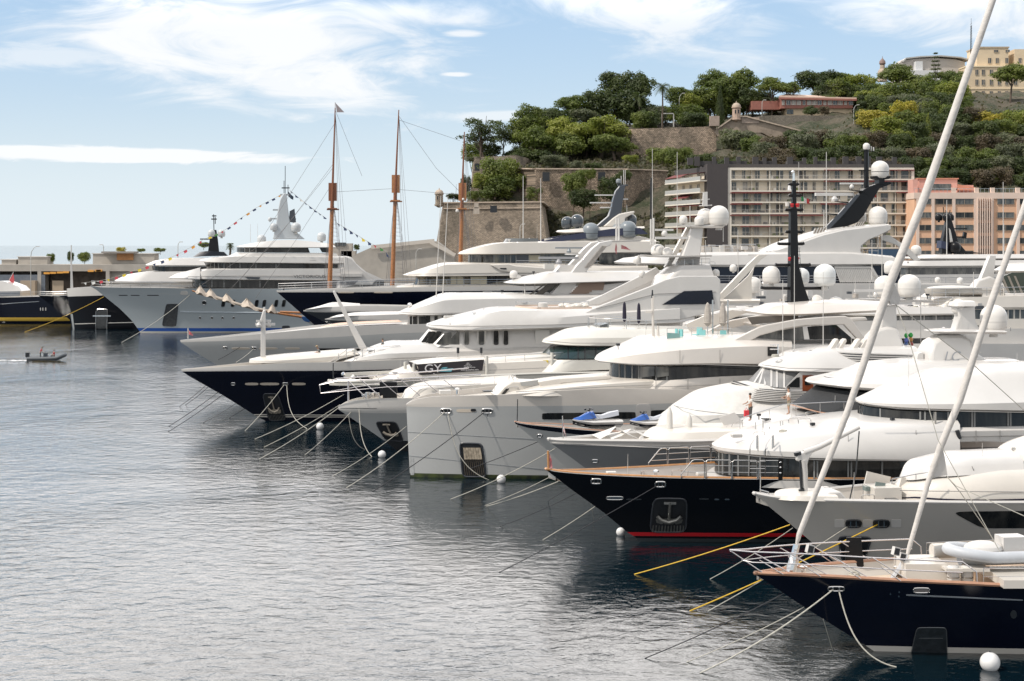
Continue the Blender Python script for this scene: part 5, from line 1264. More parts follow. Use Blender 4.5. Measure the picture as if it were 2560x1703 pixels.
# ================================================================== second: pale beige hulled yacht
def beige():
 b = Boat('motor_yacht', 'pale beige hulled motor yacht with square hull fairleads, behind the nearest sailing yacht', 'motor yacht', 1885, 84, 9, 9, 46, E=19, pt=2.2)
 b.hull([(1885, 1236), (1935, 1246), (1990, 1252), (2265, 1258), (2560, 1260)], [(1885, 1236), (1990, 1322), (2095, 1412), (2180, 1475), (2200, 1500)], [BEIGEH, BEIGEH, DARK], strips=((-.05, .3, 2),), deck=1.0, deckm=CREAM, inner=CREAM, cap=WHITE, capr=.10)
 b.rail([(1900, 1234), (1922, 1240)], .2, gap=.5)
 for x0, x1 in ((2086, 2111), (2157, 2182), (2228, 2253)): b.rect('vent_panel', WHITE, x0, 1299, x1, 1318, e=8, off=.02)
 for x0, x1 in ((2116, 2152), (2185, 2222)): b.fairlead(x0, 1300, x1, 1317, DARK)
 b.hpatch('hull_window', GLASS, ((2378, 1279), (2620, 1277), (2620, 1320), (2455, 1321)), off=.02, e=7, n=36)
 b.anchor(((2095, 1340), (2180, 1342), (2160, 1402), (2105, 1404)), CARBON, False)
 b.tier('foredeck_house', CREAM, [(3.0, [(2236, 1255), (2300, 1262), (2640, 1265)]), (3.0, [(2236, 1235), (2300, 1240), (2640, 1242)]), (2.9, [(2245, 1213), (2330, 1215), (2640, 1215)]), (2.6, [(2262, 1200), (2360, 1196), (2640, 1188)])], 4.5, camber=.5)
 b.tier('styling_line', mat('navy_line', (.01, .01, .03), .3), [(3.03, [(2236, 1243), (2300, 1247), (2640, 1250)]), (3.03, [(2236, 1240), (2300, 1243), (2640, 1245)])], 4.5, cap=False)
 b.tier('sunpad_dome', WHITE, [(2.2, [(2255, 1198), (2350, 1192), (2560, 1178)]), (2.0, [(2262, 1180), (2330, 1168), (2560, 1160)])], 3.0, camber=.5)
 b.tier('upper_house', CREAM, [(2.6, [(2468, 1190), (2520, 1195), (2660, 1190)]), (2.2, [(2500, 1150), (2560, 1136), (2660, 1120)])], 2.5, camber=.4)
 b.tier('windscreen', GLASSG, [(2.0, [(2510, 1153), (2570, 1140), (2680, 1130)]), (1.8, [(2552, 1130), (2600, 1116), (2680, 1110)])], 2, camber=.2)
 b.rail([(2230, 1211), (2290, 1199), (2340, 1192)], .28, lat=2.6, nr=1, gap=1.0)
 for (x, y, lat, w_, rz, lab) in ((2178, 1215, -1.2, 1.4, 12, 'locker_lid'), (2262, 1228, .3, 1.3, 12, 'locker_lid')):
  mb = MB(); c = b.un(x+14, y-6, lat); mb.box(c+Vector((0, 0, .05)), (w_, .10, .95), R(rz), ry=R(14)); o = mb.build(lab, CREAM, b.root, ang=0)
 mb = MB(); mb.box(b.un(2205, 1240, .2), (1.5, 1.7, 1.1), R(9)); mb.build('deck_locker', CREAM, b.root, ang=0)
 mb = MB(); c = b.un(2200, 1216, .3); mb.box(c, (.55, .06, .42), R(9), ry=R(10)); mb.box(c+Vector((-.5, 0, -.1)), (.7, .5, .22), R(9)); mb.build('control_panel', mat('dim_screen', (.15, .19, .18), .2), b.root, ang=0)
 b.tier('sunpad', CREAM, [(1.5, [(1935, 1246), (1990, 1252), (2100, 1254)]), (1.4, [(1940, 1236), (1990, 1240), (2095, 1242)])], 1.5, camber=.1)
 b.fin('deck_seat', WHITE, [(2035, 1238), (2058, 1223), (2085, 1222), (2108, 1250), (2040, 1250)], 2.0, bev=.08)
 mb = MB(); mb.tube([b.un(2012, 1230, 0), b.un(2011, 1180, 0), b.un(2007, 1150, 0)], .15, 10, r2=.22); o = mb.build('crane_post', WHITE, b.root, ang=50)
 b.fin('crane_bracket', WHITE, [(1990, 1152), (1990, 1138), (2012, 1127), (2032, 1122), (2028, 1134), (2020, 1148), (2016, 1165), (2004, 1165), (2002, 1154)], .28, bev=.05, parent=o)
 mb = MB(); mb.tube([b.un(2010, 1132, 0), b.un(2050, 1117, 0), b.un(2148, 1068, 0)], .17, 10, r2=.11); mb.build('crane_arm', WHITE, o, ang=50)
 mb = MB(); mb.tube([b.un(1995, 1138, 0), b.un(1993, 1130, 0)], .2, 8); mb.build('hydraulic_motor', DARK, o)
 mb = MB(); mb.tube([b.un(2001, 1150, .1), b.un(2002, 1190, .1), b.un(2004, 1225, .1)], .075, 8); mb.tube([b.un(2003, 1222, .1), b.un(2005, 1232, .1)], .16, 8); mb.build('hydraulic_ram', DARK, o)
 b.tubes('flag_staff', DARK, [[(2148, 1078, 0), (2140, 1180, 0), (2124, 1250, 0)]], .035)
 b.tubes('jack_staff', STEEL, [[(1900, 1236, 0), (1901, 1190, 0)]], .03)
 for x in (2438, 2447): mb = MB(); mb.lathe(b.un(x, 1182, 1.2), [(.07, 0), (.07, .2)], 8); mb.build('deck_vent', DARK, b.root)
 mb = MB(); mb.tube([b.un(2534, 1150, .4), b.un(2534, 1122, .4)], .05, 6); mb.box(b.un(2534, 1122, .4), (.18, .16, .14)); mb.build('searchlight', STEEL, b.root)
 kit(b, 2290, 2500, 1188, 1160, (-1, 0, 1.3), 6, 2, .8); kit(b, 2120, 2240, 1248, 1250, (-.5, 1.5), 4, 9, .8); seam(b, [(2250, 1226), (2330, 1228), (2560, 1230)], 2.98); seam(b, [(2430, 1166), (2440, 1190)], 2.1)
 return b
BEIGE = beige()
# ================================================================== third: black hull with red boot stripe
def ovalwin(b, x0, y0, x1, y1): return b.rect('deck_opening', CHROME, x0, y0, x1, y1, off=.03, ring=.02)
def black():
 b = Boat('motor_yacht', 'black hulled motor yacht with red waterline stripe and varnished cap rail', 'motor yacht', 1365, 96, 10, 9.6, 56, E=24, pt=2.1, pb=1.4)
 b.hull([(1365, 1175), (1400, 1181), (1470, 1187), (1560, 1192), (1710, 1197), (1850, 1199), (2200, 1200), (2332, 1203)], [(1365, 1175), (1430, 1225), (1510, 1282), (1570, 1332), (1621, 1363)],
     [BLACK, BLACK, mat('red_boot_stripe', (.48, .012, .02), .3), mat('grey_antifoul', (.035, .045, .05), .4)], strips=((-.8, .22, 3), (.36, .60, 2)), deck=1.15, inner=WHITE, cap=CAPW, capr=.085, bulw=.25)
 b.fairlead(1478, 1197, 1503, 1209); b.fairlead(1638, 1204, 1664, 1217)
 b.rect('stem_grip', CHROME, 1516, 1241, 1558, 1249, off=.03, ring=.025)
 b.rect('hull_vent', mat('dim_badge', (.08, .09, .10), .3, metal=.5), 1566, 1247, 1604, 1250, off=.02)
 b.rect('hull_vent', mat('dim_badge', (.08, .09, .10), .3, metal=.5), 1748, 1246, 1772, 1249, off=.02)
 for x in (1786, 1812): b.rect('hull_light', CHROME, x, 1247, x+12, 1250, off=.02)
 b.anchor(((1634, 1245), (1718, 1246), (1715, 1330), (1624, 1330)))
 cleats(b, ((7.2, 0.3), (9.2, .3), (9.2, -.6)))
 mb = MB(); c = b.pt(5.2, -.3, b.deckz(5)+.45); mb.sphere(c, .42, 12, 8, (1.5, .8, .7)); mb.sphere(c+Vector((-.6, 0, .1)), .22, 8, 6); mb.build('covered_winch', CARBON, b.root)
 for s in (2.2, 2.9): mb = MB(); p = b.pt(s, -.2, b.deckz(s)); mb.lathe(p, [(.09, 0), (.07, .55), (.11, .6), (.11, .66)], 10); mb.build('bollard', CHROME, b.root)
 for k in range(3): mb = MB(); s = 3.6+k*2.6; w = -(b.hbt(s)-.32); mb.box(b.pt(s, w, b.zs(s)-.35), (.75, .05, .38), R(10-22*(1-k/3))); mb.build('inner_fairlead', CHROME, b.root)
 mb = MB(); mb.lathe(b.pt(11.5, 1.2, b.deckz(11)), [(.25, 0), (.09, .05), (.09, .68), (.95, .70), (.95, .76)], 20); mb.build('deck_table', CAPW, b.root)
 mb = MB(); mb.box(b.pt(12.6, -1.8, b.deckz(11)+.22), (3.5, 1.1, .44), R(10)); mb.box(b.pt(12.6, -2.3, b.deckz(11)+.6), (3.5, .25, .5), R(10)); mb.build('deck_bench', CREAM, b.root, ang=0)
 def panels(lat_sign, xs, y):
  for (x0, x1, first) in xs:
   mb = MB(); sg = lat_sign
   def q(x, dy):
    w = 0
    for _ in range(4): s, z = b.sz(x, y, w*sg); w = b.hbt(max(s, 0))-.1
    return b.pt(s, sg*w, b.zs(s)+dy)
   h = 1.12
   if first: mb.tube([q(x0, 0), q(x0, .25), q(x0+28, h-.05), q(x0+34, h), q(x1-4, h), q(x1, h-.1), q(x1, 0)], .034, 6)
   else: mb.tube([q(x0, 0), q(x0, h-.1), q(x0+4, h), q(x1-4, h), q(x1, h-.1), q(x1, 0)], .034, 6)
   for f in (.36, .7): mb.tube([q(x0+(20 if first else 0)*f, h*f), q(x1, h*f)], .022, 6)
   mb.build('railing_panel', STEEL, b.root)
 panels(1, ((1703, 1761, 1), (1765, 1828, 0), (1831, 1893, 0), (1897, 1950, 0)), 1198); panels(-1, ((1621, 1668, 1), (1671, 1722, 0), (1725, 1776, 0), (1779, 1830, 0)), 1158)
 kit(b, 1500, 1780, 1188, 1190, (-1.5, 0, 1.2), 7, 77, .8)
 b.tubes('jack_staff', CAPW, [[(1371, 1172, 0), (1370, 1127, 0)]], .07)
 mb = MB(); mb.grid([[b.un(1373, 1133, 0), b.un(1376, 1140, .1), b.un(1379, 1150, -.05)], [b.un(1373, 1150, 0), b.un(1376, 1160, -.1), b.un(1381, 1168, .1)], [b.un(1373, 1170, 0), b.un(1377, 1171, .1), b.un(1380, 1172, 0)]]); mb.build('flag', mat('red_white_flag', (.55, .30, .30), .8, c2=(.5, .08, .10), var=.1, vscale=3), b.root)
 b.tier('coaming', WHITE, [(4.2, [(1772, 1215), (1860, 1216), (2380, 1216)]), (4.2, [(1772, 1192), (1860, 1197), (2380, 1197)])], 5.5)
 b.band('window', GLASS, (4.0, [(1795, 1118), (1888, 1138), (2060, 1146), (2380, 1150)]), (4.1, [(1792, 1182), (1870, 1190), (2060, 1196), (2380, 1197)]), 5, mull=(1797, 1806, 1823, 1845, 1872, 1900, 1948, 2035, 2043, 2120, 2128, 2205, 2290), mullm=MUL)
 b.tier('deck_brow', WHITE, [(4.5, [(1796, 1132), (1890, 1146), (2060, 1152), (2380, 1156)]), (4.9, [(1785, 1121), (1880, 1136), (2060, 1146), (2400, 1152)]), (4.9, [(1785, 1114), (1880, 1126), (2060, 1130), (2400, 1118)]), (4.3, [(1800, 1106), (1890, 1104), (2060, 1092), (2400, 1062)])], 8.0, camber=.55, bottom=True)
 b.tier('upper_bulwark', WHITE, [(4.4, [(2010, 1120), (2110, 1112), (2440, 1104), (2640, 1112)]), (4.45, [(2030, 1098), (2140, 1084), (2440, 1078), (2640, 1074)]), (4.2, [(2100, 1078), (2160, 1070), (2440, 1069), (2640, 1064)])], 5.0)
 b.band('window', GLASS, (3.9, [(2156, 1014), (2240, 1026), (2420, 1030), (2640, 1032)]), (4.0, [(2150, 1052), (2230, 1066), (2420, 1072), (2640, 1062)]), 5.0, mull=(2200, 2300, 2312, 2335, 2370, 2380, 2430, 2436, 2520, 2526), mullm=MUL)
 b.plate('bronze_door_frame', mat('steel_frame', (.45, .42, .38), .3, metal=.6), [(2336, 1030), (2340, 1030), (2340, 1072), (2336, 1072)], 4.05, .06)
 b.tier('wheelhouse_brow', WHITE, [(4.2, [(2160, 1014), (2240, 1024), (2420, 1029), (2640, 1032)]), (4.6, [(2147, 1006), (2230, 1017), (2420, 1024), (2640, 1028)]), (4.6, [(2147, 1002), (2230, 1010), (2420, 1010), (2640, 1004)]), (3.2, [(2200, 980), (2290, 968), (2420, 954), (2640, 950)])], 7.0, camber=.9, bottom=True)
 for x, y, lat in ((2060, 1088, 0), (2120, 1068, 1.5), (2010, 1096, 1.0)): pass
 for x, y0, y1, lat in ((1889, 1056, 1087, -1), (1908, 1051, 1082, -1), (1924, 1067, 1096, 0), (1951, 1053, 1090, -.5), (1957, 1053, 1090, -.5), (1965, 1068, 1105, .5), (2047, 1040, 1072, -1.5), (2062, 1043, 1076, -1.5), (2131, 1040, 1068, 0)):
  b.tubes('stanchion', STEEL, [[(x, y1, lat), (x, y0, lat)]], .03)
 for x0, x1, ya, yb, lat in ((1972, 1995, 1046, 1084, -1.0), (1996, 2027, 1048, 1090, 0), (2081, 2097, 1040, 1072, -1.5)):
  b.tubes('roof_grab_rail', STEEL, [[(x0, yb, lat), (x0, ya+3, lat), (x0+2, ya, lat), (x1-2, ya-1, lat), (x1, ya+2, lat), (x1, yb-6, lat)]], .03)
 for x0, xt in ((1874, 1892), (1913, 1931)):       # boarding ladders over the brow
  b.tubes('boarding_ladder', STEEL, [[(x0, 1190, 4.7), (x0+1, 1122, 4.9), (x0+3, 1112, 4.6), (xt, 1088, 3.6), (xt, 1128-6, 3.6)], [(xt+3, 1088, 3.4), (xt+3, 1128, 3.4)]], .033)
 for y in (1132, 1148, 1166): pass
 b.tubes('boarding_ladder', STEEL, [[(1874, y, 4.72), (1914, y, 4.72)] for y in (1154, 1172)], .03)
 mb = MB(); mb.box(b.un(1951, 1172, 4.75), (.25, .08, 1.3)); o = mb.build('control_post', CARBON, b.root, ang=0)
 q = MB()
 for y in (1156, 1169, 1183): q.sphere(b.un(1951, y, 4.82), .07, 8, 6)
 q.build('deck_lamp', CHROME, o)
 b.rect('deck_drain', DARK, 2088, 1140, 2104, 1144) if False else None
 mb = MB(); mb.tube([b.un(2393, 1076, 4.6), b.un(2399, 1097, 4.6)], .13, 10); o = mb.build('hanging_speaker', DARK, b.root); q = MB(); q.tube([b.un(2397, 1098, 4.6), b.un(2393, 1143, 4.7)], .014, 4); q.tube([b.un(2399, 1098, 4.6), b.un(2409, 1143, 4.7)], .014, 4); q.build('cord', DARK, o)
 for x, y in ((2320, 945), (2428, 960)): b.whip(x, y, y+36, 0, .03)
 kit(b, 1830, 2040, 1095, 1075, (-1.5, 0, 1.5), 6, 3, .8); kit(b, 2240, 2560, 975, 945, (-1, .5, 1.5), 6, 5, .9); kit(b, 2100, 2250, 1075, 1060, (2, 3), 4, 8, .8)
 seam(b, [(1800, 1128), (1890, 1142), (2060, 1150), (2400, 1153)], 4.93); seam(b, [(2150, 1130), (2250, 1104), (2400, 1092), (2640, 1088)], 4.45, .025); seam(b, [(2160, 1009), (2240, 1022), (2420, 1029), (2640, 1033)], 4.74)
 for x in (2120, 2290, 2440, 2500): seam(b, [(x, 1076), (x+1, 1108)], 4.47)
 return b
BLACKY = black()
# ================================================================== fourth: white bulwark over grey hull, covered foredeck
def fourth():
 b = Boat('motor_yacht', 'white and grey motor yacht with tent shaped covers and two posts on its foredeck', 'motor yacht', 1372, 104, 10, 8.6, 50, E=20, pt=2.1)
 b.hull([(1372, 1100), (1400, 1103), (1560, 1105), (1720, 1106), (1800, 1104), (2200, 1100)], [(1372, 1100), (1374, 1106), (1450, 1160), (1560, 1250), (1600, 1300)], [DGREYH, WHITE, DARK], strips=((-.05, .3, 2),),
     band=[(1372, 1106), (1400, 1109), (1560, 1117), (1720, 1122), (2200, 1124)], deck=.5, deckm=CREAM, inner=CREAM, cap=WHITE, capr=.13)
 b.hpatch('rub_rail', WHITE, ((1374, 1106), (1790, 1123), (1790, 1125), (1376, 1109)), off=.07, e=9)
 b.rect('hull_light', CHROME, 1480, 1149, 1495, 1156, ring=.04)
 mb = MB()
 for (xa, xb, xm, ya) in ((1500, 1600, 1540, 1067), (1530, 1640, 1578, 1073)):
  a, c, m_ = b.un(xa, 1098, 1.2), b.un(xb, 1098, 1.2), b.un(xm, ya, 0); a2, c2 = a-b.n*2.4, c-b.n*2.4
  mid = [a.lerp(m_, .5)-Vector((0, 0, .12)), c.lerp(m_, .5)-Vector((0, 0, .12))]
  mb.grid([[a, mid[0], m_, mid[1], c], [a-b.n*1.2, mid[0]-b.n*.6+Vector((0, 0, .05)), m_-b.n*.1, mid[1]-b.n*.6, c-b.n*1.2], [a2, a2.lerp(m_, .5), m_-b.n*.2, c2.lerp(m_, .5), c2]])
 mb.build('foredeck_cover', CANVAS, b.root, ang=25)
 b.tier('cabin_trunk', CREAM, [(2.6, [(1600, 1100), (1660, 1103), (2000, 1100)]), (2.3, [(1615, 1086), (1680, 1082), (2000, 1074)])], 2.5, camber=.15)
 for x, y0, y1 in ((1674, 1017, 1096), (1723, 1035, 1096)):
  mb = MB(); p, q = b.un(x, y1, .4), b.un(x, y0, .4); h = q.z-p.z; mb.lathe(p, [(.20, 0), (.21, h*.5), (.19, h*.8), (.10, h*.93), (.04, h)], 14); mb.build('covered_post', CANVAS, b.root, ang=50)
 b.tubes('jack_staff', STEEL, [[(1408, 1102, 0), (1406, 1040, 0)]], .035)
 mb = MB(); mb.grid([[b.un(1407, 1050, 0), b.un(1410, 1066, .05), b.un(1412, 1080, 0)], [b.un(1407, 1075, 0), b.un(1412, 1085, .1), b.un(1416, 1096, 0)]]); mb.build('flag', mat('pale_flag', (.62, .55, .54), .8, c2=(.45, .15, .15), var=.1, vscale=4), b.root)
 b.tier('hatch_mound', WHITE, [(1.7, [(1755, 1098), (1800, 1097), (1905, 1092)]), (1.3, [(1768, 1084), (1810, 1078), (1890, 1072)])], 1.6, camber=.25)
 b.fin('open_hatch', WHITE, [(1797, 1043), (1836, 1031), (1858, 1056), (1813, 1069)], .07)
 b.tier('foredeck_house', WHITE, [(3.5, [(1850, 1078), (1950, 1082), (2300, 1080)]), (3.5, [(1860, 1060), (1960, 1058), (2300, 1056)]), (2.9, [(1900, 1047), (1990, 1041), (2300, 1043)])], 5, camber=.15)
 b.rail([(1850, 1077), (1960, 1042), (2080, 1036), (2140, 1036)], .8, lat=3.3, nr=1, gap=1.1)
 for x, y in ((1795, 1098), (1828, 1084)): b.tubes('boarding_rail', STEEL, [[(x, y+10, 1), (x, y-16, 1), (x+5, y-26, 1), (x+22, y-30, 1), (x+28, y-27, 1), (x+28, y+6, 1)], [(x+2, y-12, 1), (x+28, y-14, 1)]], .03)
 b.band('windscreen_cover', mat('black_mesh_cover', (.022, .024, .027), .75, var=.25, vscale=6, bump=.2, bscale=20), (3.3, [(2045, 968), (2120, 978), (2400, 988)]), (4.0, [(1988, 1012), (2060, 1030), (2400, 1046)]), 3.5)
 b.tier('cover_hem', mat('copper_trim', (.48, .30, .22), .5), [(4.05, [(1983, 1015), (2060, 1034), (2400, 1050)]), (4.05, [(1983, 1012), (2060, 1031), (2400, 1047)])], 3.6, cap=False)
 b.tier('wheelhouse_brow', WHITE, [(4.1, [(2026, 959), (2120, 972), (2300, 982), (2560, 984)]), (4.3, [(2021, 955), (2115, 966), (2300, 976), (2560, 978)]), (4.2, [(2024, 951), (2120, 958), (2300, 962), (2560, 960)]), (3.6, [(2064, 944), (2160, 945), (2300, 952), (2560, 945)])], 5, camber=.35, bottom=True)
 b.tier('brow_line', mat('navy_line', (.01, .01, .03), .3), [(3.55, [(2066, 944), (2160, 954), (2315, 956), (2560, 952)]), (3.55, [(2066, 942), (2160, 951), (2315, 953), (2560, 949)])], 4.4, cap=False)
 b.tier('roof_dome', WHITE, [(3.45, [(2068, 944), (2160, 951), (2315, 953), (2560, 949)]), (2.3, [(2128, 922), (2200, 915), (2315, 914), (2560, 912)])], 4.2, camber=.3)
 b.fin('mast_tower', WHITE, [(2304, 915), (2306, 880), (2318, 853), (2345, 836), (2390, 834), (2412, 845), (2425, 880), (2470, 915)], 3.0, taper=.55, bev=.25)
 b.tier('mast_platform', WHITE, [(1.2, [(2318, 830), (2360, 834), (2516, 836)]), (1.8, [(2316, 827), (2360, 829), (2518, 830)])], 1.4, camber=.1, bottom=True)
 b.fin('mast_column', WHITE, [(2380, 830), (2392, 790), (2385, 770), (2430, 762), (2432, 800), (2445, 830)], .9, bev=.08)
 b.dome(2484, 795, 33, 0); b.dome(2396, 765, 17, 0)
 b.tier('mast_cap', WHITE, [(.8, [(2373, 764), (2385, 766), (2440, 766)]), (.7, [(2376, 758), (2385, 756), (2438, 756)])], .8, camber=.1)
 txt(b, 'LC', 2378, 892, 26, 1.35, mat('silver_letter', (.35, .36, .38), .3, metal=.5), italic=True)
 b.plate('vent_louvre', mat('louvre_grey', (.25, .25, .25), .5), [(2314, 905), (2372, 905), (2372, 912), (2314, 912)], 1.5, .03)
 mb = MB()
 for k in range(3): mb.box(b.un(2256+k*8, 940-k*3, .6), (.35, .2, .2)); mb.tube([b.un(2262+k*8, 930, .6), b.un(2262+k*8, 948, .6)], .06, 6)
 mb.tube([b.un(2250, 938, .6), b.un(2285, 930, .6)], .05, 6); mb.build('horn', CHROME, b.root)
 b.fin('windbreak', WHITE, [(2285, 903), (2290, 883), (2302, 880), (2304, 915), (2288, 915)], .8)
 kit(b, 2110, 2300, 930, 915, (-1, .5, 1.5), 6, 4, .8); kit(b, 1870, 2140, 1052, 1030, (1, 2.5), 7, 6, .7); seam(b, [(1410, 1109), (1560, 1113), (1790, 1116)], 2.8); kit(b, 2320, 2510, 826, 828, (-.5, .6), 4, 2, .7)
 return b
def txt(b, s_, px, py, hpx, lat, m, italic=False, name='lettering', widen=1.0, parent=None, on=None):
 p = on if on is not None else b.un(px, py, lat); cu = bpy.data.curves.new(name, 'FONT'); cu.body = s_; cu.size = hpx*p.y/F*1.35; cu.extrude = .012; cu.align_x = 'CENTER'; cu.align_y = 'CENTER'; cu.shear = .25 if italic else 0
 cu.materials.append(m); o = bpy.data.objects.new(name, cu); me = None
 col.objects.link(o); dg = bpy.context.evaluated_depsgraph_get(); me = bpy.data.meshes.new_from_object(o.evaluated_get(dg)); bpy.data.objects.remove(o)
 ob = bpy.data.objects.new(name, me); col.objects.link(ob); par = parent or b.root; ob.parent = par; off = ORG.get(par.name, Vector((0, 0, 0)))
 ob.location = p+b.n*.06-off; ob.rotation_euler = (R(90), 0, math.atan2(b.u.y, b.u.x)); ob.scale = (widen, 1, 1); me.materials.clear(); me.materials.append(m); return ob
FOURTH = fourth()
person('crew member in white shirt and dark shorts carrying a red bag on the fourth yacht', FOURTH.un(1876, 1052, 2.0), 200, 'stand', CANVAS, mat('grey_trousers', (.08, .08, .075), .8), shorts=False)
person('crew member in white shirt with tan apron by the black windscreen cover', FOURTH.un(1972, 1036, 2.2), 185, 'stand', CANVAS, mat('khaki', (.35, .30, .22), .8), shorts=True)
def bag():
 g = FOURTH.un(1866, 1034, 2.4); mb = MB(); mb.box(g, (.30, .16, .42), R(15)); mb.tube([g+Vector((-.1, 0, .2)), g+Vector((0, 0, .38)), g+Vector((.1, 0, .2))], .02, 5); tag(mb.build('bag', mat('red_bag_cloth', (.62, .04, .05), .7), loc=g), 'bright red bag held by the crew member in dark trousers', 'bag')
bag()
# ================================================================== fifth: small navy banded bow with jet skis, louvred wheelhouse
def jetski(b, x, y, lat, yaw, sc, label):
 g = b.un(x, y, lat); root = thing('jet_ski', label, 'jet ski', g, 'jet skis on the foredeck'); root.rotation_euler.z = R(yaw); root.scale = (sc,)*3
 def mk(name, m, rows, ang=40):
  mb = MB(); mb.grid([[g+Vector(p) for p in r] for r in rows]); mb.grid([[g+Vector((p[0], -p[1], p[2])) for p in r] for r in rows]); o = mb.build(name, m, root, ang=ang); return o
 X = [-1.5, -1.35, -1.0, -.4, .3, 1.0, 1.5]; W = [.02, .22, .40, .52, .56, .55, .50]
 mk('hull', WHITE, [[(x, w*.35, .05+.28*max(0, (-x-.6))) for x, w in zip(X, W)], [(x, w*.9, .22+.30*max(0, (-x-.6))) for x, w in zip(X, W)], [(x, w, .36+.20*max(0, (-x-.6))) for x, w in zip(X, W)], [(x, w*.75, .44+.1*max(0, -x-.6)) for x, w in zip(X, W)], [(x, 0, .46) for x in X]])
 mk('keel', NAVY, [[(x, 0, -.02+.28*max(0, (-x-.6))) for x in X], [(x, w*.95, .20+.30*max(0, (-x-.6))) for x, w in zip(X, W)]])
 mk('hood', BLUEP, [[(x, w, z) for x, w, z in ((-1.48, .05, .50), (-1.1, .30, .50), (-.6, .38, .55), (-.1, .30, .60))], [(x, w, z) for x, w, z in ((-1.45, .03, .56), (-1.05, .20, .66), (-.6, .22, .88), (-.25, .16, .95))], [(x, 0, z) for x, w, z in ((-1.45, .03, .58), (-1.05, .22, .70), (-.6, .26, .95), (-.25, .2, 1.0))]])
 mk('seat', mat('seat_vinyl', (.55, .57, .62), .5), [[(x, w, z) for x, w, z in ((-.2, .22, .50), (.3, .24, .55), (.8, .22, .62), (1.3, .24, .72))], [(x, w, z) for x, w, z in ((-.2, .18, .78), (.3, .19, .74), (.8, .2, .90), (1.3, .18, .98))], [(x, 0, z) for x, w, z in ((-.2, .18, .80), (.3, .19, .76), (.8, .2, .93), (1.3, .18, 1.0))]])
 mb = MB(); mb.tube([g+Vector((-.35, -.38, 1.14)), g+Vector((-.42, -.1, 1.16)), g+Vector((-.42, .1, 1.16)), g+Vector((-.35, .38, 1.14))], .035, 6); mb.tube([g+Vector((-.5, 0, 1.0)), g+Vector((-.42, 0, 1.16))], .06, 6)
 for s_ in (1, -1): mb.box(g+Vector((-.62, s_*.34, 1.06)), (.1, .16, .10))
 mb.build('handlebar', DARK, root)
 mb = MB(); mb.box(g+Vector((0, 0, -.1)), (2.2, .7, .12)); mb.build('cradle', STEEL, root)
 return root
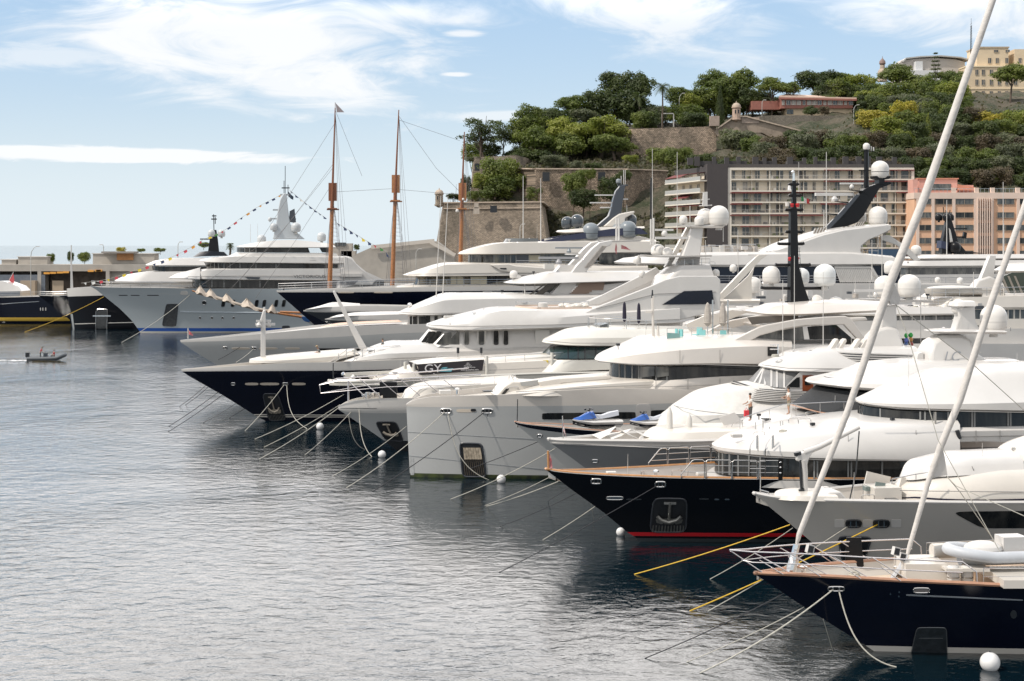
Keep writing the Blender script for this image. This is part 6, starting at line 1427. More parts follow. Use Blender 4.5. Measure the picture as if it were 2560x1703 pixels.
def fifth():
 b = Boat('motor_yacht', 'grey motor yacht with navy sheer band, jet skis on deck and louvred wheelhouse front', 'motor yacht', 1287, 114, 10, 8.4, 52, E=19, pt=2.0)
 b.hull([(1287, 1056), (1320, 1062), (1380, 1068), (1470, 1077), (1600, 1084), (1800, 1088)], [(1287, 1056), (1289, 1060), (1345, 1106), (1400, 1155), (1480, 1225)], [GREYH, NAVY, DARK], strips=((-.05, .3, 2),),
     band=[(1287, 1060), (1320, 1070), (1380, 1079), (1470, 1089), (1600, 1096), (1800, 1100)], deck=.75, deckm=OFFW, inner=OFFW, cap=mat('thin_teak_cap', (.45, .26, .18), .4), capr=.05)
 b.rect('hull_light', CHROME, 1344, 1086, 1355, 1093, ring=.04)
 b.tubes('jack_staff', DARK, [[(1293, 1056, 0), (1294, 998, 0)]], .035)
 b.tier('canvas_cover', CANVAS, [(3.6, [(1640, 1066), (1700, 1068), (1950, 1060)]), (3.5, [(1652, 1045), (1710, 1040), (1950, 1030)]), (3.4, [(1684, 1013), (1740, 1024), (1820, 1034), (1950, 1030)]), (2.4, [(1708, 998), (1790, 985), (1950, 975)])], 5, camber=.5)
 b.tubes('cover_seam', mat('seam_grey', (.4, .4, .4), .7), [[(1684, 1013, 0), (1700, 1018, 1.6), (1740, 1026, 3.3), (1820, 1036, 3.55), (1900, 1036, 3.6)]], .03)
 b.tier('bulwark_house', WHITE, [(3.9, [(1700, 1050), (1790, 1050), (2300, 1040)]), (3.8, [(1770, 1018), (1850, 1022), (2300, 1010)]), (3.5, [(1810, 982), (1890, 995), (2040, 1002), (2300, 1000)])], 5)
 for k in range(7):
  y = 977+k*4.1; w = 3.25+k*.06
  b.tier('louvre', WHITE if k % 1 == 0 else DARK, [(w, [(1832-k*4.2, y-22+k*.6+2.4), (1900-k*3, y-3+2.2), (2030, y+2.2+3), (2200, y+4)]), (w, [(1832-k*4.2, y-22+k*.6), (1900-k*3, y-3), (2030, y+3), (2200, y+2)])], 3.2, cap=True)
 b.tier('louvre_backing', DARK, [(3.2, [(1815, 985), (1880, 998), (2030, 1006), (2200, 1004)]), (3.0, [(1838, 953), (1905, 972), (2030, 978), (2200, 976)])], 3.2, cap=True)
 b.tier('wheelhouse', WHITE, [(2.9, [(1868, 962), (1930, 978), (2300, 980)]), (2.85, [(1872, 955), (1935, 971), (2300, 972)])], 2.6)
 b.band('windscreen', mat('pale_window_screen', (.20, .20, .20), .4, var=.3, vscale=1), (2.4, [(1912, 915), (1975, 925), (2300, 928)]), (2.8, [(1874, 955), (1938, 969), (2300, 970)]), 2.4, mull=(1886, 1898, 1912, 1928, 1942, 1960), mullm=WHITE, mr=.07)
 b.fin('side_panel', WHITE, [(1962, 970), (2000, 930), (2300, 930), (2300, 972), (1962, 972)], .06, lat=2.82)
 b.plate('side_window', GLASS, [(1966, 968), (1992, 944), (1999, 943), (1999, 969)], 2.87, .03); b.plate('side_door', mat('mahogany', (.22, .055, .02), .35, coat=.3), [(2006, 938), (2033, 938), (2033, 978), (2006, 978)], 2.87, .05); b.plate('door_window', GLASS, [(2012, 944), (2026, 944), (2026, 963), (2012, 963)], 2.93, .02); b.plate('side_window', GLASS, [(2040, 942), (2070, 942), (2070, 968), (2040, 968)], 2.87, .03)
 b.tier('wheelhouse_roof', WHITE, [(2.9, [(1904, 919), (1970, 930), (2300, 934)]), (3.3, [(1900, 915), (1966, 926), (2300, 930)]), (3.2, [(1905, 910), (1970, 917), (2300, 918)]), (2.3, [(1950, 890), (2010, 885), (2300, 882)])], 3.6, camber=.45, bottom=True)
 for (x, y) in ((1945, 885), (2002, 900), (2105, 920)):
  mb = MB(); c = b.un(x, y, .4); mb.tube([c, c+Vector((0, 0, .7))], .05, 6)
  for k in range(2): mb.lathe(c+Vector((-.3, 0, .3+.3*k)), [(.05, 0), (.16, .03), (.05, .08)], 10); mb.tube([c+Vector((-.6, -.1, .35+.3*k)), c+Vector((.1, 0, .35+.3*k))], .05, 6, r2=.03)
  mb.build('horn', CHROME, b.root)
 for k in range(4): b.tier('flybridge_slat', WHITE if k != 9 else DARK, [(3.0, [(2036, 876+k*5.5), (2110, 883+k*6), (2300, 890+k*5)]), (3.0, [(2036, 873+k*5.5), (2110, 880+k*6), (2300, 887+k*5)])], 3.0)
 b.tier('flybridge', CHAR, [(2.9, [(2040, 893), (2110, 902), (2300, 905)]), (2.85, [(2040, 876), (2110, 882), (2300, 888)])], 3.0)
 for x in (2085, 2105, 2140, 2158): b.fin('sun_lounger', CREAM, [(x-14, 872), (x, 850), (x+6, 846), (x+8, 852), (x-2, 872), (x+8, 880), (x-18, 880)], .7, lat=1.2, bev=.04)
 b.fin('mast_tower', WHITE, [(2160, 882), (2170, 840), (2186, 822), (2210, 816), (2235, 820), (2246, 850), (2252, 884)], 2.2, taper=.6, bev=.2)
 b.fin('mast_column', WHITE, [(2196, 830), (2200, 790), (2212, 765), (2235, 762), (2238, 830)], .9, bev=.08)
 b.tier('mast_platform', WHITE, [(.9, [(2150, 750), (2190, 753), (2330, 757)]), (1.0, [(2148, 746), (2190, 748), (2334, 751)])], 1.2, bottom=True)
 b.dome(2273, 714, 28, .3); b.dome(2212, 715, 26, -1.6); b.dome(2226, 668, 16, -.8)
 b.radar(2136, 2240, 727, 6, .2);
 for x, y0, y1 in ((2302, 700, 900), (1957, 700, 890), (2058, 680, 905), (1986, 640, 888)): b.whip(x, y0, y1, 0, .04)
 kit(b, 1930, 2150, 893, 884, (-1, 0, 1.2), 6, 14, .8); seam(b, [(1905, 912), (1970, 921), (2300, 923)], 3.27); kit(b, 2160, 2330, 745, 748, (-.3, .5), 4, 3, .7)
 return b
FIFTH = fifth()
jetski(FIFTH, 1492, 1069, .9, 14, 1.2, 'blue and white jet ski, the larger one parked forward')
jetski(FIFTH, 1625, 1068, -.6, 8, 1.0, 'blue and white jet ski partly hidden near the canvas cover')
def balloons():
 g = FIFTH.un(2272, 880, 0); root = thing('balloon_bunch', 'green, blue and orange balloons tied above the flybridge', 'balloons', g); rnd = random.Random(3)
 cs = [(.02, .30, .05), (.02, .30, .05), (.45, .20, .06), (.10, .14, .40), (.30, .06, .05), (.05, .12, .30)]
 for k, (x, y) in enumerate(((2266, 839), (2277, 838), (2277, 849), (2266, 851), (2278, 861), (2265, 862), (2272, 868))):
  mb = MB(); mb.sphere(FIFTH.un(x, y, 0), .17, 12, 8, (1, 1, 1.15)); mb.build('balloon', mat('balloon_%d' % (k % 6), cs[k % 6], .3), root)
 mb = MB(); mb.tube([g, FIFTH.un(2272, 838, 0)], .02, 5); mb.build('balloon_string', DARK, root)
balloons()
# ================================================================== sixth: large grey yacht with plumb bow
def plumb():
 b = Boat('motor_yacht', 'big grey motor yacht with vertical plumb bow and tall black mast', 'motor yacht', 1014, 124, 10, 11.5, 72, E=24, pt=2.6, pb=1.9)
 b.hull([(1014, 1012), (1040, 1000), (1090, 992), (1250, 988), (1400, 978), (1530, 972), (1700, 975), (1900, 985)], [(1014, 1012), (1016, 1016), (1021, 1120), (1025, 1192)], [GREYH, WARMW, mat('weedy_boot', (.02, .025, .015), .6, c2=(.06, .08, .02), var=.5, vscale=1.5)], strips=((-.8, .05, 2), (.05, .30, 2)),
     band=[(1014, 1016), (1040, 1017), (1100, 1018), (1250, 1016), (1530, 1013), (1700, 1008), (1900, 1004)], deck=.4, deckm=CREAM, inner=WARMW)
 b.hpatch('knuckle_line', mat('knuckle_grey', (.26, .275, .29), .3), ((1018, 1080), (1380, 1100), (1380, 1101.5), (1018, 1081)), off=.02, e=9); b.hpatch('knuckle_line', mat('knuckle_grey', (.26, .275, .29), .3), ((1022, 1139), (1370, 1174), (1370, 1175.5), (1022, 1140.2)), off=.02, e=9)
 b.fairlead(1102, 1022, 1128, 1033); b.fairlead(1205, 1022, 1231, 1033); b.rect('deck_opening', mat('lit_opening_paint', (.55, .48, .40), .6), 1141, 1023, 1190, 1031, off=.02); b.rect('deck_opening', DARK, 1177, 1022, 1190, 1029, off=.04)  # pale hull patch, the opening's light put into its colour
 b.hpatch('bow_scuff', mat('scuffed_panel', (.42, .43, .43), .5, var=.3, vscale=3), ((1025, 1142), (1034, 1143), (1036, 1188), (1026, 1188)), off=.02, e=8)
 o = b.hpatch('anchor_pocket', DARK, ((1149, 1107), (1205, 1109), (1216, 1192), (1157, 1192)), off=.02, e=8, ring=.07, ringm=CHAR)
 mb = MB()
 def sk(u, v, off): return b.skin(1149+(56+3*v)*u+8*v+3*u*v, 1107+85*v, off)
 for k in range(10): mb.tube([sk(.12+.085*k, .50, .07), sk(.12+.085*k, .95, .07)], .035, 5)
 mb.build('fluted_plate', mat('rusty_plate', (.10, .08, .06), .7, var=.5, vscale=4), o)
 mb = MB()
 for k in range(7): mb.prism([sk(.14+.11*k, .14, .08), sk(.24+.11*k, .14, .08), sk(.24+.11*k, .48, .08), sk(.14+.11*k, .48, .08)], b.n*.03)
 mb.build('anchor', mat('tan_slats', (.50, .42, .32), .6, var=.45, vscale=3), o, ang=0)
 b.hpatch('hull_window', GLASS, ((1355, 1033), (1589, 1030), (1589, 1047), (1355, 1049)), off=.02, e=12); b.hpatch('hull_window', GLASS, ((1627, 1026), (1760, 1022), (1760, 1040), (1627, 1046)), off=.02, e=12)
 b.hpatch('shell_door', mat('grey_door', (.46, .45, .44), .4), ((1590, 1010), (1626, 1010), (1627, 1049), (1590, 1049)), off=.03, e=5)
 b.tier('foredeck_house', CREAM, [(4.6, [(1225, 992), (1320, 990), (1700, 990)]), (4.5, [(1255, 978), (1330, 976), (1530, 960), (1700, 950)]), (4.3, [(1290, 972), (1350, 970), (1530, 957), (1700, 944)])], 4, camber=.1)
 b.fin('skylight', CREAM, [(1232, 988), (1252, 962), (1274, 950), (1360, 952), (1352, 972), (1300, 990)], 3.0, bev=.1)
 b.plate('skylight_window', GLASS, [(1253, 986), (1265, 972), (1273, 972), (1262, 986)], 1.55, .03); b.plate('vent_panel', mat('grey_mesh', (.35, .35, .34), .7), [(1300, 956), (1345, 950), (1345, 964), (1304, 965)], 1.55, .03)
 b.fin('tender_crane', CREAM, [(1345, 954), (1395, 946), (1526, 939), (1526, 947), (1400, 958), (1395, 966), (1352, 967)], .5, lat=2.2, bev=.05)
 mb = MB(); rnd = random.Random(8)
 for k in range(26): mb.sphere(b.un(rnd.uniform(1402, 1500), rnd.uniform(955, 963), 1.5), rnd.uniform(.15, .32), 7, 5, (1.6, 1, .6), mi=rnd.randrange(3))
 mb.build('tender_gear', [CARBON, mat('yellow_plastic', (.65, .50, .04), .5), CANVAS], b.root)
 for x in (1272, 1282): b.tubes('grab_rail', STEEL, [[(x, 957, 0), (x+1, 940, 0), (x+5, 937, 0), (x+13, 953, 0)]], .03)
 b.tubes('jack_staff', DARK, [[(1597, 955, 3), (1600, 895, 3)]], .04)
 b.tier('side_house', WARMW, [(5.3, [(1500, 985), (1620, 1000), (1960, 1000)]), (5.3, [(1515, 960), (1620, 965), (1960, 960)]), (5.2, [(1524, 944), (1610, 952), (1800, 942), (1960, 936)])], 5)
 b.plate('vent_louvre', mat('louvre_white', (.6, .58, .55), .5), [(1618, 982), (1632, 982), (1632, 993), (1618, 993)], 5.36, .02)
 b.band('window', GLASS, (4.8, [(1530, 908), (1610, 912), (1750, 908), (1960, 914)]), (5.0, [(1526, 941), (1604, 951), (1750, 945), (1960, 935)]), 4.6, mull=(1548, 1562, 1580, 1597, 1602, 1640, 1667), mullm=MUL, mr=.06)
 for x, m_ in ((1604, CURTAIN), (1640, CURTAIN)): b.plate('window_blind', GLASSG, [(x, 917), (x+32, 916), (x+32, 940), (x, 944)], 5.02, .02)
 b.tier('bridge_roof', WARMW, [(5.2, [(1500, 903), (1600, 914), (1740, 913), (1900, 914), (1980, 925)]), (5.6, [(1490, 900), (1590, 910), (1740, 909), (1900, 910), (1980, 920)]), (5.5, [(1493, 896), (1600, 886), (1740, 873), (1900, 866), (1980, 868)]), (4.2, [(1528, 883), (1600, 870), (1665, 852), (1840, 848), (1980, 855)])], 6, camber=.3, bottom=True)
 b.fin('arch', WARMW, [(1822, 858), (1840, 846), (1895, 818), (1915, 812), (1991, 798), (2060, 792), (2111, 790), (2126, 796), (2163, 849), (2145, 852), (2108, 812), (2012, 814), (1960, 822), (1900, 838), (1868, 856)], .35, lat=4.2, both=True, bev=.06)
 b.fin('arch_roof', WARMW, [(1895, 812), (1991, 797), (2060, 789), (2115, 787), (2120, 795), (1991, 806), (1905, 820)], 8.3, bev=.08)
 b.plate('arch_window', GLASSG, [(1868, 855), (1900, 839), (1960, 823), (2006, 817), (2010, 850), (1870, 856)], 3.9, .05); b.plate('arch_window', GLASS, [(2018, 817), (2090, 812), (2132, 848), (2024, 849)], 3.95, .05)
 b.plate('side_window', GLASS, [(1919, 867), (1945, 868), (1945, 890), (1919, 890)], 5.56, .03)
 b.tier('hard_top', WARMW, [(3.6, [(1862, 779), (1920, 789), (2225, 780)]), (3.9, [(1858, 776), (1920, 785), (2232, 774)]), (3.3, [(1900, 770), (1960, 764), (2225, 766)])], 5, camber=.4, bottom=True)
 b.plate('hard_top_shade', mat('brown_shade', (.12, .105, .09), .7), [(1868, 793), (1996, 787), (1996, 798), (1880, 812)], 2.6, .05)
 mb = MB();
 def bm_(x0, x1, y): a = b.un(x0, y, 0); c = b.un(x1, y, 0); mb.tube([a, a.lerp(c, .06)+Vector((0, 0, -.06)), a.lerp(c, .94)+Vector((0, 0, -.06)), c], .13, 8)
 b.fin('black_mast', CARBON, [(1972, 762), (1974, 524), (1991, 524), (1993, 660), (2005, 712), (2022, 762)], 1.0, taper=.5, bev=.05)
 b.fin('black_mast', CARBON, [(1979, 524), (1981, 452), (1989, 452), (1990, 524)], .35, taper=.6)
 for x0, x1, y in ((1902, 2070, 719), (1938, 2026, 661), (1944, 2010, 608), (1964, 2008, 578), (1963, 2007, 523), (1972, 2002, 487), (1972, 1996, 459)): bm_(x0, x1, y)
 mb.build('cross_tree', CARBON, b.root)
 mb = MB(); mb.tube([b.un(1984, 452, 0), b.un(1984, 432, 0)], .09, 8); mb.sphere(b.un(1982, 430, 0), .14, 8, 6); mb.lathe(b.un(1974, 476, 0), [(.16, 0), (.12, .3), (.03, .5)], 10); mb.build('mast_lamp', CHROME, b.root)
 for x, y in ((1975, 646), (1993, 646), (1980, 512), (1994, 512)): mb = MB(); mb.lathe(b.un(x, y+6, .2), [(.13, 0), (.13, .12), (.17, .14), (.17, .26), (.12, .3)], 10); mb.build('red_lamp', RED, b.root)
 mb = MB(); mb.lathe(b.un(1968, 516, .2), [(.16, 0), (.16, .35)], 10); mb.build('navigation_sensor', WARMW, b.root)
 mb = MB(); mb.tube([b.un(1998, 620, .3), b.un(2004, 700, .3)], .02, 5)
 for y in range(620, 705, 9): mb.bar(b.un(1993, y, .3), b.un(2001, y, .3), .03)
 mb.build('mast_ladder', DARK, b.root)
 b.dome(1928, 687, 22, -.6); b.dome(2062, 687, 27, .3, GDOME if False else mat('pale_grey_dome', (.66, .67, .66), .35)); b.dome(2003, 690, 20, -2.6, mat('pale_grey_dome', (.66, .67, .66), .35)); b.dome(2040, 755, 18, 0, base=False, tall=.4); b.dome(2090, 762, 20, .5, base=False, tall=.3)
 for k, (x, y) in enumerate(((1683, 842), (1694, 843), (1741, 838), (1748, 845), (1800, 846))):
  mb = MB(); c = b.un(x, y, 2.2+.3*(k % 2)); mb.box(c, (.62, .5, .12), R(10+20*k)); mb.box(c+Vector((.26, .05, .32)), (.1, .5, .6), R(10+20*k));
  mb.box(c+Vector((0, 0, -.25)), (.5, .4, .4), R(10+20*k)); tag(mb.build('deck_chair', TEAL, None, ang=0, loc=c), 'teal deck chair '+('at the glass screen, leftmost of all', 'right behind the leftmost chair', 'in the middle group beside the left parasol', 'half behind the chair of the middle group', 'standing alone by the right parasol')[k], 'chair', 'teal deck chairs')
 b.fin('glass_screen', mat('green_glass', (.20, .36, .34), .08), [(1667, 832), (1700, 834), (1700, 850), (1667, 850)], .04, lat=3.2); b.rail([(1668, 850), (1760, 849), (1830, 850)], .9, lat=3.4, nr=1, gap=1.0)
 for k, x in enumerate((1769, 1807)):
  g = b.un(x, 815, 1.5); root = thing('parasol', 'folded beige parasol on the plumb bow yacht, '+('left' if k == 0 else 'right')+' of the pair', 'parasol', g, 'folded beige parasols'); top_ = b.un(x, 756, 1.5); h = top_.z-g.z
  mb = MB(); mb.lathe(g, [(.12, 0), (.34, .25), (.26, h*.15), (.31, h*.4), (.22, h*.75), (.14, h*.92), (.02, h)], 9); mb.build('canopy', SAIL if False else mat('taupe_cloth', (.42, .38, .34), .85, var=.25, vscale=3), root, ang=20)
  mb = MB(); mb.tube([b.un(x+13, 850, 1.5), b.un(x+13, 750, 1.5)], .07, 8); mb.tube([g, b.un(x, 850, 1.5)], .04, 6); mb.build('pole', STEEL, root)
 b.tubes('flybridge_mast', WARMW, [[(1634, 860, 0), (1632, 790, 0), (1632, 740, 0)]], .11); b.tubes('flybridge_mast', WARMW, [[(1646, 862, .4), (1645, 815, .4)]], .10)
 b.whip(1631, 725, 745, 0, .1, DARK); mb = MB(); mb.box(b.un(1622, 780, 0), (.5, .2, .2)); mb.build('camera_head', WARMW, b.root)
 b.fin('wing', CREAM, [(1715, 810), (1760, 790), (1830, 775), (1870, 780), (1790, 812), (1730, 838)], .3, lat=-3.2)
 kit(b, 1540, 1660, 876, 852, (-1, 1, 2), 6, 21, .9); kit(b, 1900, 2200, 768, 766, (-1.5, 0, 1.5), 7, 23, .9); kit(b, 1100, 1290, 985, 975, (0, 1.5, 3), 6, 25, .9)
 seam(b, [(1495, 904), (1590, 912), (1740, 911), (1960, 918)], 5.62, .03); seam(b, [(1290, 980), (1530, 966), (1700, 960)], 4.6, .025); seam(b, [(1560, 968), (1700, 966), (1840, 960)], 5.34)
 for x in (1640, 1720, 1800, 1880): seam(b, [(x, 946), (x, 985)], 5.34);
 for x in (1700, 1800): seam(b, [(x, 875), (x, 908)], 5.6)
 return b
PLUMB = plumb()
def umbs(b, lst, grp, m):
 for x, y0, y1, yf, lat, lab in lst:
  g = b.un(x, y1, lat); h = b.un(x, y0, lat).z-g.z; root = thing('parasol', lab, 'parasol', g, grp); mb = MB(); mb.lathe(g, [(.05, 0), (.16, .15), (.14, h*.12), (.20, h*.2), (.18, h*.6), (.13, h*.9), (.02, h)], 9); mb.build('canopy', m, root, ang=20)
  mb = MB(); mb.tube([g, b.un(x, yf, lat)], .035, 6); mb.build('pole', STEEL, root)
# ================================================================== seventh: white bulwark, hidden behind the plumb bow
def seventh():
 b = Boat('motor_yacht', 'white yacht with tubular pulpit and black anchor pocket, left of the plumb bow', 'motor yacht', 845, 139, 10, 8.2, 40, E=17, pt=2.0)
 b.hull([(845, 1017), (870, 1006), (900, 1000), (960, 997), (1020, 996), (1300, 990)], [(845, 1017), (846, 1024), (900, 1060), (958, 1100), (1010, 1135)], [GREYH, WHITE, DARK], strips=((-.8, .9, 2),),
     band=[(845, 1024), (870, 1030), (930, 1033), (1020, 1033), (1300, 1030)], deck=.3, deckm=CREAM, inner=CREAM)
 b.hpatch('deck_line', DARK, ((850, 1020), (943, 1021), (943, 1022), (850, 1021)), off=.02)
 b.anchor(((938, 1054), (990, 1054), (1010, 1104), (963, 1100)), mat('tan_anchor', (.26, .23, .19), .5, var=.3), False)
 b.hpatch('bow_thruster_plate', OFFW, ((988, 1118), (1018, 1118), (1018, 1130), (1002, 1130)), off=.03) if False else None
 mb = MB()
 for sg in (1, -1):
  mb.tube([b.pt(-1.6, sg*.05, b.zs(0)+1.9), b.pt(0, sg*1.0, b.zs(2)+1.7), b.pt(4, sg*2.3, b.zs(3)+1.75), b.pt(12, sg*3.6, b.zs(8)+2.0)], .06, 6)
  mb.tube([b.pt(-1.6, sg*.05, b.zs(0)+1.9), b.pt(-1.5, sg*.05, b.zs(0)+1.2), b.pt(4, sg*2.2, b.zs(3)+1.1), b.pt(12, sg*3.6, b.zs(8)+1.2)], .035, 6)
  for s in (2.4, 3.6, 5.2, 7.0, 8.8, 10.6): mb.tube([b.pt(s-1.8, sg*(1.0+s*.24), b.zs(3)+1.75), b.pt(s, sg*(b.hbt(s)-.15), b.zs(s)+.1)], .035, 6)
 mb.tube([b.pt(.9, 0, b.zs(1)), b.pt(.9, 0, b.zs(1)+1.7)], .08, 8); mb.build('pulpit_rail', mat('pulpit_steel', (.70, .66, .66), .25, metal=.8), b.root)
 mb = MB(); c = b.un(971, 982, .6); mb.box(c, (1.5, .25, 1.9)); mb.build('hanging_jacket', CARBON, b.root)
 mb = MB(); rnd = random.Random(12)
 for k in range(14): mb.box(b.pt(2.2+rnd.random()*4, rnd.uniform(-1, 1), b.deckz(3)+.35+rnd.random()*.3), (rnd.uniform(.2, .6), .25, rnd.uniform(.15, .5)), rnd.random())
 mb.build('anchor_windlass', STEEL, b.root)
 b.tier('deck_house', CREAM, [(3.0, [(1000, 1002), (1050, 1002), (1300, 996)]), (2.9, [(1012, 978), (1060, 972), (1300, 956)])], 2.5, camber=.3)
 mb = MB(); mb.sphere(b.un(1170, 963, 1.8), .55, 12, 8, (1.4, 1, .8)); mb.sphere(b.un(1130, 966, 1.8), .3, 10, 6); mb.build('deck_cover', CREAM, b.root)
 return b
SEVENTH = seventh()
# ================================================================== eighth: banner yacht
def banner_yacht():
 b = Boat('motor_yacht', 'white motor yacht with black advertising banner and awnings on its foredeck', 'motor yacht', 822, 151, 10, 8.8, 56, E=19, pt=2.1)
 b.hull([(822, 953), (850, 956), (900, 955), (1000, 952), (1100, 946), (1400, 935)], [(822, 953), (823, 963), (880, 1000), (950, 1050)], [NAVY, IVORY, DARK], strips=((-.05, .3, 2),),
     band=[(822, 963), (850, 965), (1000, 966), (1100, 962), (1400, 956)], deck=.8, deckm=CREAM, inner=CREAM, cap=IVORY, capr=.14)
 b.hpatch('rub_rail', IVORY, ((823, 960), (1100, 960), (1100, 962), (824, 963)), off=.10, e=9)
 b.fin('deck_cover', CANVAS, [(872, 951), (884, 937), (893, 949), (905, 953)], 1.6); mb = MB(); rnd = random.Random(1)
 for k in range(12): mb.box(b.un(895+rnd.random()*20, 944+rnd.random()*6, rnd.uniform(-.5, .8)), (.6, .4, .4), rnd.random())
 mb.build('anchor_gear', CARBON, b.root, ang=0)
 b.tier('foredeck_house', CREAM, [(3.3, [(925, 957), (990, 950), (1400, 936)]), (3.1, [(932, 948), (1010, 934), (1130, 915), (1400, 900)]), (2.6, [(960, 940), (1030, 925), (1130, 908), (1400, 894)])], 3.5, camber=.3)
 b.tubes('jack_staff', DARK, [[(833, 950, 0), (833, 908, 0)]], .05); mb = MB(); mb.lathe(b.un(858, 938, 0), [(.2, 0), (.2, .15), (.05, .3)], 10); mb.build('deck_light', CHROME, b.root)
 b.fin('bow_locker', IVORY, [(862, 948), (864, 932), (1000, 926), (1000, 944)], .25, lat=-1.5)
 for x, y0, y1, lat in ((1013, 905, 978, 1.2), (1035, 910, 976, 2.9), (1178, 912, 960, 2.9), (1217, 890, 960, 3.3), (1380, 882, 945, 3.3), (1417, 872, 938, 1.0), (1428, 885, 938, 2.6)):
  mb = MB(); mb.tube([b.un(x, y1, lat), b.un(x, y0, lat)], .15, 8); mb.build('awning_post', IVORY, b.root)
 mb = MB(); n_ = b.n
 A0, A1 = b.un(1022, 903, 3.2), b.un(1182, 892, 0.2); B0, B1 = b.un(1208, 899, 3.4), b.un(1050, 910, 3.4)
 rowN = [b.un(1043+x, 911-x*.073, 3.2) for x in range(0, 170, 12)]; rowM = [b.un(1032+x, 906-x*.075-1.5*math.sin(x/160*3.1), 1.0) for x in range(0, 170, 12)]; rowF = [b.un(1022+x, 903-x*.07-4*math.sin(x/160*3.1), -1.5) for x in range(0, 170, 12)]
 mb.grid([rowN, rowM, rowF]); mb.build('awning', CANVAS, b.root, ang=60)
 bn = thing('banner', 'black hanging banner with white GY letters and turquoise ship', 'banner', b.un(1130, 920, 3.3))
 BK = mat('black_banner_cloth', (.022, .018, .022), .7)
 mb = MB(); mb.prism([b.un(1042, 911.5, 3.25), b.un(1210, 900, 3.25), b.un(1206, 926, 3.3), b.un(1051, 937.5, 3.3)], n_*.03); mb.prism([b.un(1021, 904, 1.2), b.un(1041, 911.5, 3.2), b.un(1049, 937, 3.25), b.un(1031, 926, 1.4)], (-.03, 0, 0)); mb.build('banner_cloth', BK, bn, ang=0)
 Wm = mat('white_print', (.72, .70, .70), .7); Tm = mat('turquoise_print', (.16, .48, .56), .7)
 o = txt(b, 'GY', 1082, 922, 21, 3.38, Wm, parent=bn, widen=1.15); o.name = 'letters'; o.data.name = 'letters'
 for m2 in (): pass
 def pl(nm, m, pts): mm = MB(); mm.prism([b.un(x, y, 3.37) for x, y in pts], n_*.02); return mm.build(nm, m, bn, ang=0)
 pl('ship_print', Tm, [(1093, 929), (1104, 923), (1133, 921), (1128, 929)]); pl('ship_print', Tm, [(1101, 922), (1106, 919), (1119, 918), (1116, 921)])
 for i, (s_, y, h) in enumerate((('Sales', 908, 2.6), ('Charter', 911.5, 2.8), ('Management', 915, 2.8), ('New Construction', 918.5, 2.8), ('www.g-yachts.com', 924.5, 4.4))):
  o = txt(b, s_, 1170 if i < 3 else 1174, y, h, 3.38, Wm, parent=bn)
 b.fin('long_awning', CANVAS, [(1208, 897), (1300, 890), (1412, 880), (1413, 889), (1330, 894), (1215, 904)], 5.2, bev=.1)
 b.rail([(1210, 920), (1290, 913), (1420, 905)], .95, lat=2.9, nr=1, gap=1.8)
 b.tubes('safety_line', STEEL, [[(1088, 895, 1), (1100, 889, 1), (1200, 887, 1), (1215, 893, 1)]], .03)
 mb = MB(); mb.box(b.un(1364, 906, 3), (.5, .2, .4)); mb.build('life_jacket', mat('yellow_plastic', (.65, .50, .04), .5), b.root)
 for x in (1145, 1203): mb = MB(); mb.tube([b.un(x, 883, -1), b.un(x, 869, -1)], .13, 8); mb.tube([b.un(x, 900, -1), b.un(x, 869, -1)], .03, 5); mb.build('deck_speaker', DARK, b.root)
 b.fin('tarpaulin', mat('dark_tarpaulin', (.05, .045, .04), .8, var=.3, vscale=3), [(1447, 937), (1505, 911), (1519, 918), (1460, 938)], 2.6); b.tubes('deck_speaker', DARK, [[(1471, 898, 2), (1473, 916, 2)]], .08)
 b.tier('lower_house', IVORY, [(4.1, [(1300, 932), (1400, 930), (1800, 915)]), (4.0, [(1335, 898), (1420, 900), (1800, 896)])], 3.5)
 b.band('window', mat('teal_tint_glass', (.012, .03, .032), .05, spec=.7), (3.6, [(1376, 866), (1440, 868), (1760, 870)]), (4.0, [(1348, 893), (1420, 897), (1760, 896)]), 3.2, mull=(1385, 1420, 1445, 1462, 1490, 1525), mullm=DARK, mr=.05)
 b.tier('bridge_roof', IVORY, [(3.9, [(1362, 858), (1430, 865), (1610, 866), (1800, 868)]), (4.3, [(1356, 855), (1420, 863), (1610, 864), (1800, 866)]), (4.2, [(1360, 850), (1430, 846), (1610, 844), (1800, 845)]), (3.4, [(1390, 836), (1450, 828), (1520, 825), (1800, 828)])], 4.5, camber=.2, bottom=True)
 b.fin('glass_screen', mat('smoky_screen', (.10, .11, .115), .1), [(1490, 812), (1512, 806), (1514, 830), (1494, 832)], 3.2)
 q = [b.sz(x, y, 3.2) for x, y in ((1490, 828), (1640, 833))]; b.rail3([(q[0][0], 0.2, q[0][1]), (q[0][0]+.6, 2.2, q[0][1]), (q[0][0]+2, 3.2, q[0][1]), (q[1][0], 3.2, q[1][1])], 1.15, 1, 1.1, .035, both=True)
 kit(b, 1440, 1600, 838, 826, (-1, .5, 1.5), 6, 31, .9); kit(b, 940, 1010, 940, 930, (0, 1.5), 4, 33, .8); seam(b, [(1362, 852), (1430, 858), (1610, 858)], 4.32, .025); seam(b, [(940, 955), (1130, 930), (1400, 918)], 3.2)
 return b
BANNER = banner_yacht()
umbs(BANNER, ((1561, 754, 805, 826, 1.0, 'folded black parasol above the bridge roof, left of the two'), (1597, 757, 809, 830, 1.0, 'folded black parasol above the bridge roof, right of the two')), 'folded black parasols', mat('black_cloth', (.015, .013, .03), .85))
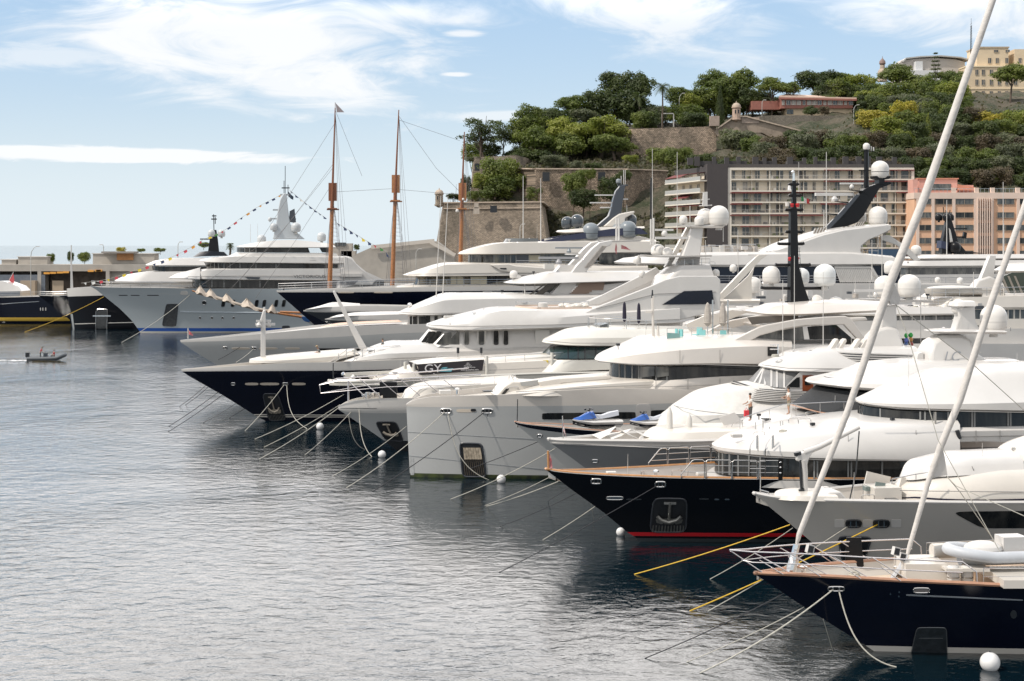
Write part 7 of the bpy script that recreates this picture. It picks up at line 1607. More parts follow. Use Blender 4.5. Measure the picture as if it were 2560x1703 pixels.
# ================================================================== ninth: navy hull, tall white mast house
def ninth():
 b = Boat('motor_yacht', 'long navy hulled yacht with raked wheelhouse windows and tall white dome mast', 'motor yacht', 453, 162, 9, 11, 84, E=30, pt=1.9, pb=1.5)
 b.hull([(453, 924), (560, 918), (666, 911), (737, 907), (830, 906), (1000, 900), (1200, 893)], [(453, 924), (456, 931), (560, 990), (640, 1040), (692, 1066)], [NAVY, WHITE, NAVY, mat('white_boot_stripe', (.62, .58, .52), .3)], strips=((.42, .52, 3), (.62, .72, 3)),
     band=[(453, 929), (600, 928), (826, 927), (1000, 923), (1200, 915)], deck=.5, deckm=CREAM, inner=CREAM)
 for x0, x1 in ((613, 646), (650, 698), (730, 764)): b.rect('deck_opening', mat('lit_opening_paint', (.55, .48, .40), .6), x0, 957, x1, 963, off=.03)
 b.fairlead(578, 957, 588, 963); b.fairlead(706, 957, 720, 963)
 o = b.anchor(((656, 984), (695, 984), (716, 1050), (672, 1052)), mat('tan_anchor', (.26, .23, .19), .5, var=.3))
 b.fin('signal_mast', WHITE, [(651, 912), (652, 812), (650, 800), (658, 775), (664, 775), (664, 912)], .9, bev=.1); b.radar(638, 688, 811, 6, 0, ped=False); b.radar(640, 655, 803, 5, .4); b.tubes('mast_top', WHITE, [[(660, 790, 0), (661, 768, 0)]], .12); b.radar(664, 678, 803, 6, -.3)
 b.fin('boarding_crane', WHITE, [(832, 730), (836, 726), (916, 868), (912, 880), (898, 872)], .6, lat=-2, bev=.05)
 b.tier('tender_platform', CREAM, [(2.6, [(622, 906), (660, 908), (830, 902)]), (2.6, [(624, 898), (660, 902), (900, 886)]), (2.0, [(640, 894), (690, 893), (890, 878)])], 3, camber=.1)
 b.tier('coach_roof', WHITE, [(4.3, [(800, 922), (880, 921), (1040, 912), (1460, 900)]), (4.3, [(826, 906), (890, 896), (980, 884), (1460, 872)]), (3.4, [(880, 890), (950, 870), (990, 862), (1036, 864), (1460, 860)])], 7, camber=.3)
 for lat in (1.8, 3.4):
  b.tubes('stair_rail', STEEL, [[(808, 916, lat), (846, 890, lat), (870, 872, lat), (1000, 864, lat)], [(812, 920, lat), (850, 896, lat), (872, 880, lat), (990, 872, lat)]]+[[(x, 900-(x-840)*.12, lat), (x, 872+max(0, (866-x)*.6), lat)] for x in (846, 866, 886, 906, 936, 970)], .035)
 b.tier('wheelhouse', WHITE, [(4.0, [(1034, 872), (1100, 876), (1460, 876), (1700, 868)]), (3.9, [(1036, 863), (1105, 868), (1460, 868), (1700, 862)])], 4)
 b.band('wheelhouse_wall', WHITE, (3.5, [(1072, 822), (1130, 826), (1460, 822), (1700, 815)]), (3.9, [(1038, 862), (1106, 868), (1460, 867), (1700, 860)]), 3.2)
 for k, (x0, x1, a, c) in enumerate(((1052, 1062, 1072, 1080), (1064, 1074, 1080, 1090), (1070, 1084, 1092, 1106), (1088, 1104, 1106, 1128))):
  b.plate('wheelhouse_window', GLASS, [(x0, 856+k), (x1, 858+k), (c, 829), (a, 828)], 2.0+.45*k, .14) if k < 3 else b.plate('wheelhouse_window', GLASSG, [(x0, 862), (c, 863), (c+1, 830), (a+6, 833)], 3.72, .1)
 b.plate('wheelhouse_window', GLASSG, [(1114, 861), (1148, 862), (1148, 829), (1143, 829)], 3.72, .12)
 for x0, x1, m_ in ((1161, 1172, GLASSG), (1197, 1210, GLASSG), (1234, 1246, GLASS), (1259, 1270, GLASS)):
  o = b.plate('side_window', m_, [(x0, 829), (x0+2, 827), (x1-2, 827), (x1, 829), (x1, 860), (x1-2, 862), (x0+2, 862), (x0, 860)], 3.82, .1)
  b.plate('window_frame', OFFW, [(x0-2, 825), (x1+2, 825), (x1+2, 864), (x0-2, 864)], 3.78, .05, parent=o)
 b.plate('side_door', mat('recessed_panel', (.66, .64, .61), .5), [(1338, 825), (1374, 825), (1374, 860), (1338, 860)], 3.80, .05); b.plate('side_door', mat('recessed_panel', (.66, .64, .61), .5), [(1192, 824), (1215, 824), (1215, 866), (1192, 866)], 3.74, .03)
 for x in (1145, 1203): pass
 b.tier('bridge_deck', WHITE, [(4.8, [(1068, 819), (1140, 828), (1383, 823), (1700, 812)]), (5.2, [(1065, 815), (1130, 824), (1383, 819), (1700, 806)]), (5.1, [(1067, 810), (1140, 812), (1300, 802), (1450, 790), (1700, 772)]), (4.4, [(1095, 801), (1190, 790), (1270, 776), (1400, 776), (1700, 768)])], 5, camber=.15, bottom=True)
 b.tubes('deck_light', DARK, [[(1125, 812, 4), (1125, 806, 4)]], .03)
 b.plate('speaker_box', DARK, [(1442, 798), (1461, 799), (1462, 806), (1443, 806)], 5.0, .1)
 mb = MB(); c = b.curve((3.4, [(1290, 772), (1350, 776), (1480, 772)]), 2.5); mb.grid([[b.pt(s, w*f, z) for s, w, z in c] for f in (1, .5, 0, -.5, -1)]); mb.build('teak_deck', TEAK, b.root)
 b.tier('deck_coaming', mat('pink_coaming', (.58, .46, .38), .6), [(3.5, [(1288, 776), (1345, 780), (1480, 777)]), (3.5, [(1290, 764), (1345, 768), (1480, 768)])], 2.5, cap=False)
 b.rail([(1290, 765), (1345, 768), (1472, 766)], .5, lat=3.5, nr=1, gap=2.2, r=.03)
 mb = MB(); rnd = random.Random(4)
 for k in range(11): mb.sphere(b.un(1404+k*6, 766+rnd.uniform(-3, 2), 1+rnd.uniform(-.5, .8)), .34, 9, 6, (1.2, 1, .7))
 mb.build('cushion', CREAM, b.root); mb = MB(); mb.lathe(b.un(1357, 765, .5), [(.5, -.3), (.55, .3), (.1, .4)], 14); mb.build('deck_table', OFFW, b.root)
 b.fin('side_fin', WHITE, [(1380, 800), (1455, 785), (1480, 772), (1622, 717), (1663, 699), (1700, 690), (1790, 690), (1800, 700), (1800, 775), (1700, 800), (1450, 806)], .35, lat=4.6, both=True, bev=.08)
 b.plate('fin_shadow_plate', NAVY, [(1655, 762), (1710, 728), (1780, 726), (1786, 760)], 4.85, .05)  # navy plate laid on the fin, standing in for shadow
 b.fin('inner_fin', WHITE, [(1430, 772), (1500, 740), (1600, 690), (1640, 668), (1660, 690), (1500, 760)], .3, lat=-3.2, bev=.05)
 b.tier('mast_house', WHITE, [(2.6, [(1628, 720), (1690, 716), (1800, 712)]), (2.5, [(1640, 690), (1686, 690), (1785, 690)]), (2.3, [(1668, 668), (1692, 664), (1776, 663)])], 1.5, camber=.1)
 b.tier('mast_deck', WHITE, [(2.6, [(1606, 640), (1660, 644), (1780, 642)]), (2.7, [(1602, 636), (1660, 640), (1780, 638)])], 2, bottom=True); b.rail([(1690, 665), (1775, 664)], .7, lat=2.0, nr=2, gap=.8)
 b.fin('main_mast', WHITE, [(1690, 665), (1702, 640), (1728, 569), (1757, 566), (1752, 600), (1745, 665)], 1.3, taper=.7, bev=.12); b.fin('mast_strut', CREAM, [(1660, 668), (1672, 650), (1718, 565), (1728, 563), (1684, 650), (1672, 668)], .6, lat=-1.2)
 b.tier('mast_platform', WHITE, [(1.0, [(1716, 568), (1740, 570), (1806, 570)]), (1.3, [(1713, 563), (1740, 566), (1812, 565)])], 1.0, camber=.05, bottom=True); b.tier('mast_platform', WHITE, [(.8, [(1694, 566), (1720, 567), (1800, 565)]), (.8, [(1690, 562), (1720, 563), (1800, 561)])], 1, bottom=True)
 b.dome(1797, 539, 25, .3); b.dome(1763, 541, 20, -.6); b.dome(1708, 549, 10.5, .2); b.dome(1748, 552, 12, .8)
 b.fin('mast_top', WHITE, [(1756, 516), (1758, 482), (1768, 480), (1768, 516)], .3); b.tubes('mast_arm', WHITE, [[(1752, 500, 0), (1774, 498, 0)], [(1748, 515, 0), (1780, 513, 0)]], .06)
 b.radar(1638, 1720, 595, 6, .3, ped=False); b.radar(1637, 1683, 575, 5, 0); b.dome(1661, 583, 7, 0, base=False); b.radar(1655, 1745, 594, 5, -.2, ped=False)
 b.dome(1593, 650, 10, .3); b.dome(1605, 684, 8, 1.5); b.dome(1671, 687, 8, 1.5); b.dome(1790, 682, 9, 1.5); b.dome(1645, 628, 18, -1, base=False, tall=.5); b.dome(1668, 632, 14, -.4, base=False, tall=.5)
 b.whip(1631, 372, 610, -.5, .05); b.whip(1693, 380, 590, .3, .05); b.tubes('jack_staff', CARBON, [[(1627, 610, -.8), (1628, 445, -.8)]], .10); b.tubes('flybridge_mast', WHITE, [[(1627, 612, -.3), (1627, 548, -.3)], [(1634, 612, 0), (1634, 545, 0)]], .09)
 b.tubes('antenna', OFFW, [[(1725, 560, .5), (1725, 515, .5)], [(1808, 605, .5), (1808, 567, .5)]], .04)
 b.radar(1595, 1690, 640, 5, .8, ped=False)
 b.fin('light_arch', CREAM, [(1780, 755), (1870, 660), (1895, 637), (1920, 636), (1900, 650), (1880, 672), (1800, 755)], .5, lat=2.4, bev=.04); b.fin('arch_web', CREAM, [(1800, 755), (1870, 690), (1885, 668), (1878, 700), (1880, 750)], .2, lat=1.2); b.radar(1870, 1914, 638, 4, 2, ped=False)
 b.tier('aft_roof', CREAM, [(3.2, [(1695, 762), (1730, 760), (1900, 758)]), (3.3, [(1694, 757), (1730, 754), (1900, 752)]), (2.8, [(1725, 750), (1750, 748), (1900, 748)])], 2, bottom=True); b.fin('equipment_box', CREAM, [(1740, 752), (1740, 728), (1764, 728), (1764, 752)], .8, lat=2)
 kit(b, 1110, 1280, 798, 780, (-1, 1, 2.5), 6, 41, 1); kit(b, 880, 1040, 880, 868, (0, 1.5, 2.5), 5, 43, .9); kit(b, 1690, 1780, 662, 660, (-1, 1), 5, 44, .8); seam(b, [(1070, 812), (1140, 817), (1383, 812), (1700, 798)], 5.22, .03); seam(b, [(1490, 772), (1640, 735), (1790, 730)], 4.8, .03); seam(b, [(860, 905), (1000, 895), (1460, 885)], 4.33, .03)
 return b
NINTH = ninth()
# ================================================================== tenth: grey hull below, long white roof and ladder arch
def tenth():
 b = Boat('motor_yacht', 'grey hulled yacht with white bulwark, dark hull windows and raked ladder arch', 'motor yacht', 450, 192, 9, 11, 86, E=32, pt=1.9, pb=1.5)
 b.hull([(450, 851), (560, 843), (700, 831), (811, 821), (1019, 812), (1300, 806)], [(450, 851), (452, 856), (500, 888), (560, 922), (680, 985)], [GREYH, WHITE, NAVY], strips=((-.05, .3, 2),), band=[(450, 856), (560, 853), (811, 844), (1034, 832), (1300, 826)], deck=.25, deckm=OFFW, inner=WHITE)
 b.hpatch('hull_window', GLASS, ((795, 871), (851, 871), (851, 881), (803, 881)), off=.02, e=12); b.hpatch('hull_window', GLASS, ((858, 871), (944, 870), (944, 879), (858, 881)), off=.02, e=12)
 for x0, x1 in ((579, 625), (647, 694), (712, 750)): b.rect('deck_opening', mat('lit_opening_paint', (.55, .48, .40), .6), x0, 869, x1, 874, off=.03)
 b.fairlead(558, 867, 568, 873); b.fairlead(630, 868, 641, 874)
 mb = MB(); c = b.curve((2.6, [(800, 823), (860, 817), (1005, 810)]), 3); mb.grid([[b.pt(s, w*f, z+.25) for s, w, z in c] for f in (1, 0, -1)]); mb.build('teak_deck', mat('teak_pale', (.60, .42, .32), .6), b.root)
 g = b.un(471, 845, 0); b.tubes('jack_staff', OFFW, [[(470, 847, 0), (470, 821, 0)]], .06); mb = MB(); mb.grid([[b.un(471, 824, 0), b.un(476, 830, .1), b.un(482, 836, 0)], [b.un(471, 836, 0), b.un(476, 838, .1), b.un(483, 840, 0)]]); mb.build('flag', mat('red_white_flag', (.55, .30, .30), .8), b.root)
 b.tier('wheelhouse', OFFW, [(3.9, [(1018, 820), (1060, 824), (1400, 822)]), (3.8, [(1018, 812), (1060, 816), (1400, 814)])], 3)
 b.band('wheelhouse_wall', OFFW, (3.5, [(1020, 786), (1060, 788), (1400, 788)]), (3.7, [(1019, 812), (1060, 816), (1400, 814)]), 3)
 for x0, x1 in ((1024, 1030), (1032, 1042), (1047, 1075), (1086, 1094), (1105, 1133), (1138, 1152)): b.plate('side_window', GLASS, [(x0, 791), (x1, 790), (x1, 812), (x0, 812)], 3.60 if x0 > 1045 else 2.6, .16)
 b.tier('wheelhouse_roof', WHITE, [(4.2, [(998, 785), (1050, 789), (1150, 787), (1700, 775)]), (4.6, [(995, 783), (1045, 787), (1150, 785), (1700, 770)]), (4.4, [(1000, 779), (1050, 768), (1127, 750), (1400, 745), (1700, 740)]), (3.6, [(1030, 766), (1080, 752), (1128, 738), (1360, 738), (1700, 735)])], 5, camber=.2, bottom=True)
 b.whip(1090, 490, 748, .5, .07, tilt=12); b.whip(1106, 490, 752, .5, .07, tilt=14)
 b.plate('vent_panel', mat('recessed_panel', (.66, .64, .61), .5), [(1305, 749), (1315, 749), (1315, 758), (1305, 758)], 4.5, .03)
 mb = MB(); mb.sphere(b.un(1024, 763, 0), .3, 8, 6); mb.build('deck_light', CHROME, b.root)
 b.rail([(1155, 788), (1200, 778), (1270, 774)], .9, lat=4.2, nr=2, gap=2)
 b.tier('upper_roof', WHITE, [(3.8, [(1262, 708), (1310, 711), (1400, 709), (1700, 700)]), (4.1, [(1259, 706), (1305, 709), (1400, 707), (1700, 697)]), (3.0, [(1300, 694), (1340, 690), (1395, 682), (1700, 680)])], 4, camber=.15, bottom=True)
 for x in (1312, 1337): b.tubes('roof_post', OFFW, [[(x, 738, 3), (x, 709, 3)]], .07)
 b.plate('slanted_glazing', mat('brown_shade2', (.07, .06, .05), .4), [(1335, 737), (1370, 709), (1394, 709), (1356, 737)], 3.3, .05); b.plate('slanted_glazing', mat('brown_shade2', (.07, .06, .05), .4), [(1322, 737), (1362, 708), (1366, 709), (1328, 737)], 3.34, .05)
 b.dome(1284, 686, 10, 0); b.fin('equipment_box', WHITE, [(1288, 695), (1292, 686), (1302, 690), (1302, 696)], 1)
 b.fin('ladder_arch', WHITE, [(1350, 740), (1372, 738), (1408, 700), (1420, 690), (1438, 666), (1478, 622), (1498, 606), (1530, 600), (1527, 612), (1515, 618), (1475, 665), (1448, 700), (1420, 736), (1440, 738), (1500, 712), (1560, 705), (1580, 700), (1640, 710), (1640, 760), (1350, 770)], 1.0, lat=2.5, both=True, bev=.08)
 mb = MB()
 for k in range(18): u = k/17; mb.bar(b.un(1462+u*42, 668-u*52, 3.06), b.un(1478+u*38, 668-u*52, 3.06), .10)
 mb.build('arch_ladder', mat('taupe_cloth', (.42, .38, .34), .85), b.root, ang=0)
 mb = MB()
 for k in range(11): y = 707+k*4.1; mb.bar(b.un(1452-k*3.9, y, 3.1), b.un(1512-k*(6.5 if k > 4 else 1), y, 3.1), .10, .22)
 mb.build('stern_louvre', mat('brown_louvre', (.25, .18, .14), .7), b.root, ang=0)
 b.tier('arch_platform', WHITE, [(1.2, [(1500, 606), (1530, 606), (1600, 604)]), (1.3, [(1495, 602), (1530, 602), (1605, 600)])], 1.2, bottom=True); b.tubes('flybridge_mast', WHITE, [[(1541, 604, 0), (1541, 545, 0)], [(1547, 604, .3), (1547, 545, .3)]], .12); b.tubes('mast_arm', WHITE, [[(1535, 560, 0), (1553, 560, 0)], [(1537, 570, 0), (1551, 570, 0)]], .06)
 b.radar(1388, 1457, 620, 3.5, .3, GDOME, foot=12); b.radar(1347, 1446, 645, 6, 1, mat('steel_grey', (.30, .30, .31), .4), foot=16); b.tier('radar_shelf', WHITE, [(.9, [(1412, 637), (1430, 638), (1480, 638)]), (.9, [(1412, 634), (1430, 634), (1480, 634)])], 1, bottom=True)
 b.fin('liferaft_rack', mat('raft_white', (.6, .58, .54), .5), [(1360, 672), (1360, 660), (1384, 660), (1384, 672)], 1, lat=2.5); b.fin('roof_box', WHITE, [(1385, 680), (1400, 662), (1455, 664), (1440, 680)], 2, lat=1)
 mb = MB(); a = b.un(1570, 612, 0); mb.grid([[b.un(1553, 612, 0), b.un(1565, 617, 0)], [b.un(1553, 622, 0), b.un(1577, 626, 0)]]); mb.grid([[b.un(1540, 606, 0), b.un(1543, 620, 0)], [b.un(1537, 625, 0), b.un(1541, 637, 0)]]); mb.build('flag', mat('red_white_flag', (.55, .30, .30), .8), b.root)
 kit(b, 1130, 1350, 738, 738, (-1, 1, 2.5), 8, 51, 1); kit(b, 1320, 1440, 690, 680, (-1, 1), 5, 53, 1); seam(b, [(1000, 781), (1050, 784), (1400, 778)], 4.63, .03)
 return b
TENTH = tenth()
person('crew member kneeling by the white foredeck tender of the navy yacht, wearing a hat', NINTH.un(800, 896, 1.0), 200, 'crouch', mat('grey_shirt', (.16, .17, .17), .8), CHAR, hat=mat('straw', (.4, .3, .18), .8))
person('dark haired crew member in grey shirt standing behind the stair rail of the navy yacht', NINTH.un(957, 890, .5), 170, 'stand', mat('grey_shirt', (.16, .17, .17), .8), CHAR)
# ================================================================== small sports boats between
def sport(px, py, d, label, lower, x1, winged=False):
 b = Boat('motorboat', label, 'motorboat', px, d, 7, 6, 20, E=9, pt=2.0)
 b.hull([(px, py), (px+40, py-6), (x1, py-12)], [(px, py), (px+2, py+2), (px+60, py+30)], [lower, WHITE, DARK], strips=((-.05, .1, 2),), band=[(px, py+2), (px+40, py+4), (x1, py+2)], deck=.2, deckm=OFFW)
 if winged: b.tier('canopy', WHITE, [(2.2, [(px+5, py-3), (px+60, py-9), (x1, py-10)]), (1.2, [(px+40, py-12), (px+75, py-18), (x1, py-14)])], 3, camber=.2)
 else: b.tier('deck_fairing', WHITE, [(2.4, [(px+12, py-4), (px+60, py-8), (x1, py-12)]), (1.6, [(px+30, py-10), (px+80, py-14), (x1, py-18)])], 3, camber=.1)
 return b
sport(812, 798, 232, 'low motorboat with white deck and dark lower hull between the grey and navy yachts', CHAR, 1040)
sport(758, 777, 240, 'motorboat with drooping white wing shaped bow beside the navy bow', CHAR, 900, True)
# ================================================================== eleventh: navy hull, cream decks
def eleventh():
 b = Boat('motor_yacht', 'navy hulled yacht with two cream decks, grey domes and charcoal radar mast', 'motor yacht', 691, 252, 8, 13, 100, E=34, pt=2.1)
 b.hull([(691, 727), (760, 725), (900, 722), (1000, 719), (1340, 716), (1600, 715)], [(691, 727), (693, 731), (740, 772), (800, 825), (850, 870)], [NAVY, WHITE, DARK], strips=((-.05, .3, 2),), band=[(691, 731), (760, 731), (900, 731), (1134, 728), (1600, 724)], deck=.3, deckm=OFFW, inner=WHITE)
 b.sheer_rail(.3, 42, 1.1, nr=3, gap=2.2, r=.03)
 for x0, x1 in ((845, 885), (935, 982)): b.rect('deck_opening', mat('lit_opening_paint', (.55, .48, .40), .6), x0, 730, x1, 733, off=.05)
 b.tubes('bow_roller', DARK, [[(708, 730, 0), (712, 712, 0), (722, 708, 0)]], .12)
 b.rect('hull_hatch', mat('dull_rim', (.16, .17, .18), .3, metal=.5), 828, 755, 841, 763)
 b.tier('main_deck', CREAM, [(5.3, [(985, 728), (1040, 730), (1340, 728), (1620, 724)]), (5.3, [(990, 715), (1045, 713), (1290, 713), (1330, 722), (1620, 716)])], 5)
 W = dict(mullm=MUL, mr=.07)
 b.band('window', AMBER, (4.7, [(1040, 690), (1065, 692), (1270, 690), (1600, 688)]), (5.0, [(1035, 711), (1068, 713), (1270, 713), (1600, 712)]), 4, mull=(1049, 1067, 1097, 1125, 1142, 1160, 1176, 1217), **W)
 for x0, x1 in ((1127, 1141), (1143, 1158), (1177, 1217)): b.plate('window_blind', CURTAIN, [(x0, 692), (x1, 692), (x1, 711), (x0, 711)], 5.0, .03)
 b.plate('window', GLASS, [(1218, 691), (1275, 690), (1262, 700), (1218, 710)], 5.0, .05)
 b.tier('deck_brow', CREAM, [(5.4, [(1010, 689), (1060, 692), (1270, 690), (1620, 690)]), (5.9, [(1007, 687), (1055, 690), (1270, 689), (1620, 686)]), (5.7, [(1015, 684), (1080, 672), (1120, 662), (1270, 660), (1440, 672), (1620, 668)]), (5.0, [(1060, 670), (1100, 662), (1130, 658), (1270, 658), (1620, 664)])], 6, camber=.1, bottom=True)
 b.fin('side_bulge', CREAM, [(1225, 662), (1270, 659), (1290, 664), (1350, 668), (1440, 672), (1440, 680), (1340, 684), (1290, 684), (1250, 678)], .5, lat=5.8, bev=.15); b.plate('vent', DARK, [(1249, 670), (1266, 670), (1266, 674), (1251, 673)], 6.06, .04)
 b.band('window', AMBER, (4.4, [(1172, 635), (1195, 637), (1560, 634)]), (4.5, [(1170, 656), (1197, 658), (1560, 658)]), 3.5, mull=(1176, 1202, 1210, 1235, 1262, 1276, 1290, 1322, 1350), **W)
 for x0, x1, m_ in ((1180, 1200, GLASSG), (1212, 1233, GLASSG), (1322, 1350, CURTAIN), (1291, 1321, CHAR)): b.plate('window_panel', m_, [(x0, 638), (x1, 638), (x1, 655), (x0, 655)], 4.5, .03)
 b.rail([(1290, 668), (1400, 668), (1560, 670)], 1.0, lat=5.2, nr=3, gap=2, r=.03)
 b.tier('upper_brow', CREAM, [(4.9, [(1148, 636), (1190, 637), (1400, 635), (1640, 632)]), (5.4, [(1145, 634), (1185, 635), (1400, 633), (1640, 630)]), (5.2, [(1150, 630), (1200, 618), (1258, 608), (1400, 606), (1640, 604)]), (4.5, [(1190, 618), (1225, 611), (1260, 607), (1400, 604), (1640, 600)])], 6, camber=.1, bottom=True)
 b.tier('sundeck_screen', mat('smoky_screen', (.10, .11, .115), .1), [(4.0, [(1258, 607), (1280, 607), (1345, 606)]), (3.9, [(1264, 597), (1285, 596), (1345, 596)])], 3, cap=False)
 b.tier('sundeck_house', CREAM, [(3.8, [(1340, 607), (1400, 606), (1640, 604)]), (3.6, [(1420, 600), (1450, 597), (1530, 590), (1600, 592), (1650, 606)])], 4, camber=.1)
 b.fin('navy_slope', mat('slate_navy', (.03, .035, .07), .3), [(1345, 606), (1400, 592), (1440, 585), (1460, 582), (1530, 572), (1600, 570), (1620, 585), (1500, 592), (1400, 604)], .4, lat=3.9, both=True)
 b.tier('hard_top', CREAM, [(3.4, [(1393, 581), (1420, 583), (1500, 580), (1610, 572)]), (3.7, [(1390, 579), (1415, 581), (1500, 578), (1612, 570)]), (3.3, [(1395, 576), (1420, 574), (1500, 568), (1610, 566)])], 3, bottom=True)
 for x, y, r, lat, m_ in ((1418, 556, 14.5, -1.6, DDOME), (1443, 552, 16, -.8, DDOME), (1477, 578, 21, 3.2, GDOME), (1570, 573, 21, 3.2, GDOME), (1546, 576, 18, 1, GDOME), (1577, 550, 15, -1, DDOME)): b.dome(x, y, r, lat, m_, mount=CHAR)
 b.fin('mast', CHAR, [(1490, 566), (1520, 540), (1527, 520), (1531, 500), (1538, 478), (1548, 465), (1562, 463), (1556, 500), (1552, 530), (1545, 552), (1500, 567)], 1.5, taper=.6, bev=.1); b.fin('mast_fairing', CREAM, [(1505, 567), (1530, 545), (1545, 535), (1583, 528), (1582, 534), (1560, 545), (1556, 567)], 2.4, bev=.15)
 for x0, x1, y in ((1487, 1540, 488), (1475, 1540, 507), (1500, 1545, 519), (1544, 1570, 463), (1545, 1570, 498)): b.radar(x0, x1, y, 3, 0, WHITE if y != 463 else CHAR, ped=False)
 b.dome(1546, 453, 6, 0, GDOME, base=False); b.tubes('antenna', OFFW, [[(x, 463, 0), (x, y, 0)] for x, y in ((1553, 440), (1559, 425), (1563, 425))]+[[(1567, 560, 0), (1567, 512, 0)]], .06)
 for x, y0, y1 in ((1308, 440, 598), (1352, 445, 608)): b.whip(x, y0, y1, 0, .10)
 b.plate('upper_glass', GLASSG, [(1498, 634), (1640, 632), (1640, 658), (1498, 660)], 5.2, .05); b.tier('aft_deck', CREAM, [(5.3, [(1400, 690), (1450, 690), (1640, 686)]), (5.3, [(1400, 668), (1450, 670), (1640, 672)])], 2)
 kit(b, 1270, 1420, 604, 600, (-2, 0, 2), 7, 61, 1.2); kit(b, 1090, 1200, 660, 658, (0, 3), 4, 63, 1.2); seam(b, [(1020, 686), (1270, 682), (1620, 680)], 5.92, .04)
 return b
ELEVENTH = eleventh()
# ================================================================== the big grey explorer with flags
def grey_giant():
 b = Boat('motor_yacht', 'largest grey hulled yacht with blue waterline, white decks and flag lines', 'motor yacht', 225, 326, 10, 14, 88, E=40, pt=2.1, pb=1.7)
 b.hull([(225, 715), (260, 719), (400, 720), (480, 722), (700, 722), (900, 720)], [(225, 715), (240, 724), (300, 772), (330, 802), (350, 830)], [mat('blue_grey_hull', (.38, .42, .44), .3, coat=.3), WHITE, BLUES, mat('white_boot_stripe', (.62, .58, .52), .3)], strips=((-.8, .15, 3), (.30, .95, 2)), deck=.5, deckm=OFFW, inner=WHITE)
 b.sheer_rail(.3, 24, 1.1, nr=2, gap=2, r=.03)
 o = b.hpatch('anchor_pocket', mat('pocket_grey', (.06, .065, .07), .6, var=.4, vscale=3), ((416, 760), (446, 760), (440, 817), (405, 815)), off=.04, e=9, ring=.05, ringm=CHAR)
 b.hpatch('rub_rail', mat('pale_rail', (.45, .50, .54), .4), ((450, 778), (780, 782), (780, 785), (450, 781)), off=.12, e=9)
 for x in (297, 327, 368): b.rect('hull_slot', DARK, x, 737.5, x+(22 if x < 360 else 29), 739.5, off=.02, e=8)
 b.hpatch('hull_hatch', OFFW, ((452, 728), (470, 728), (470, 738), (450, 737)), off=.05)
 b.rect('porthole', DARK, 505, 752, 516, 762, e=2, ring=.06)
 for x in (500, 530, 556, 584): b.rect('porthole', DARK, x-2.5, 792, x+2.5, 798, e=2, ring=.05)
 for x in (553, 577, 636, 655, 685, 704): b.hpatch('hull_window', GLASS, ((x+3, 750), (x+11, 750), (x+8, 767), (x, 767)), off=.03, e=5, ring=.05, ringm=CHAR)
 b.hpatch('side_hatch', CHAR, ((705, 814), (725, 814), (725, 824), (705, 824)), off=.03)
 W = dict(mullm=MUL, mr=.08)
 b.band('window', GLASS, (5.8, [(480, 697), (505, 699), (960, 700)]), (6.0, [(480, 717), (505, 719), (960, 720)]), 4, mull=(500, 530, 560, 600, 650), **W)
 b.tier('main_brow', WHITE, [(6.0, [(465, 696), (500, 700), (760, 702), (960, 704)]), (6.5, [(461, 694), (495, 697), (760, 700), (960, 700)]), (6.4, [(465, 690), (520, 676), (600, 674), (900, 672)]), (5.8, [(500, 674), (540, 671), (900, 671)])], 6, bottom=True)
 b.tier('low_brow', WHITE, [(6.4, [(425, 696), (460, 698), (500, 700)]), (6.5, [(421, 694), (455, 696), (500, 698)]), (5.0, [(440, 684), (470, 678), (500, 670)])], 5, bottom=True)
 b.band('window', GLASS, (5.4, [(510, 655), (535, 656), (890, 660)]), (5.6, [(520, 676), (545, 677), (885, 680)]), 4, mull=(519, 527, 536, 546, 560, 575, 600, 640, 690), **W)
 b.tier('bridge_brow', WHITE, [(5.9, [(502, 654), (530, 657), (700, 659), (885, 662)]), (6.3, [(498, 652), (526, 655), (700, 657), (890, 658)]), (6.1, [(502, 649), (540, 645), (590, 642), (880, 644)]), (5.6, [(530, 643), (590, 640), (870, 641)])], 6, bottom=True)
 b.band('window', GLASS, (4.6, [(592, 619), (610, 620), (770, 619)]), (4.8, [(592, 630), (612, 631), (775, 632)]), 4, mull=(600, 612, 624, 640), **W)
 b.plate('window', GLASS, [(798, 619), (822, 619), (822, 632), (805, 631)], 5, .05)
 b.tier('upper_brow', WHITE, [(5.0, [(592, 618), (620, 620), (840, 620)]), (5.2, [(590, 616), (618, 618), (840, 618)]), (4.0, [(610, 612), (660, 604), (720, 600), (780, 604), (830, 610)])], 5, bottom=True)
 b.tier('upper_wall', WHITE, [(5.0, [(560, 645), (600, 644), (850, 645)]), (4.9, [(590, 631), (614, 632), (840, 633)])], 4)
 b.fin('mast', mat('grey_mast', (.42, .45, .47), .4), [(682, 598), (690, 562), (694, 530), (700, 500), (708, 484), (716, 484), (722, 540), (726, 562), (740, 580), (762, 598)], 2.4, taper=.4, bev=.15)
 for x0, x1, y in ((682, 712, 525), (678, 712, 547), (700, 722, 487), (714, 740, 548)): b.radar(x0, x1, y, 4, 0, mat('grey_mast', (.42, .45, .47), .4), ped=False)
 gm = mat('pale_grey_dome', (.66, .67, .66), .35)
 for x, y, r, lat in ((740, 568, 12, 1.5), (684, 567, 9, 1), (675, 548, 5, 0), (804, 592, 11, 1), (654, 598, 11, 1)): b.dome(x, y, r, lat, mat('silver_dome', (.48, .50, .51), .4))
 b.fin('exhaust_stack', CHAR, [(722, 555), (724, 528), (736, 522), (740, 558)], 1.4); b.tubes('antenna', CHAR, [[(713, 486, 0), (713, 415, 0)], [(710, 486, 0), (710, 452, 0)], [(720, 486, 0), (720, 462, 0)]], .07); b.radar(704, 724, 470, 3, 0, CHAR, ped=False)
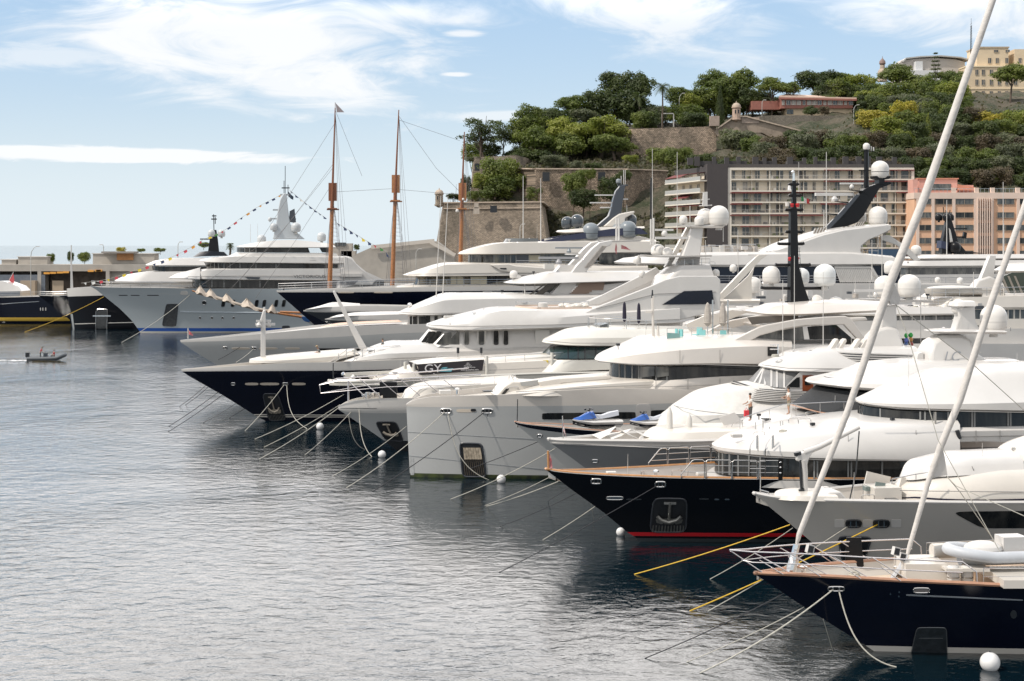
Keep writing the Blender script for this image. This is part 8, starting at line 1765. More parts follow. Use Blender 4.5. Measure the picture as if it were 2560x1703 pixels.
 mb = MB(); mb.grid([[b.un(720, 478, 0), b.un(728, 487, .2), b.un(734, 492, 0)], [b.un(720, 490, 0), b.un(727, 497, .2), b.un(733, 500, 0)]]); mb.build('flag', mat('navy_flag', (.05, .07, .10), .8), b.root)
 b.whip(626, 560, 605, 1, .05); b.whip(644, 560, 632, 1, .05)
 txt(b, 'VICTORIOUS', 774, 691.5, 7.5, 6.5, mat('dark_letter', (.10, .10, .11), .4), widen=1.35)
 b.fin('wing_station', CHAR, [(612, 692), (650, 693), (648, 698), (620, 697)], .3, lat=6.5); b.plate('vent', OFFW, [(774, 650), (790, 650), (790, 655), (774, 655)], 6.2, .04)
 b.tier('aft_house', WHITE, [(6.4, [(820, 722), (850, 720), (940, 700)]), (6.0, [(830, 640), (850, 642), (880, 650)])], 2); b.fin('aft_wing', WHITE, [(860, 640), (880, 648), (900, 670), (940, 700), (930, 712), (860, 712)], .4, lat=6.3, bev=.1)
 for k in range(7): pass
 b.fin('liferaft_rack', OFFW, [(850, 692), (852, 684), (905, 684), (905, 692)], .9, lat=6.7); b.plate('side_opening', CHAR, [(850, 702), (895, 702), (885, 712), (850, 712)], 6.55, .05)
 kit(b, 600, 860, 642, 641, (-2, 0, 3), 9, 71, 1.3); kit(b, 540, 640, 671, 671, (3, 5), 4, 73, 1.2); seam(b, [(470, 692), (600, 690), (900, 690)], 6.55, .05); seam(b, [(380, 735), (640, 737)], 6.0, .01)
 return b
GIANT = grey_giant()
def flags():
 C_ = [('yellow_bunting', (.65, .50, .05)), ('red_bunting', (.50, .06, .08)), ('navy_bunting', (.03, .05, .12)), ('white_bunting', (.62, .62, .60)), ('orange_bunting', (.60, .28, .05)), ('green_bunting', (.06, .20, .06))]
 def line(pts, n, d, label, seq, h=7):
  root = thing('signal_flag_line', label, 'signal flags', P(*pts[0], d)); X = [(p[0], p[1]) for p in pts]; mb = MB()
  xs = [X[0][0]+(X[-1][0]-X[0][0])*i/40 for i in range(41)]; L = [P(x, sinterp(X, x), d) for x in xs]; mb.tube(L, .03, 4); mb.build('halyard', ROPEW, root)
  for k in range(n):
   x = X[0][0]+(X[-1][0]-X[0][0])*(k+.5)/n; y = sinterp(X, x); w = 3.8; y2 = sinterp(X, x+w); c = C_[seq[k % len(seq)]]
   a, b2, c2, d2 = P(x-w, sinterp(X, x-w), d), P(x+w, y2, d), P(x+w*1.6, y2+h*.75, d-.3), P(x-w*.3, y+h, d+.2)
   mb = MB(); mb.grid([[a, b2], [a.lerp(d2, .5)+Vector((.1, -.1, 0)), b2.lerp(c2, .5)+Vector((.1, .12, 0))], [d2, c2]]) if k % 3 else mb.add([a, b2, (c2+d2)/2], [(0, 1, 2)])
   mb.build('flag', mat(*c, .8), root)
 line([(706, 485), (640, 520), (600, 547), (560, 576), (515, 596)], 12, 324, 'upper forward signal flag line from the tall grey mast', [4, 2, 2, 4, 2, 4, 2, 1, 2, 1, 5, 0], 6)
 line([(510, 598), (470, 622), (430, 642), (390, 658), (340, 675), (260, 700), (203, 708)], 16, 322, 'lower forward signal flag line reaching down to the bows', [1, 4, 1, 1, 0, 2, 2, 1, 0, 1, 0, 1, 0, 1, 3, 3], 8)
 line([(722, 474), (760, 505), (800, 535), (816, 546)], 8, 330, 'short signal flag line aft of the tall grey mast', [2, 2, 3, 2, 2, 2, 2, 2], 5)
 line([(838, 555), (880, 580), (930, 610), (960, 625), (990, 672)], 10, 318, 'aft signal flag line passing behind the wooden masts', [2, 2, 2, 2, 0, 2, 1, 5, 2, 0], 8)
flags()
def black_bow():
 b = Boat('motor_yacht', 'black hulled yacht with plumb bow, white bulwark and anchor door, far left', 'motor yacht', 167, 342, 10, 14, 84, E=22, pt=2.3, pb=2.0)
 b.hull([(167, 722), (190, 720), (300, 716), (500, 712)], [(167, 722), (169, 740), (178, 790), (184, 832)], [BLACK, WHITE, OFFW], strips=((-.8, .0, 0),), band=[(167, 742), (190, 741), (250, 739), (300, 735), (500, 730)], deck=.4, deckm=OFFW, inner=WHITE)
 b.hpatch('boot_line', OFFW, ((186, 809), (340, 805), (340, 807), (186, 811)), off=.03, e=9)
 o = b.hpatch('anchor_door', mat('pocket_grey', (.06, .065, .07), .6, var=.4, vscale=3), ((241, 773), (269, 773), (268, 830), (240, 830)), off=.05, e=9, ring=.12, ringm=STEEL); b.radar(232, 277, 790, 3, 5.5, STEEL, ped=False)
 b.hpatch('bow_scuff', mat('pale_scuff', (.30, .32, .33), .5), ((176, 785), (182, 785), (187, 830), (183, 830)), off=.03, e=8)
 b.fin('white_mast', WHITE, [(176, 720), (177, 640), (179, 640), (183, 720)], .5, bev=.05); b.tubes('antenna', OFFW, [[(178, 640, 0), (178, 613, 0)]], .12)
 b.tier('main_deck', WHITE, [(6.2, [(290, 705), (340, 707), (700, 707)]), (6.4, [(286, 701), (336, 704), (700, 704)]), (5.6, [(318, 686), (370, 680), (700, 676)])], 6, bottom=True)
 b.band('window', GLASS, (5.2, [(380, 665), (400, 666), (700, 666)]), (5.4, [(382, 676), (402, 678), (700, 678)]), 4); b.tier('bridge_brow', WHITE, [(5.6, [(365, 664), (400, 665), (700, 665)]), (5.8, [(363, 662), (398, 663), (700, 663)]), (4.8, [(385, 652), (430, 646), (700, 644)])], 6, bottom=True)
 b.tier('black_top', CARBON, [(4, [(482, 643), (510, 641), (570, 640)]), (3, [(500, 630), (520, 628), (560, 630)])], 3)
 b.fin('mast', CARBON, [(520, 630), (524, 600), (530, 575), (541, 575), (545, 600), (548, 630)], 1.6, taper=.6)
 for x0, x1, y in ((500, 530, 598), (505, 535, 612), (530, 541, 540), (528, 542, 548)): b.radar(x0, x1, y, 3, 0, DARK, ped=False)
 b.tubes('antenna', DARK, [[(535, 580, 0), (534, 536, 0)], [(538, 560, 0), (538, 543, 0)]], .10)
 for x in (529, 554): b.dome(x, 583, 9, .5, mat('silver_dome', (.48, .50, .51), .4))
 return b
black_bow()
def left_boats():
 b = Boat('motor_yacht', 'navy yacht with yellow waterline stripe cut by the left frame edge', 'motor yacht', -60, 372, 0, 11, 26, E=8, pt=2.4, pb=2.2)
 b.hull([(-60, 742), (0, 744), (90, 742), (180, 741)], [(-60, 742), (-50, 790)], [NAVY, NAVY, GOLD, NAVY], strips=((.5, 1.3, 2),), deck=.3, deckm=OFFW, inner=OFFW); b.hpatch('styling_line', STEEL, ((0, 759), (98, 753), (98, 754.5), (0, 761)), off=.03, e=9)
 for x in (100, 106, 113): b.rect('deck_light', OFFW, x, 769, x+2.5, 777, off=.03)
 b.tier('deck_house', WHITE, [(3.5, [(-40, 728), (0, 729), (54, 728)]), (3.0, [(-40, 705), (0, 703), (46, 716)])], 2); b.rail([(0, 742), (90, 741), (170, 741)], 1.0, lat=4, nr=2, gap=2)
 b.tubes('flag_staff', OFFW, [[(17, 712, 0), (34, 680, 0)]], .06); mb = MB(); mb.grid([[b.un(33, 682, 0), b.un(36, 700, .2)], [b.un(22, 700, 0), b.un(34, 712, .2)]]); mb.build('flag', mat('red_flag_cloth', (.40, .06, .07), .8), b.root)
 b = Boat('motor_yacht', 'small navy bow wedged between the yellow striped hull and the black plumb bow', 'motor yacht', 96, 356, 6, 7, 24, E=11, pt=2); b.hull([(96, 739), (130, 740), (190, 738)], [(96, 739), (130, 765), (162, 790), (175, 800)], [NAVY, NAVY, DARK], strips=((-.05, .2, 2),), deck=.3, deckm=OFFW, inner=OFFW); b.sheer_rail(.3, 10, .9, nr=2, gap=1.6, r=.03)
left_boats()
# ================================================================== three masted schooner
def schooner():
 b = Boat('sailing_ship', 'classic sailing ship with three tall wooden masts and sails furled on its bowsprit', 'sailing ship', 745, 285, 6, 8, 60, E=18, pt=2.0)
 b.hull([(745, 790), (800, 788), (900, 786), (1100, 784)], [(745, 790), (760, 803), (800, 822), (840, 836)], [LGREYH, LGREYH, NAVY], strips=((-.05, .4, 2),), deck=.5)
 for y in (794, 800): b.hpatch('styling_line', OFFW, ((765, y), (880, y+4), (880, y+5.2), (765, y+1.2)), off=.03, e=9)
 mb = MB(); mb.tube([b.un(830, 800, 0), b.un(760, 793, 0), b.un(648, 776, 0), b.un(553, 749, 0), b.un(480, 727, 0)], .30, 8, r2=.12); mb.build('bowsprit', VARN, b.root)
 mb = MB(); rnd = random.Random(2)
 for k, (x0, x1, xt, yt, ya, yb) in enumerate(((488, 520, 500, 713, 732, 741), (512, 548, 526, 721, 739, 749), (553, 592, 566, 733, 750, 762), (600, 648, 617, 745, 764, 777), (668, 692, 682, 759, 780, 782))):
  a, c, t = b.un(x0, ya-2, .2), b.un(x1, yb-1, .2), b.un(xt, yt, 0)
  rows = []
  for i in range(7):
   u = i/6; A, C = a.lerp(t, u), c.lerp(t, u); rows.append([A.lerp(C, v)+Vector((0, -1.1*math.sin(v*3.14)*(1-u)+.15*math.sin(v*14+k), -.25*math.sin(v*3.14*3)*(1-u))) for v in [j/7 for j in range(8)]])
  mb.grid(rows)
 mb.build('furled_sail', SAIL, b.root, ang=70)
 mb = MB(); mb.tube([b.un(492, 731, .1), b.un(553, 748, .2), b.un(617, 767, .2), b.un(695, 782, .1)], .34, 7, r2=.2); mb.build('sail_roll', SAIL, b.root)
 mb = MB(); mb.tube([b.un(700, 780, 0), b.un(870, 786, 0)], .2, 8); mb.build('boom', VARN, b.root)
 b.hpatch('bow_scroll', mat('scroll_blue', (.03, .12, .35), .5, var=.3, vscale=4), ((752, 791), (775, 794), (775, 806), (760, 803)), off=.05)
 for i, (xb, xt, yt, ycap, ybase, r) in enumerate(((822, 838, 270, 500, 800, .48), (978, 997, 275, 480, 800, .46), (1148, 1161, 330, 500, 800, .46))):
  xm = xb+(xt-xb)*.55; mb = MB(); mb.tube([b.un(xb, ybase, 0), b.un(xm+(xt-xm)*.1, ycap-30, 0)], r, 10, r2=r*.72); o = mb.build('mast', VARN, b.root, ang=60)
  mb = MB(); mb.tube([b.un(xm-1, ycap+20, .6), b.un(xt, yt, .3)], r*.52, 8, r2=r*.2); mb.build('topmast', mat('dark_varnish', (.20, .07, .03), .4), o)
  mb = MB(); mb.bar(b.un(xm-14, ycap+24, 0), b.un(xm+17, ycap+24, 0), .25); mb.box(b.un(xm, ycap+22, 0), (1.6, 1.6, .25)); mb.box(b.un(xm+1, ycap-20, 0), (1.4, 1.0, 3.2)); mb.build('crosstree', VARN if i else mat('dark_varnish', (.20, .07, .03), .4), o, ang=0)
  mb = MB()
  for k in range(6): mb.tube([b.un(xm, ycap-10, 0), b.un(xb+18+k*6 if k > 2 else xb-6-k*5, 735, 3.6*(1 if k % 2 else -1))], .035, 4)
  for k in range(3): mb.tube([b.un(xt, yt+8, 0), b.un(xb+30+k*12, 735, 3.4)], .03, 4)
  for q in range(22): y = ycap+30+q*10; w = 3+q*.7; mb.tube([b.un(xb+9+w*.35, y, 1.5), b.un(xb+14+w*1.1, y+1, 1.5)], .025, 4)
  mb.build('rigging', mat('rigging_wire', (.16, .15, .15), .6), b.root)
 b.tubes('stay', mat('rigging_wire', (.16, .15, .15), .6), [[(836, 310, 0), (640, 620, 0), (500, 716, 0)], [(833, 410, 0), (690, 600, 0), (570, 730, 0)], [(830, 460, 0), (740, 600, 0), (640, 745, 0)], [(832, 420, 0), (720, 560, 0), (600, 700, 0)], [(838, 480, 0), (980, 472, 0)], [(838, 275, 0), (880, 380, 0), (905, 440, 0)], [(997, 300, 0), (1150, 352, 0)], [(997, 474, 0), (1150, 487, 0)], [(997, 290, 0), (1090, 420, 0), (1150, 480, 0)]], .03)
 mb = MB(); a = b.un(839, 258, 0); mb.tube([b.un(838, 275, 0), b.un(838, 256, 0)], .06, 5); mb.add([b.un(839, 258, 0), b.un(861, 281, 0), b.un(842, 281, 0)], [(0, 1, 2)]); mb.build('pennant', mat('grey_pennant', (.30, .26, .27), .8), b.root)
 for x, y, r in ((1143, 527, 4), (1158, 498, 3)): b.dome(x, y, r, .8, base=False)
 return b
schooner()
# ================================================================== back row on the right
def black_wing():
 b = Boat('motor_yacht', 'white yacht behind with big black swept radar wing and louvred side openings', 'motor yacht', 1380, 222, 8, 12, 84, E=24)
 b.hull([(1380, 735), (1500, 720), (1800, 712), (2300, 712)], [(1380, 735), (1440, 800), (1480, 850)], [WHITE, WHITE, NAVY], strips=((-.05, .4, 2),), deck=.4, deckm=OFFW)
 T_ = b.tier
 b.band('window', NAVY, (5.2, [(1700, 735), (1800, 738), (2300, 738)]), (5.4, [(1700, 762), (1800, 766), (2300, 766)]), 3); T_('main_deck', WHITE, [(5.7, [(1640, 740), (1760, 740), (2300, 740)]), (5.8, [(1640, 712), (1760, 709), (2300, 708)])], 5)
 b.band('window', NAVY, (5.0, [(1700, 662), (1800, 664), (2250, 664)]), (5.2, [(1700, 706), (1800, 708), (2250, 708)]), 3)
 for (xa, xb, ya, yb, n) in ((2088, 2200, 669, 706, 20), (2096, 2210, 741, 764, 20)):
  mb = MB()
  for k in range(n): x = xa+(xb-xa-18)*k/n; mb.bar(b.un(x, ya, 5.5), b.un(x+14, yb, 5.5), .10, .22)
  mb.bar(b.un(xa-2, ya-1, 5.5), b.un(xb-22, ya-1, 5.5), .2); mb.bar(b.un(xb-22, ya, 5.5), b.un(xb, yb, 5.5), .35); mb.build('side_louvre', OFFW, b.root, ang=0)
 b.rail([(1780, 708), (2090, 708), (2220, 708)], 1.0, lat=5.5, nr=3, gap=2, r=.03)
 T_('upper_deck', WHITE, [(5.4, [(1540, 660), (1680, 664), (1850, 668), (2190, 664), (2240, 662)]), (5.7, [(1536, 655), (1680, 660), (1850, 662), (2190, 660), (2240, 660)]), (5.4, [(1560, 645), (1745, 640), (1880, 637), (2100, 634), (2238, 645)]), (4.8, [(1700, 632), (1800, 630), (2100, 630), (2230, 640)])], 6, bottom=True)
 b.rail([(1745, 632), (1800, 630), (1890, 628)], .9, lat=4.0, nr=2, gap=2, r=.03); mb = MB(); rnd = random.Random(6)
 for k in range(16): mb = MB(); mb.box(b.un(1752+k*9+rnd.uniform(-2, 2), 622+rnd.uniform(-2, 4), rnd.uniform(0, 3)), (.9, .5, rnd.uniform(.5, 1.2)), rnd.random()); mb.build('sundeck_furniture', (OFFW, mat('taupe_cloth', (.42, .38, .34), .85))[k % 2], b.root, ang=0)
 kit(b, 1900, 2180, 634, 636, (4, 3, 0), 8, 83, 1.3)
 b.fin('wing_wall', WHITE, [(1880, 640), (1925, 630), (2000, 607), (2058, 587), (2110, 575), (2218, 562), (2226, 563), (2226, 574), (2195, 590), (2170, 600), (2152, 615), (2150, 628), (2162, 645), (2000, 650)], .5, lat=4.4, both=True, bev=.1)
 T_('wing_roof', WHITE, [(4.3, [(1900, 632), (2000, 606), (2110, 577), (2220, 566)]), (4.2, [(1910, 626), (2000, 602), (2110, 572), (2222, 562)])], 3, camber=.2)
 for (x0, x1, y0, y1) in ((2096, 2140, 568, 578), (2134, 2158, 558, 570), (2030, 2060, 572, 586)):
  mb = MB()
  for k in range(8): u = k/8; x = x0+(x1-x0)*u; mb.prism([b.un(x, y1-6*u, 3), b.un(x+(x1-x0)/9, y1-6*u-1, 3), b.un(x+(x1-x0)/9+6, y0-4*u-1, 3), b.un(x+6, y0-4*u, 3)], b.n*.1, k % 2)
  mb.build('roof_panel', [OFFW, mat('tan_glass', (.18, .14, .10), .3)], b.root, ang=0)
 b.fin('radar_wing', CARBON, [(2050, 582), (2095, 540), (2130, 505), (2155, 475), (2172, 466), (2200, 456), (2222, 454), (2226, 460), (2210, 466), (2195, 472), (2175, 505), (2155, 540), (2140, 556), (2100, 572), (2062, 584)], 1.3, bev=.08)
 b.fin('wing_stair', CHAR, [(2042, 590), (2100, 530), (2140, 486), (2148, 488), (2108, 536), (2056, 590)], .5, lat=.9)
 for x0, x1, y in ((2083, 2125, 505), (2121, 2160, 477), (2052, 2105, 535)): b.fin('wing_shelf', CARBON, [(x0, y-2), (x1, y+1), (x1+4, y+7), (x0+30, y+3)], 1.5)
 b.radar(2038, 2133, 486, 8, 0, foot=18); b.radar(2100, 2158, 459, 4, 0, foot=12)
 b.tubes('black_mast', CARBON, [[(2166, 470, -.5), (2166, 370, -.5)]], .35); b.tubes('mast_arm', CARBON, [[(2147, 426, -.5), (2187, 426, -.5)], [(2152, 378, -.5), (2186, 378, -.5)]], .08); b.dome(2166, 366, 8.5, -.5, base=False); b.tubes('antenna', OFFW, [[(2178, 378, -.5), (2178, 366, -.5)], [(2184, 378, -.5), (2184, 368, -.5)]], .09)
 b.dome(2200, 424, 22, 0, mount=CARBON); b.fin('dome_foot', CARBON, [(2180, 441), (2222, 441), (2218, 448), (2206, 450), (2206, 460), (2192, 460), (2192, 450), (2182, 447)], 1.8)
 b.dome(2195, 539, 23, 1, base=False); b.dome(2150, 540, 15, -2, base=False); b.tubes('flag_staff', OFFW, [[(2187, 476, 0), (2187, 498, 0)]], .05)
 mb = MB(); mb.grid([[b.un(2183, 478, 0), b.un(2190, 484, .1)], [b.un(2184, 492, 0), b.un(2191, 495, .1)]]); mb.build('flag', REDF, b.root)
 b.whip(2066, 380, 585, 2, .09); b.whip(1997, 405, 480, 2, .05); b.whip(2060, 525, 582, 3, .09)
 mb = MB(); F_ = [('green_cloth', (.03, .25, .08)), ('white_bunting', (.62, .62, .60)), ('red_cloth', (.5, .05, .05))]
 fl = thing('flag', 'green white and red flag flying right of the tall black mast', 'flag', PLUMB.un(2000, 494, -.5))
 for k, (x0, x1) in enumerate(((2003, 2009), (2009, 2016), (2016, 2023))):
  q = MB(); q.grid([[PLUMB.un(x, 492+(x-2003)*.35+2*math.sin(x*.5), -.5), PLUMB.un(x+1, 503+(x-2003)*.45+2*math.sin(x*.5), -.6)] for x in (x0, (x0+x1)/2, x1)]); q.build('flag_stripe', mat(*F_[k], .8), fl)
 q = MB(); q.tube([PLUMB.un(1990, 490, -.3), PLUMB.un(2003, 491, -.5)], .02, 4); q.build('halyard', ROPEW, fl)
 T_('aft_roof', WHITE, [(5, [(2160, 642), (2190, 646), (2240, 662)]), (4.6, [(2165, 634), (2195, 636), (2225, 640)])], 2)
 b.rail([(2155, 645), (2195, 645)], 4.0, lat=4, nr=4, gap=4, r=.05)
 b.fin('aft_strut', OFFW, [(2200, 590), (2222, 588), (2270, 620), (2300, 650), (2285, 652), (2240, 612), (2205, 600)], .4, lat=2); b.dome(2290, 626, 13, 1)
 return b
black_wing()
def black_tower():
 b = Boat('motor_yacht', 'white yacht far right with pyramid shaped black mast and grey shade awning', 'motor yacht', 1960, 262, 7, 11, 60, E=18)
 b.hull([(1960, 720), (2060, 716), (2300, 712), (2600, 712)], [(1960, 720), (2010, 760), (2050, 800)], [WHITE, WHITE, NAVY], strips=((-.05, .4, 2),), deck=.4, deckm=OFFW)
 T_ = b.tier
 T_('lower_deck', WHITE, [(5, [(2150, 712), (2230, 712), (2640, 710)]), (5, [(2150, 690), (2230, 688), (2640, 684)])], 4); b.band('window', GLASSG, (4.4, [(2220, 668), (2280, 668), (2640, 668)]), (4.6, [(2220, 688), (2280, 690), (2640, 688)]), 3)
 T_('sundeck', WHITE, [(4.6, [(2215, 668), (2290, 670), (2640, 668)]), (5, [(2210, 662), (2290, 665), (2640, 662)]), (4.6, [(2230, 652), (2300, 652), (2640, 650)])], 4, bottom=True)
 b.band('window', NAVY, (3.8, [(2330, 646), (2360, 646), (2640, 646)]), (4.0, [(2340, 662), (2370, 664), (2640, 660)]), 3); T_('hard_top', WHITE, [(4.2, [(2245, 648), (2300, 649), (2640, 648)]), (4.4, [(2240, 645), (2300, 646), (2640, 645)]), (3.8, [(2290, 640), (2350, 637), (2640, 636)])], 4, bottom=True)
 b.fin('shade_awning', mat('grey_awning', (.42, .40, .38), .8), [(2262, 653), (2310, 648), (2335, 640), (2370, 652), (2420, 656), (2335, 656)], 5);
 for x in (2270, 2294, 2388, 2406): b.tubes('awning_pole', DARK, [[(x, 688, 4), (x, 654, 4)]], .09)
 b.fin('black_mast', CARBON, [(2350, 634), (2352, 610), (2362, 560), (2366, 545), (2376, 545), (2380, 560), (2392, 606), (2410, 628), (2460, 634)], 1.8, taper=.5, bev=.1); b.plate('mast_panel', OFFW, [(2372, 570), (2376, 575), (2382, 604), (2375, 606)], .8, .05)
 for x, y, r, lat in ((2347, 543, 9, -1), (2367, 543, 9.5, 0), (2376, 543, 9, -1.6), (2388, 617, 13, 1.5)): b.dome(x, y, r, lat, CARBON, mount=CARBON)
 b.radar(2385, 2417, 572, 3, 0, CARBON, ped=False); b.radar(2385, 2412, 593, 4, 0, CARBON, ped=False); b.fin('searchlight', CARBON, [(2406, 596), (2409, 580), (2416, 582), (2414, 597)], .6); b.fin('crow_nest', mat('slate_navy', (.03, .035, .07), .3), [(2347, 620), (2348, 602), (2364, 606), (2364, 624)], 2)
 b.tubes('antenna', CARBON, [[(2360, 535, 0), (2358, 518, 0)], [(2366, 535, 0), (2364, 526, 0)], [(2374, 535, 0), (2375, 525, 0)]], .07)
 b.dome(2466, 665, 17, 3); b.rail([(2290, 712), (2450, 712), (2560, 712)], 1.2, lat=5, nr=3, gap=2, r=.03); b.radar(2362, 2455, 700, 7, 4)
 for x, y0, y1 in ((2367, 500, 690), (2508, 455, 700)): b.whip(x, y0, y1, 3, .10)
 b.fin('canopy_wing', WHITE, [(2505, 668), (2560, 650), (2640, 640), (2640, 668), (2560, 668)], 8, lat=0, bev=.1)
 return b
black_tower()
def pinkish():
 b = Boat('motor_yacht', 'cream decked yacht at the right edge with sloping dark glazing and tender on its deck', 'motor yacht', 2100, 186, 8, 11, 50, E=16)
 b.hull([(2100, 850), (2200, 835), (2400, 825), (2700, 820)], [(2100, 850), (2140, 890), (2170, 930)], [WHITE, WHITE, NAVY], strips=((-.05, .4, 2),), deck=.4, deckm=OFFW)
 T_ = b.tier
 T_('lower_deck', CREAM, [(4.9, [(2290, 830), (2360, 832), (2700, 830)]), (4.8, [(2290, 800), (2360, 798), (2700, 796)])], 3); b.band('window', GLASSG, (4.4, [(2300, 768), (2350, 770), (2700, 770)]), (4.5, [(2300, 797), (2350, 799), (2700, 799)]), 3, mull=(2320, 2345, 2370, 2400, 2430, 2520, 2535, 2550), mullm=CREAM, mr=.08)
 T_('upper_deck', CREAM, [(4.8, [(2295, 772), (2360, 774), (2700, 774)]), (5.0, [(2290, 766), (2360, 768), (2700, 768)]), (4.8, [(2300, 748), (2370, 744), (2700, 738)])], 4, bottom=True); b.rail([(2330, 742), (2450, 740), (2620, 736)], .9, lat=4.6, nr=2, gap=1.4, r=.035)
 g = b.un(2310, 742, 3.4); r2 = thing('tender', 'cream tender boat stored on the upper deck at the right', 'tender', g); mb = MB(); X = [(0, .1, 0), (.8, .8, .1), (2.5, 1.1, .1), (6.5, 1.1, .05)]
 mb.grid([[g+b.u*s+b.n*w+Vector((0, 0, .9+z)) for s, w, z in X], [g+b.u*(s+.2)+b.n*w*.9+Vector((0, 0, .35)) for s, w, z in X], [g+b.u*(s+.5)+Vector((0, 0, 0)) for s, w, z in X], [g+b.u*(s+.2)-b.n*w*.9+Vector((0, 0, .35)) for s, w, z in X], [g+b.u*s-b.n*w+Vector((0, 0, .9+z)) for s, w, z in X]]); mb.build('hull', CREAM, r2, ang=60); mb = MB(); mb.sphere(g+b.u*3.4+Vector((0, 0, .95)), 1, 14, 8, (3, .95, .35)); mb.build('cover', CANVAS, r2)
 b.plate('raked_glazing', mat('olive_glass', (.05, .06, .04), .1), [(2520, 732), (2500, 694), (2528, 682), (2700, 678), (2700, 732)], 4.0, .1);
 for x in (2520, 2536, 2552): b.plate('glazing_post', mat('tan_strip', (.32, .28, .23), .5), [(x, 732), (x-18, 690), (x-13, 690), (x+5, 732)], 4.12, .05)
 T_('roof', WHITE, [(4.4, [(2500, 680), (2540, 682), (2700, 680)]), (4.6, [(2495, 676), (2540, 678), (2700, 674)]), (4.0, [(2520, 668), (2560, 662), (2700, 656)])], 3, bottom=True)
 b.fin('mast_tower', WHITE, [(2418, 745), (2425, 722), (2440, 700), (2470, 690), (2490, 700), (2500, 724), (2512, 745)], 2, taper=.6, bev=.2); b.fin('mast_column', WHITE, [(2448, 700), (2472, 640), (2486, 640), (2480, 700)], .8); T_('mast_platform', WHITE, [(1, [(2405, 724), (2440, 726), (2518, 726)]), (1, [(2402, 721), (2440, 722), (2520, 722)])], 1, bottom=True); b.radar(2490, 2528, 682, 6, 0, ped=False)
 T_('wind_tent', CANVAS, [(1.6, [(2505, 820), (2530, 822), (2590, 822)]), (.2, [(2530, 792), (2532, 790), (2536, 790)])], 1.2)
 for x, y0, y1 in ((2434, 680, 800), (2510, 560, 760)): b.whip(x, y0, y1, 2, .07)
 for x, y, r in ((2344, 700, 7), (2400, 702, 8), (2316, 745, 12)): b.dome(x, y, r, 3, base=False)
 return b
pinkish()
def middle_clutter():
 b = Boat('motor_yacht', 'white yacht mostly hidden between the plumb bow yacht and the black swept wing', 'motor yacht', 1240, 176, 9, 9, 62, E=18)
 b.hull([(1240, 905), (1400, 880), (1800, 865), (2300, 860)], [(1240, 905), (1300, 960)], [WHITE, WHITE, NAVY], strips=((-.05, .4, 2),), deck=.4, deckm=OFFW)
 T_ = b.tier
 T_('deck_house', WHITE, [(4, [(1700, 850), (1780, 850), (2380, 845)]), (4, [(1710, 810), (1790, 806), (2380, 800)])], 4); b.band('window', GLASSG, (3.7, [(1740, 790), (1800, 790), (2380, 786)]), (3.9, [(1740, 806), (1800, 808), (2380, 806)]), 3, mull=(1800, 1850, 1900, 2250, 2280, 2310, 2340), mullm=OFFW)
 T_('roof', WHITE, [(4.2, [(1730, 790), (1800, 793), (2390, 788)]), (4.4, [(1725, 786), (1800, 789), (2390, 784)]), (4.0, [(1760, 776), (1830, 772), (2380, 768)])], 4, bottom=True); b.rail([(2240, 768), (2380, 766)], 1, lat=3.8, nr=3, gap=1.2, r=.03)
 b.radar(1660, 1800, 762, 5, 1); b.radar(2170, 2300, 740, 5, 0); b.dome(1883, 712, 20, 0); b.dome(1833, 670, 9, 1); b.radar(1868, 1950, 700, 5, 0)
 mb = MB(); rnd = random.Random(11)
 for k in range(46):
  x = 1850+rnd.random()*600; y = 745+rnd.uniform(-14, 24); mb = MB(); mb.box(b.un(x, y, rnd.uniform(-2, 3)), (rnd.uniform(.3, 1.2), .4, rnd.uniform(.2, .7)), rnd.random()); mb.build('roof_equipment', (OFFW, mat('taupe_cloth', (.42, .38, .34), .85), CHAR, WHITE)[k % 4], b.root, ang=0)
 kit(b, 1760, 2380, 772, 768, (-2, 0, 2, 3), 16, 81, 1.2)
 for x, y0, y1 in ((1764, 600, 780), (1845, 575, 690), (1981, 600, 760), (2205, 585, 720), (2138, 690, 780), (1900, 690, 760), (2180, 600, 700)): b.whip(x, y0, y1, 1, .06)
 return b
middle_clutter()
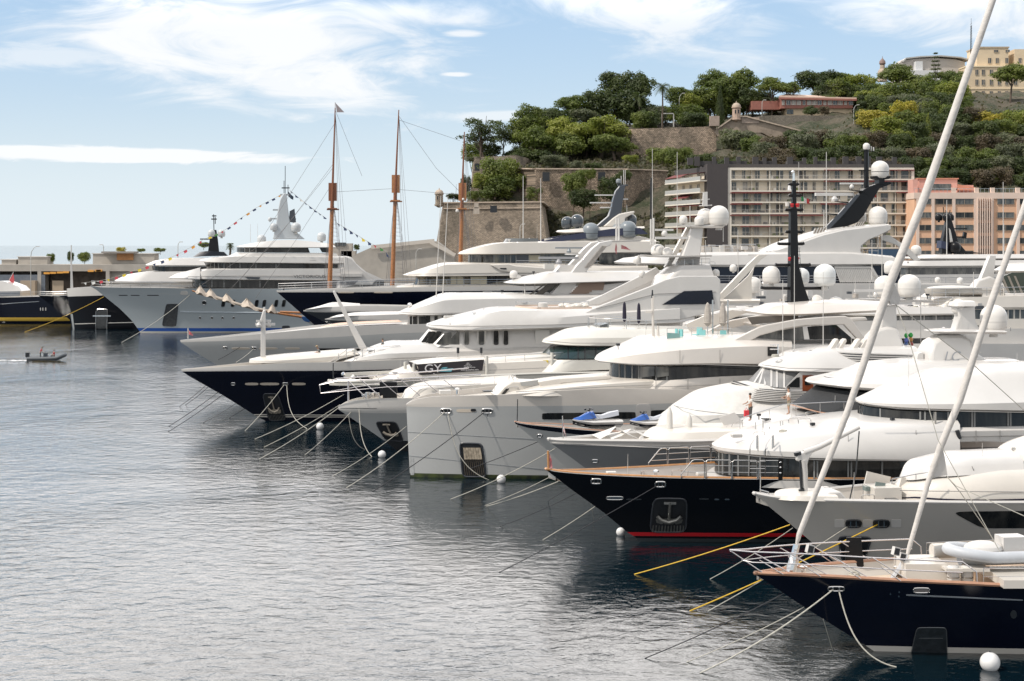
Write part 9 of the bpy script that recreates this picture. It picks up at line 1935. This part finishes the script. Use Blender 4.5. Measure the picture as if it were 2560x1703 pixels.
# ================================================================== dinghy with two people, buoys, ropes
def rib():
 g = PW(72, 902); d = g.y; root = thing('inflatable_boat', 'grey inflatable boat with outboard motor crossing the open water', 'inflatable boat', g); L = 5.6
 mb = MB(); pts = []
 for k in range(13): t = math.pi*k/12-math.pi/2; pts.append(g+Vector((L-1.1+1.1*math.cos(t), .85*math.sin(t), .45+.45*max(0, math.cos(t)))))
 pts = [g+Vector((0, -.85, .35)), g+Vector((L*.5, -.85, .38))]+pts+[g+Vector((L*.5, .85, .38)), g+Vector((0, .85, .35))]; mb.tube(pts, .28, 12); mb.build('inflatable_tube', mat('dark_grey_rubber', (.10, .11, .12), .6), root, ang=60)
 mb = MB(); mb.box(g+Vector((2.3, 0, .22)), (4.6, 1.4, .3)); mb.build('hull', CHAR, root, ang=0); mb = MB(); mb.box(g+Vector((2.6, 0, .75)), (.5, .6, .9)); mb.build('console', CHAR, root, ang=0)
 mb = MB(); mb.box(g+Vector((-.2, 0, .9)), (.55, .45, .75)); mb.box(g+Vector((-.2, 0, .35)), (.25, .2, .9)); mb.build('outboard_motor', DARK, root, ang=0)
 person('person in red jacket standing at the helm of the inflatable boat', g+Vector((1.75, .1, .37)), 10, 'lean', mat('red_jacket', (.45, .03, .05), .7), CHAR)
 person('person in red jacket seated forward in the inflatable boat', g+Vector((3.9, 0, .35)), 175, 'sit', mat('red_jacket', (.45, .03, .05), .7), CHAR)
 mb = MB(); rnd = random.Random(3)
 for k in range(70): a = g+Vector((-rnd.random()**1.5*9-.3, rnd.uniform(-1, 1)*(.5+rnd.random()), .03)); mb.sphere(a, rnd.uniform(.05, .2), 6, 4, (2.6, 1, .25))
 tag(mb.build('boat_wake', mat('foam', (.7, .7, .7), .8), loc=g), 'white foam trail behind the inflatable boat', 'wake', kind='stuff')
rib()
def buoys():
 for x, y, r, lab in ((2475, 1655, 25, 'largest white mooring buoy beside the nearest hull'), (1552, 1330, 11.5, 'white mooring buoy at the stem of the black hull'), (1253, 1198, 11.5, 'white mooring buoy at the plumb bow anchor line'), (955, 1136, 10, 'white mooring buoy left of the plumb bow'), (800, 1066, 9.5, 'white mooring buoy under the navy hull')):
  Y = H*F/(y+r*.75-HY); c = Vector(((x-CX)*Y/F, Y, r*Y/F*.72)); rr = r*Y/F; mb = MB(); mb.sphere(c, rr, 22, 14); o = mb.build('mooring_buoy', mat('buoy_white', (.74, .73, .72), .45, var=.12, vscale=2), loc=c); tag(o, lab, 'buoy', 'white mooring buoys')
  q = MB(); q.lathe(c+Vector((0, 0, rr*.9)), [(rr*.12, 0), (rr*.12, rr*.2)], 8); e = q.build('lifting_eye', STEEL, o)
buoys()
def water_at(x, y): return PW(x, y)
def ropes():
 S = lambda b, x, y: b.skin(x, y, .03); U = lambda b, x, y, w=0: b.un(x, y, w); W_ = water_at
 L = [(S(KETCH, 2084, 1472), W_(1750, 1683), ROPEW, .05, .25, 'thick pale mooring line from the nearest navy hull down left to the water'),
   (U(KETCH, 2010, 1518), W_(1716, 1656), ROPEW, .03, .1, 'thin line from the nearest stem to the water'),
   (U(KETCH, 1960, 1484), W_(1612, 1646), ROPED, .035, .1, 'dark line ending in the water far left of the nearest stem'),
   (U(KETCH, 2058, 1548, 1.0), W_(2082, 1628), ROPEW, .025, .0, 'short slack line hanging from the nearest stem'),
   (S(BEIGE, 2193, 1311), W_(1724, 1528), ROPEY, .05, .1, 'long yellow mooring line from the beige hull passing behind the nearest bow'),
   (S(BEIGE, 2120, 1315), W_(1770, 1528), ROPEW, .035, .1, 'pale line running beside the lower yellow line'),
   (U(BEIGE, 1975, 1312), W_(1586, 1436), ROPEY, .05, .1, 'upper yellow mooring line reaching the water before the black hull'),
   (U(BEIGE, 1982, 1320), W_(1775, 1448), ROPEW, .035, .1, 'pale line from the beige stem to the water by the pulpit'),
   (U(BLACKY, 1400, 1202), W_(1216, 1266), ROPEW, .04, .1, 'lower of two pale lines from the black bow to the water'),
   (U(BLACKY, 1380, 1190), W_(1212, 1264), ROPEW, .03, .1, 'upper of two pale lines from the black bow to the water'),
   (U(BLACKY, 1440, 1234), W_(1250, 1316), ROPED, .03, .1, 'dark line from the black stem to the water, upper one'),
   (U(BLACKY, 1422, 1220), W_(1370, 1253), ROPED, .025, .0, 'short dark line close under the black bow'),
   (U(BLACKY, 1488, 1266), W_(1357, 1350), ROPEW, .04, .05, 'pale line from the lower black stem to the water'),
   (S(BLACKY, 1642, 1214), W_(1247, 1432), ROPED, .035, .1, 'long dark line crossing the black hull from its aft fairlead'),
   (U(BLACKY, 1478, 1260), W_(1484, 1298), ROPEW, .02, .0, 'thin line hanging from the middle of the black stem'),
   (S(PLUMB, 1112, 1030), W_(866, 1220), ROPEW, .045, .3, 'pale line from the forward fairlead of the plumb bow'),
   (U(PLUMB, 1016, 1066), W_(700, 1240) if False else W_(832, 1190), ROPEW, .04, .2, 'pale line from the plumb bow edge to the water'),
   (S(PLUMB, 1210, 1031), W_(930, 1230), ROPED, .05, .2, 'dark line from the aft fairlead of the plumb bow'),
   (S(PLUMB, 1219, 1033), W_(1221, 1190), ROPED, .05, .0, 'vertical dark line down the plumb bow hull'),
   (U(FIFTH, 1344, 1105), W_(1132, 1186), ROPED, .04, .1, 'dark line from the small navy banded bow to the water'),
   (U(FOURTH, 1392, 1119), W_(1127, 1248), ROPEW, .04, .2, 'pale line from the white and grey bow passing the buoy'),
   (U(SEVENTH, 846, 1020), W_(648, 1148), ROPEW, .045, .2, 'lower of two parallel pale lines left of the pulpit yacht'),
   (U(SEVENTH, 850, 1012), W_(660, 1118), ROPEW, .045, .15, 'upper of two parallel pale lines left of the pulpit yacht'),
   (U(SEVENTH, 905, 1000), W_(762, 1138), ROPEW, .04, .2, 'pale line from the pulpit foot to the water'),
   (U(BANNER, 862, 985), W_(637, 1098), ROPEW, .05, .2, 'pale line from the banner yacht crossing the navy hull'),
   (S(NINTH, 711, 961), W_(612, 1078), ROPEW, .05, .2, 'pale line from the navy hull fairlead to the water'),
   (U(NINTH, 516, 962), W_(449, 1016), ROPED, .035, .1, 'first dark line left of the navy bow'), (U(NINTH, 522, 966), W_(464, 1012), ROPED, .035, .1, 'second dark line left of the navy bow'),
   (U(NINTH, 546, 980), W_(422, 1066), ROPED, .045, .1, 'longest dark line left of the navy bow'), (U(NINTH, 558, 986), W_(420, 1080), ROPED, .045, .1, 'lowest dark line left of the navy bow'),
   (U(NINTH, 596, 1004), W_(508, 1057), ROPED, .035, .1, 'dark line under the navy stem'), (U(NINTH, 618, 1018), W_(574, 1045), ROPED, .035, .0, 'shortest dark line under the navy stem'),
   (S(GIANT, 474, 738), W_(304, 856), ROPEW, .08, .6, 'pale mooring line of the big grey yacht'), (U(GIANT, 260, 742), W_(62, 830), ROPEY, .07, .4, 'yellow mooring line of the black plumb bowed yacht'),
   (U(TENTH, 600, 868, 2), U(TENTH, 545, 900, 1), ROPED, .05, .05, 'short dark line at the grey bow'), (S(TENTH, 634, 872), U(NINTH, 590, 906, 0), ROPEW, .04, .1, 'thin pale line along the grey hull')]
 for a, b2, m, r, sag, lab in L: rope(a, b2, lab, m, r*.66, sag, group='mooring lines')
 for a, c, sag, lab in ((S(KETCH, 2097, 1475), W_(2241, 1668), 1.2, 'slack rope looping down the nearest navy hull'), (S(PLUMB, 1120, 1033), W_(1222, 1200), 1.6, 'slack rope looping down the plumb bow hull'), (U(SEVENTH, 897, 1004, .3), W_(930, 1142), 1.4, 'slack rope looping from the pulpit yacht'), (S(NINTH, 717, 962), W_(768, 1072), 1.2, 'slack rope looping down the long navy hull'), (U(SEVENTH, 872, 1040, .2), W_(912, 1124), 1.0, 'second slack rope from the pulpit yacht stem')):
  n = 16; pts = []
  for i in range(n+1):
   u = i/n; p = a.lerp(c, u); p.z = a.z+(c.z-a.z)*(1-(1-u)**1.7) if False else p.z-sag*4*u*(1-u)*.5; p.x += (c.x-a.x)*(-.18*math.sin(u*3.14)); p.z = max(p.z, .0); pts.append(p-Vector((0, .25*math.sin(u*3.14), 0)))
  mb = MB(); mb.tube(pts, .032, 6); tag(mb.build('mooring_line', ROPEW, loc=a), lab, 'mooring line', 'mooring lines')
ropes()
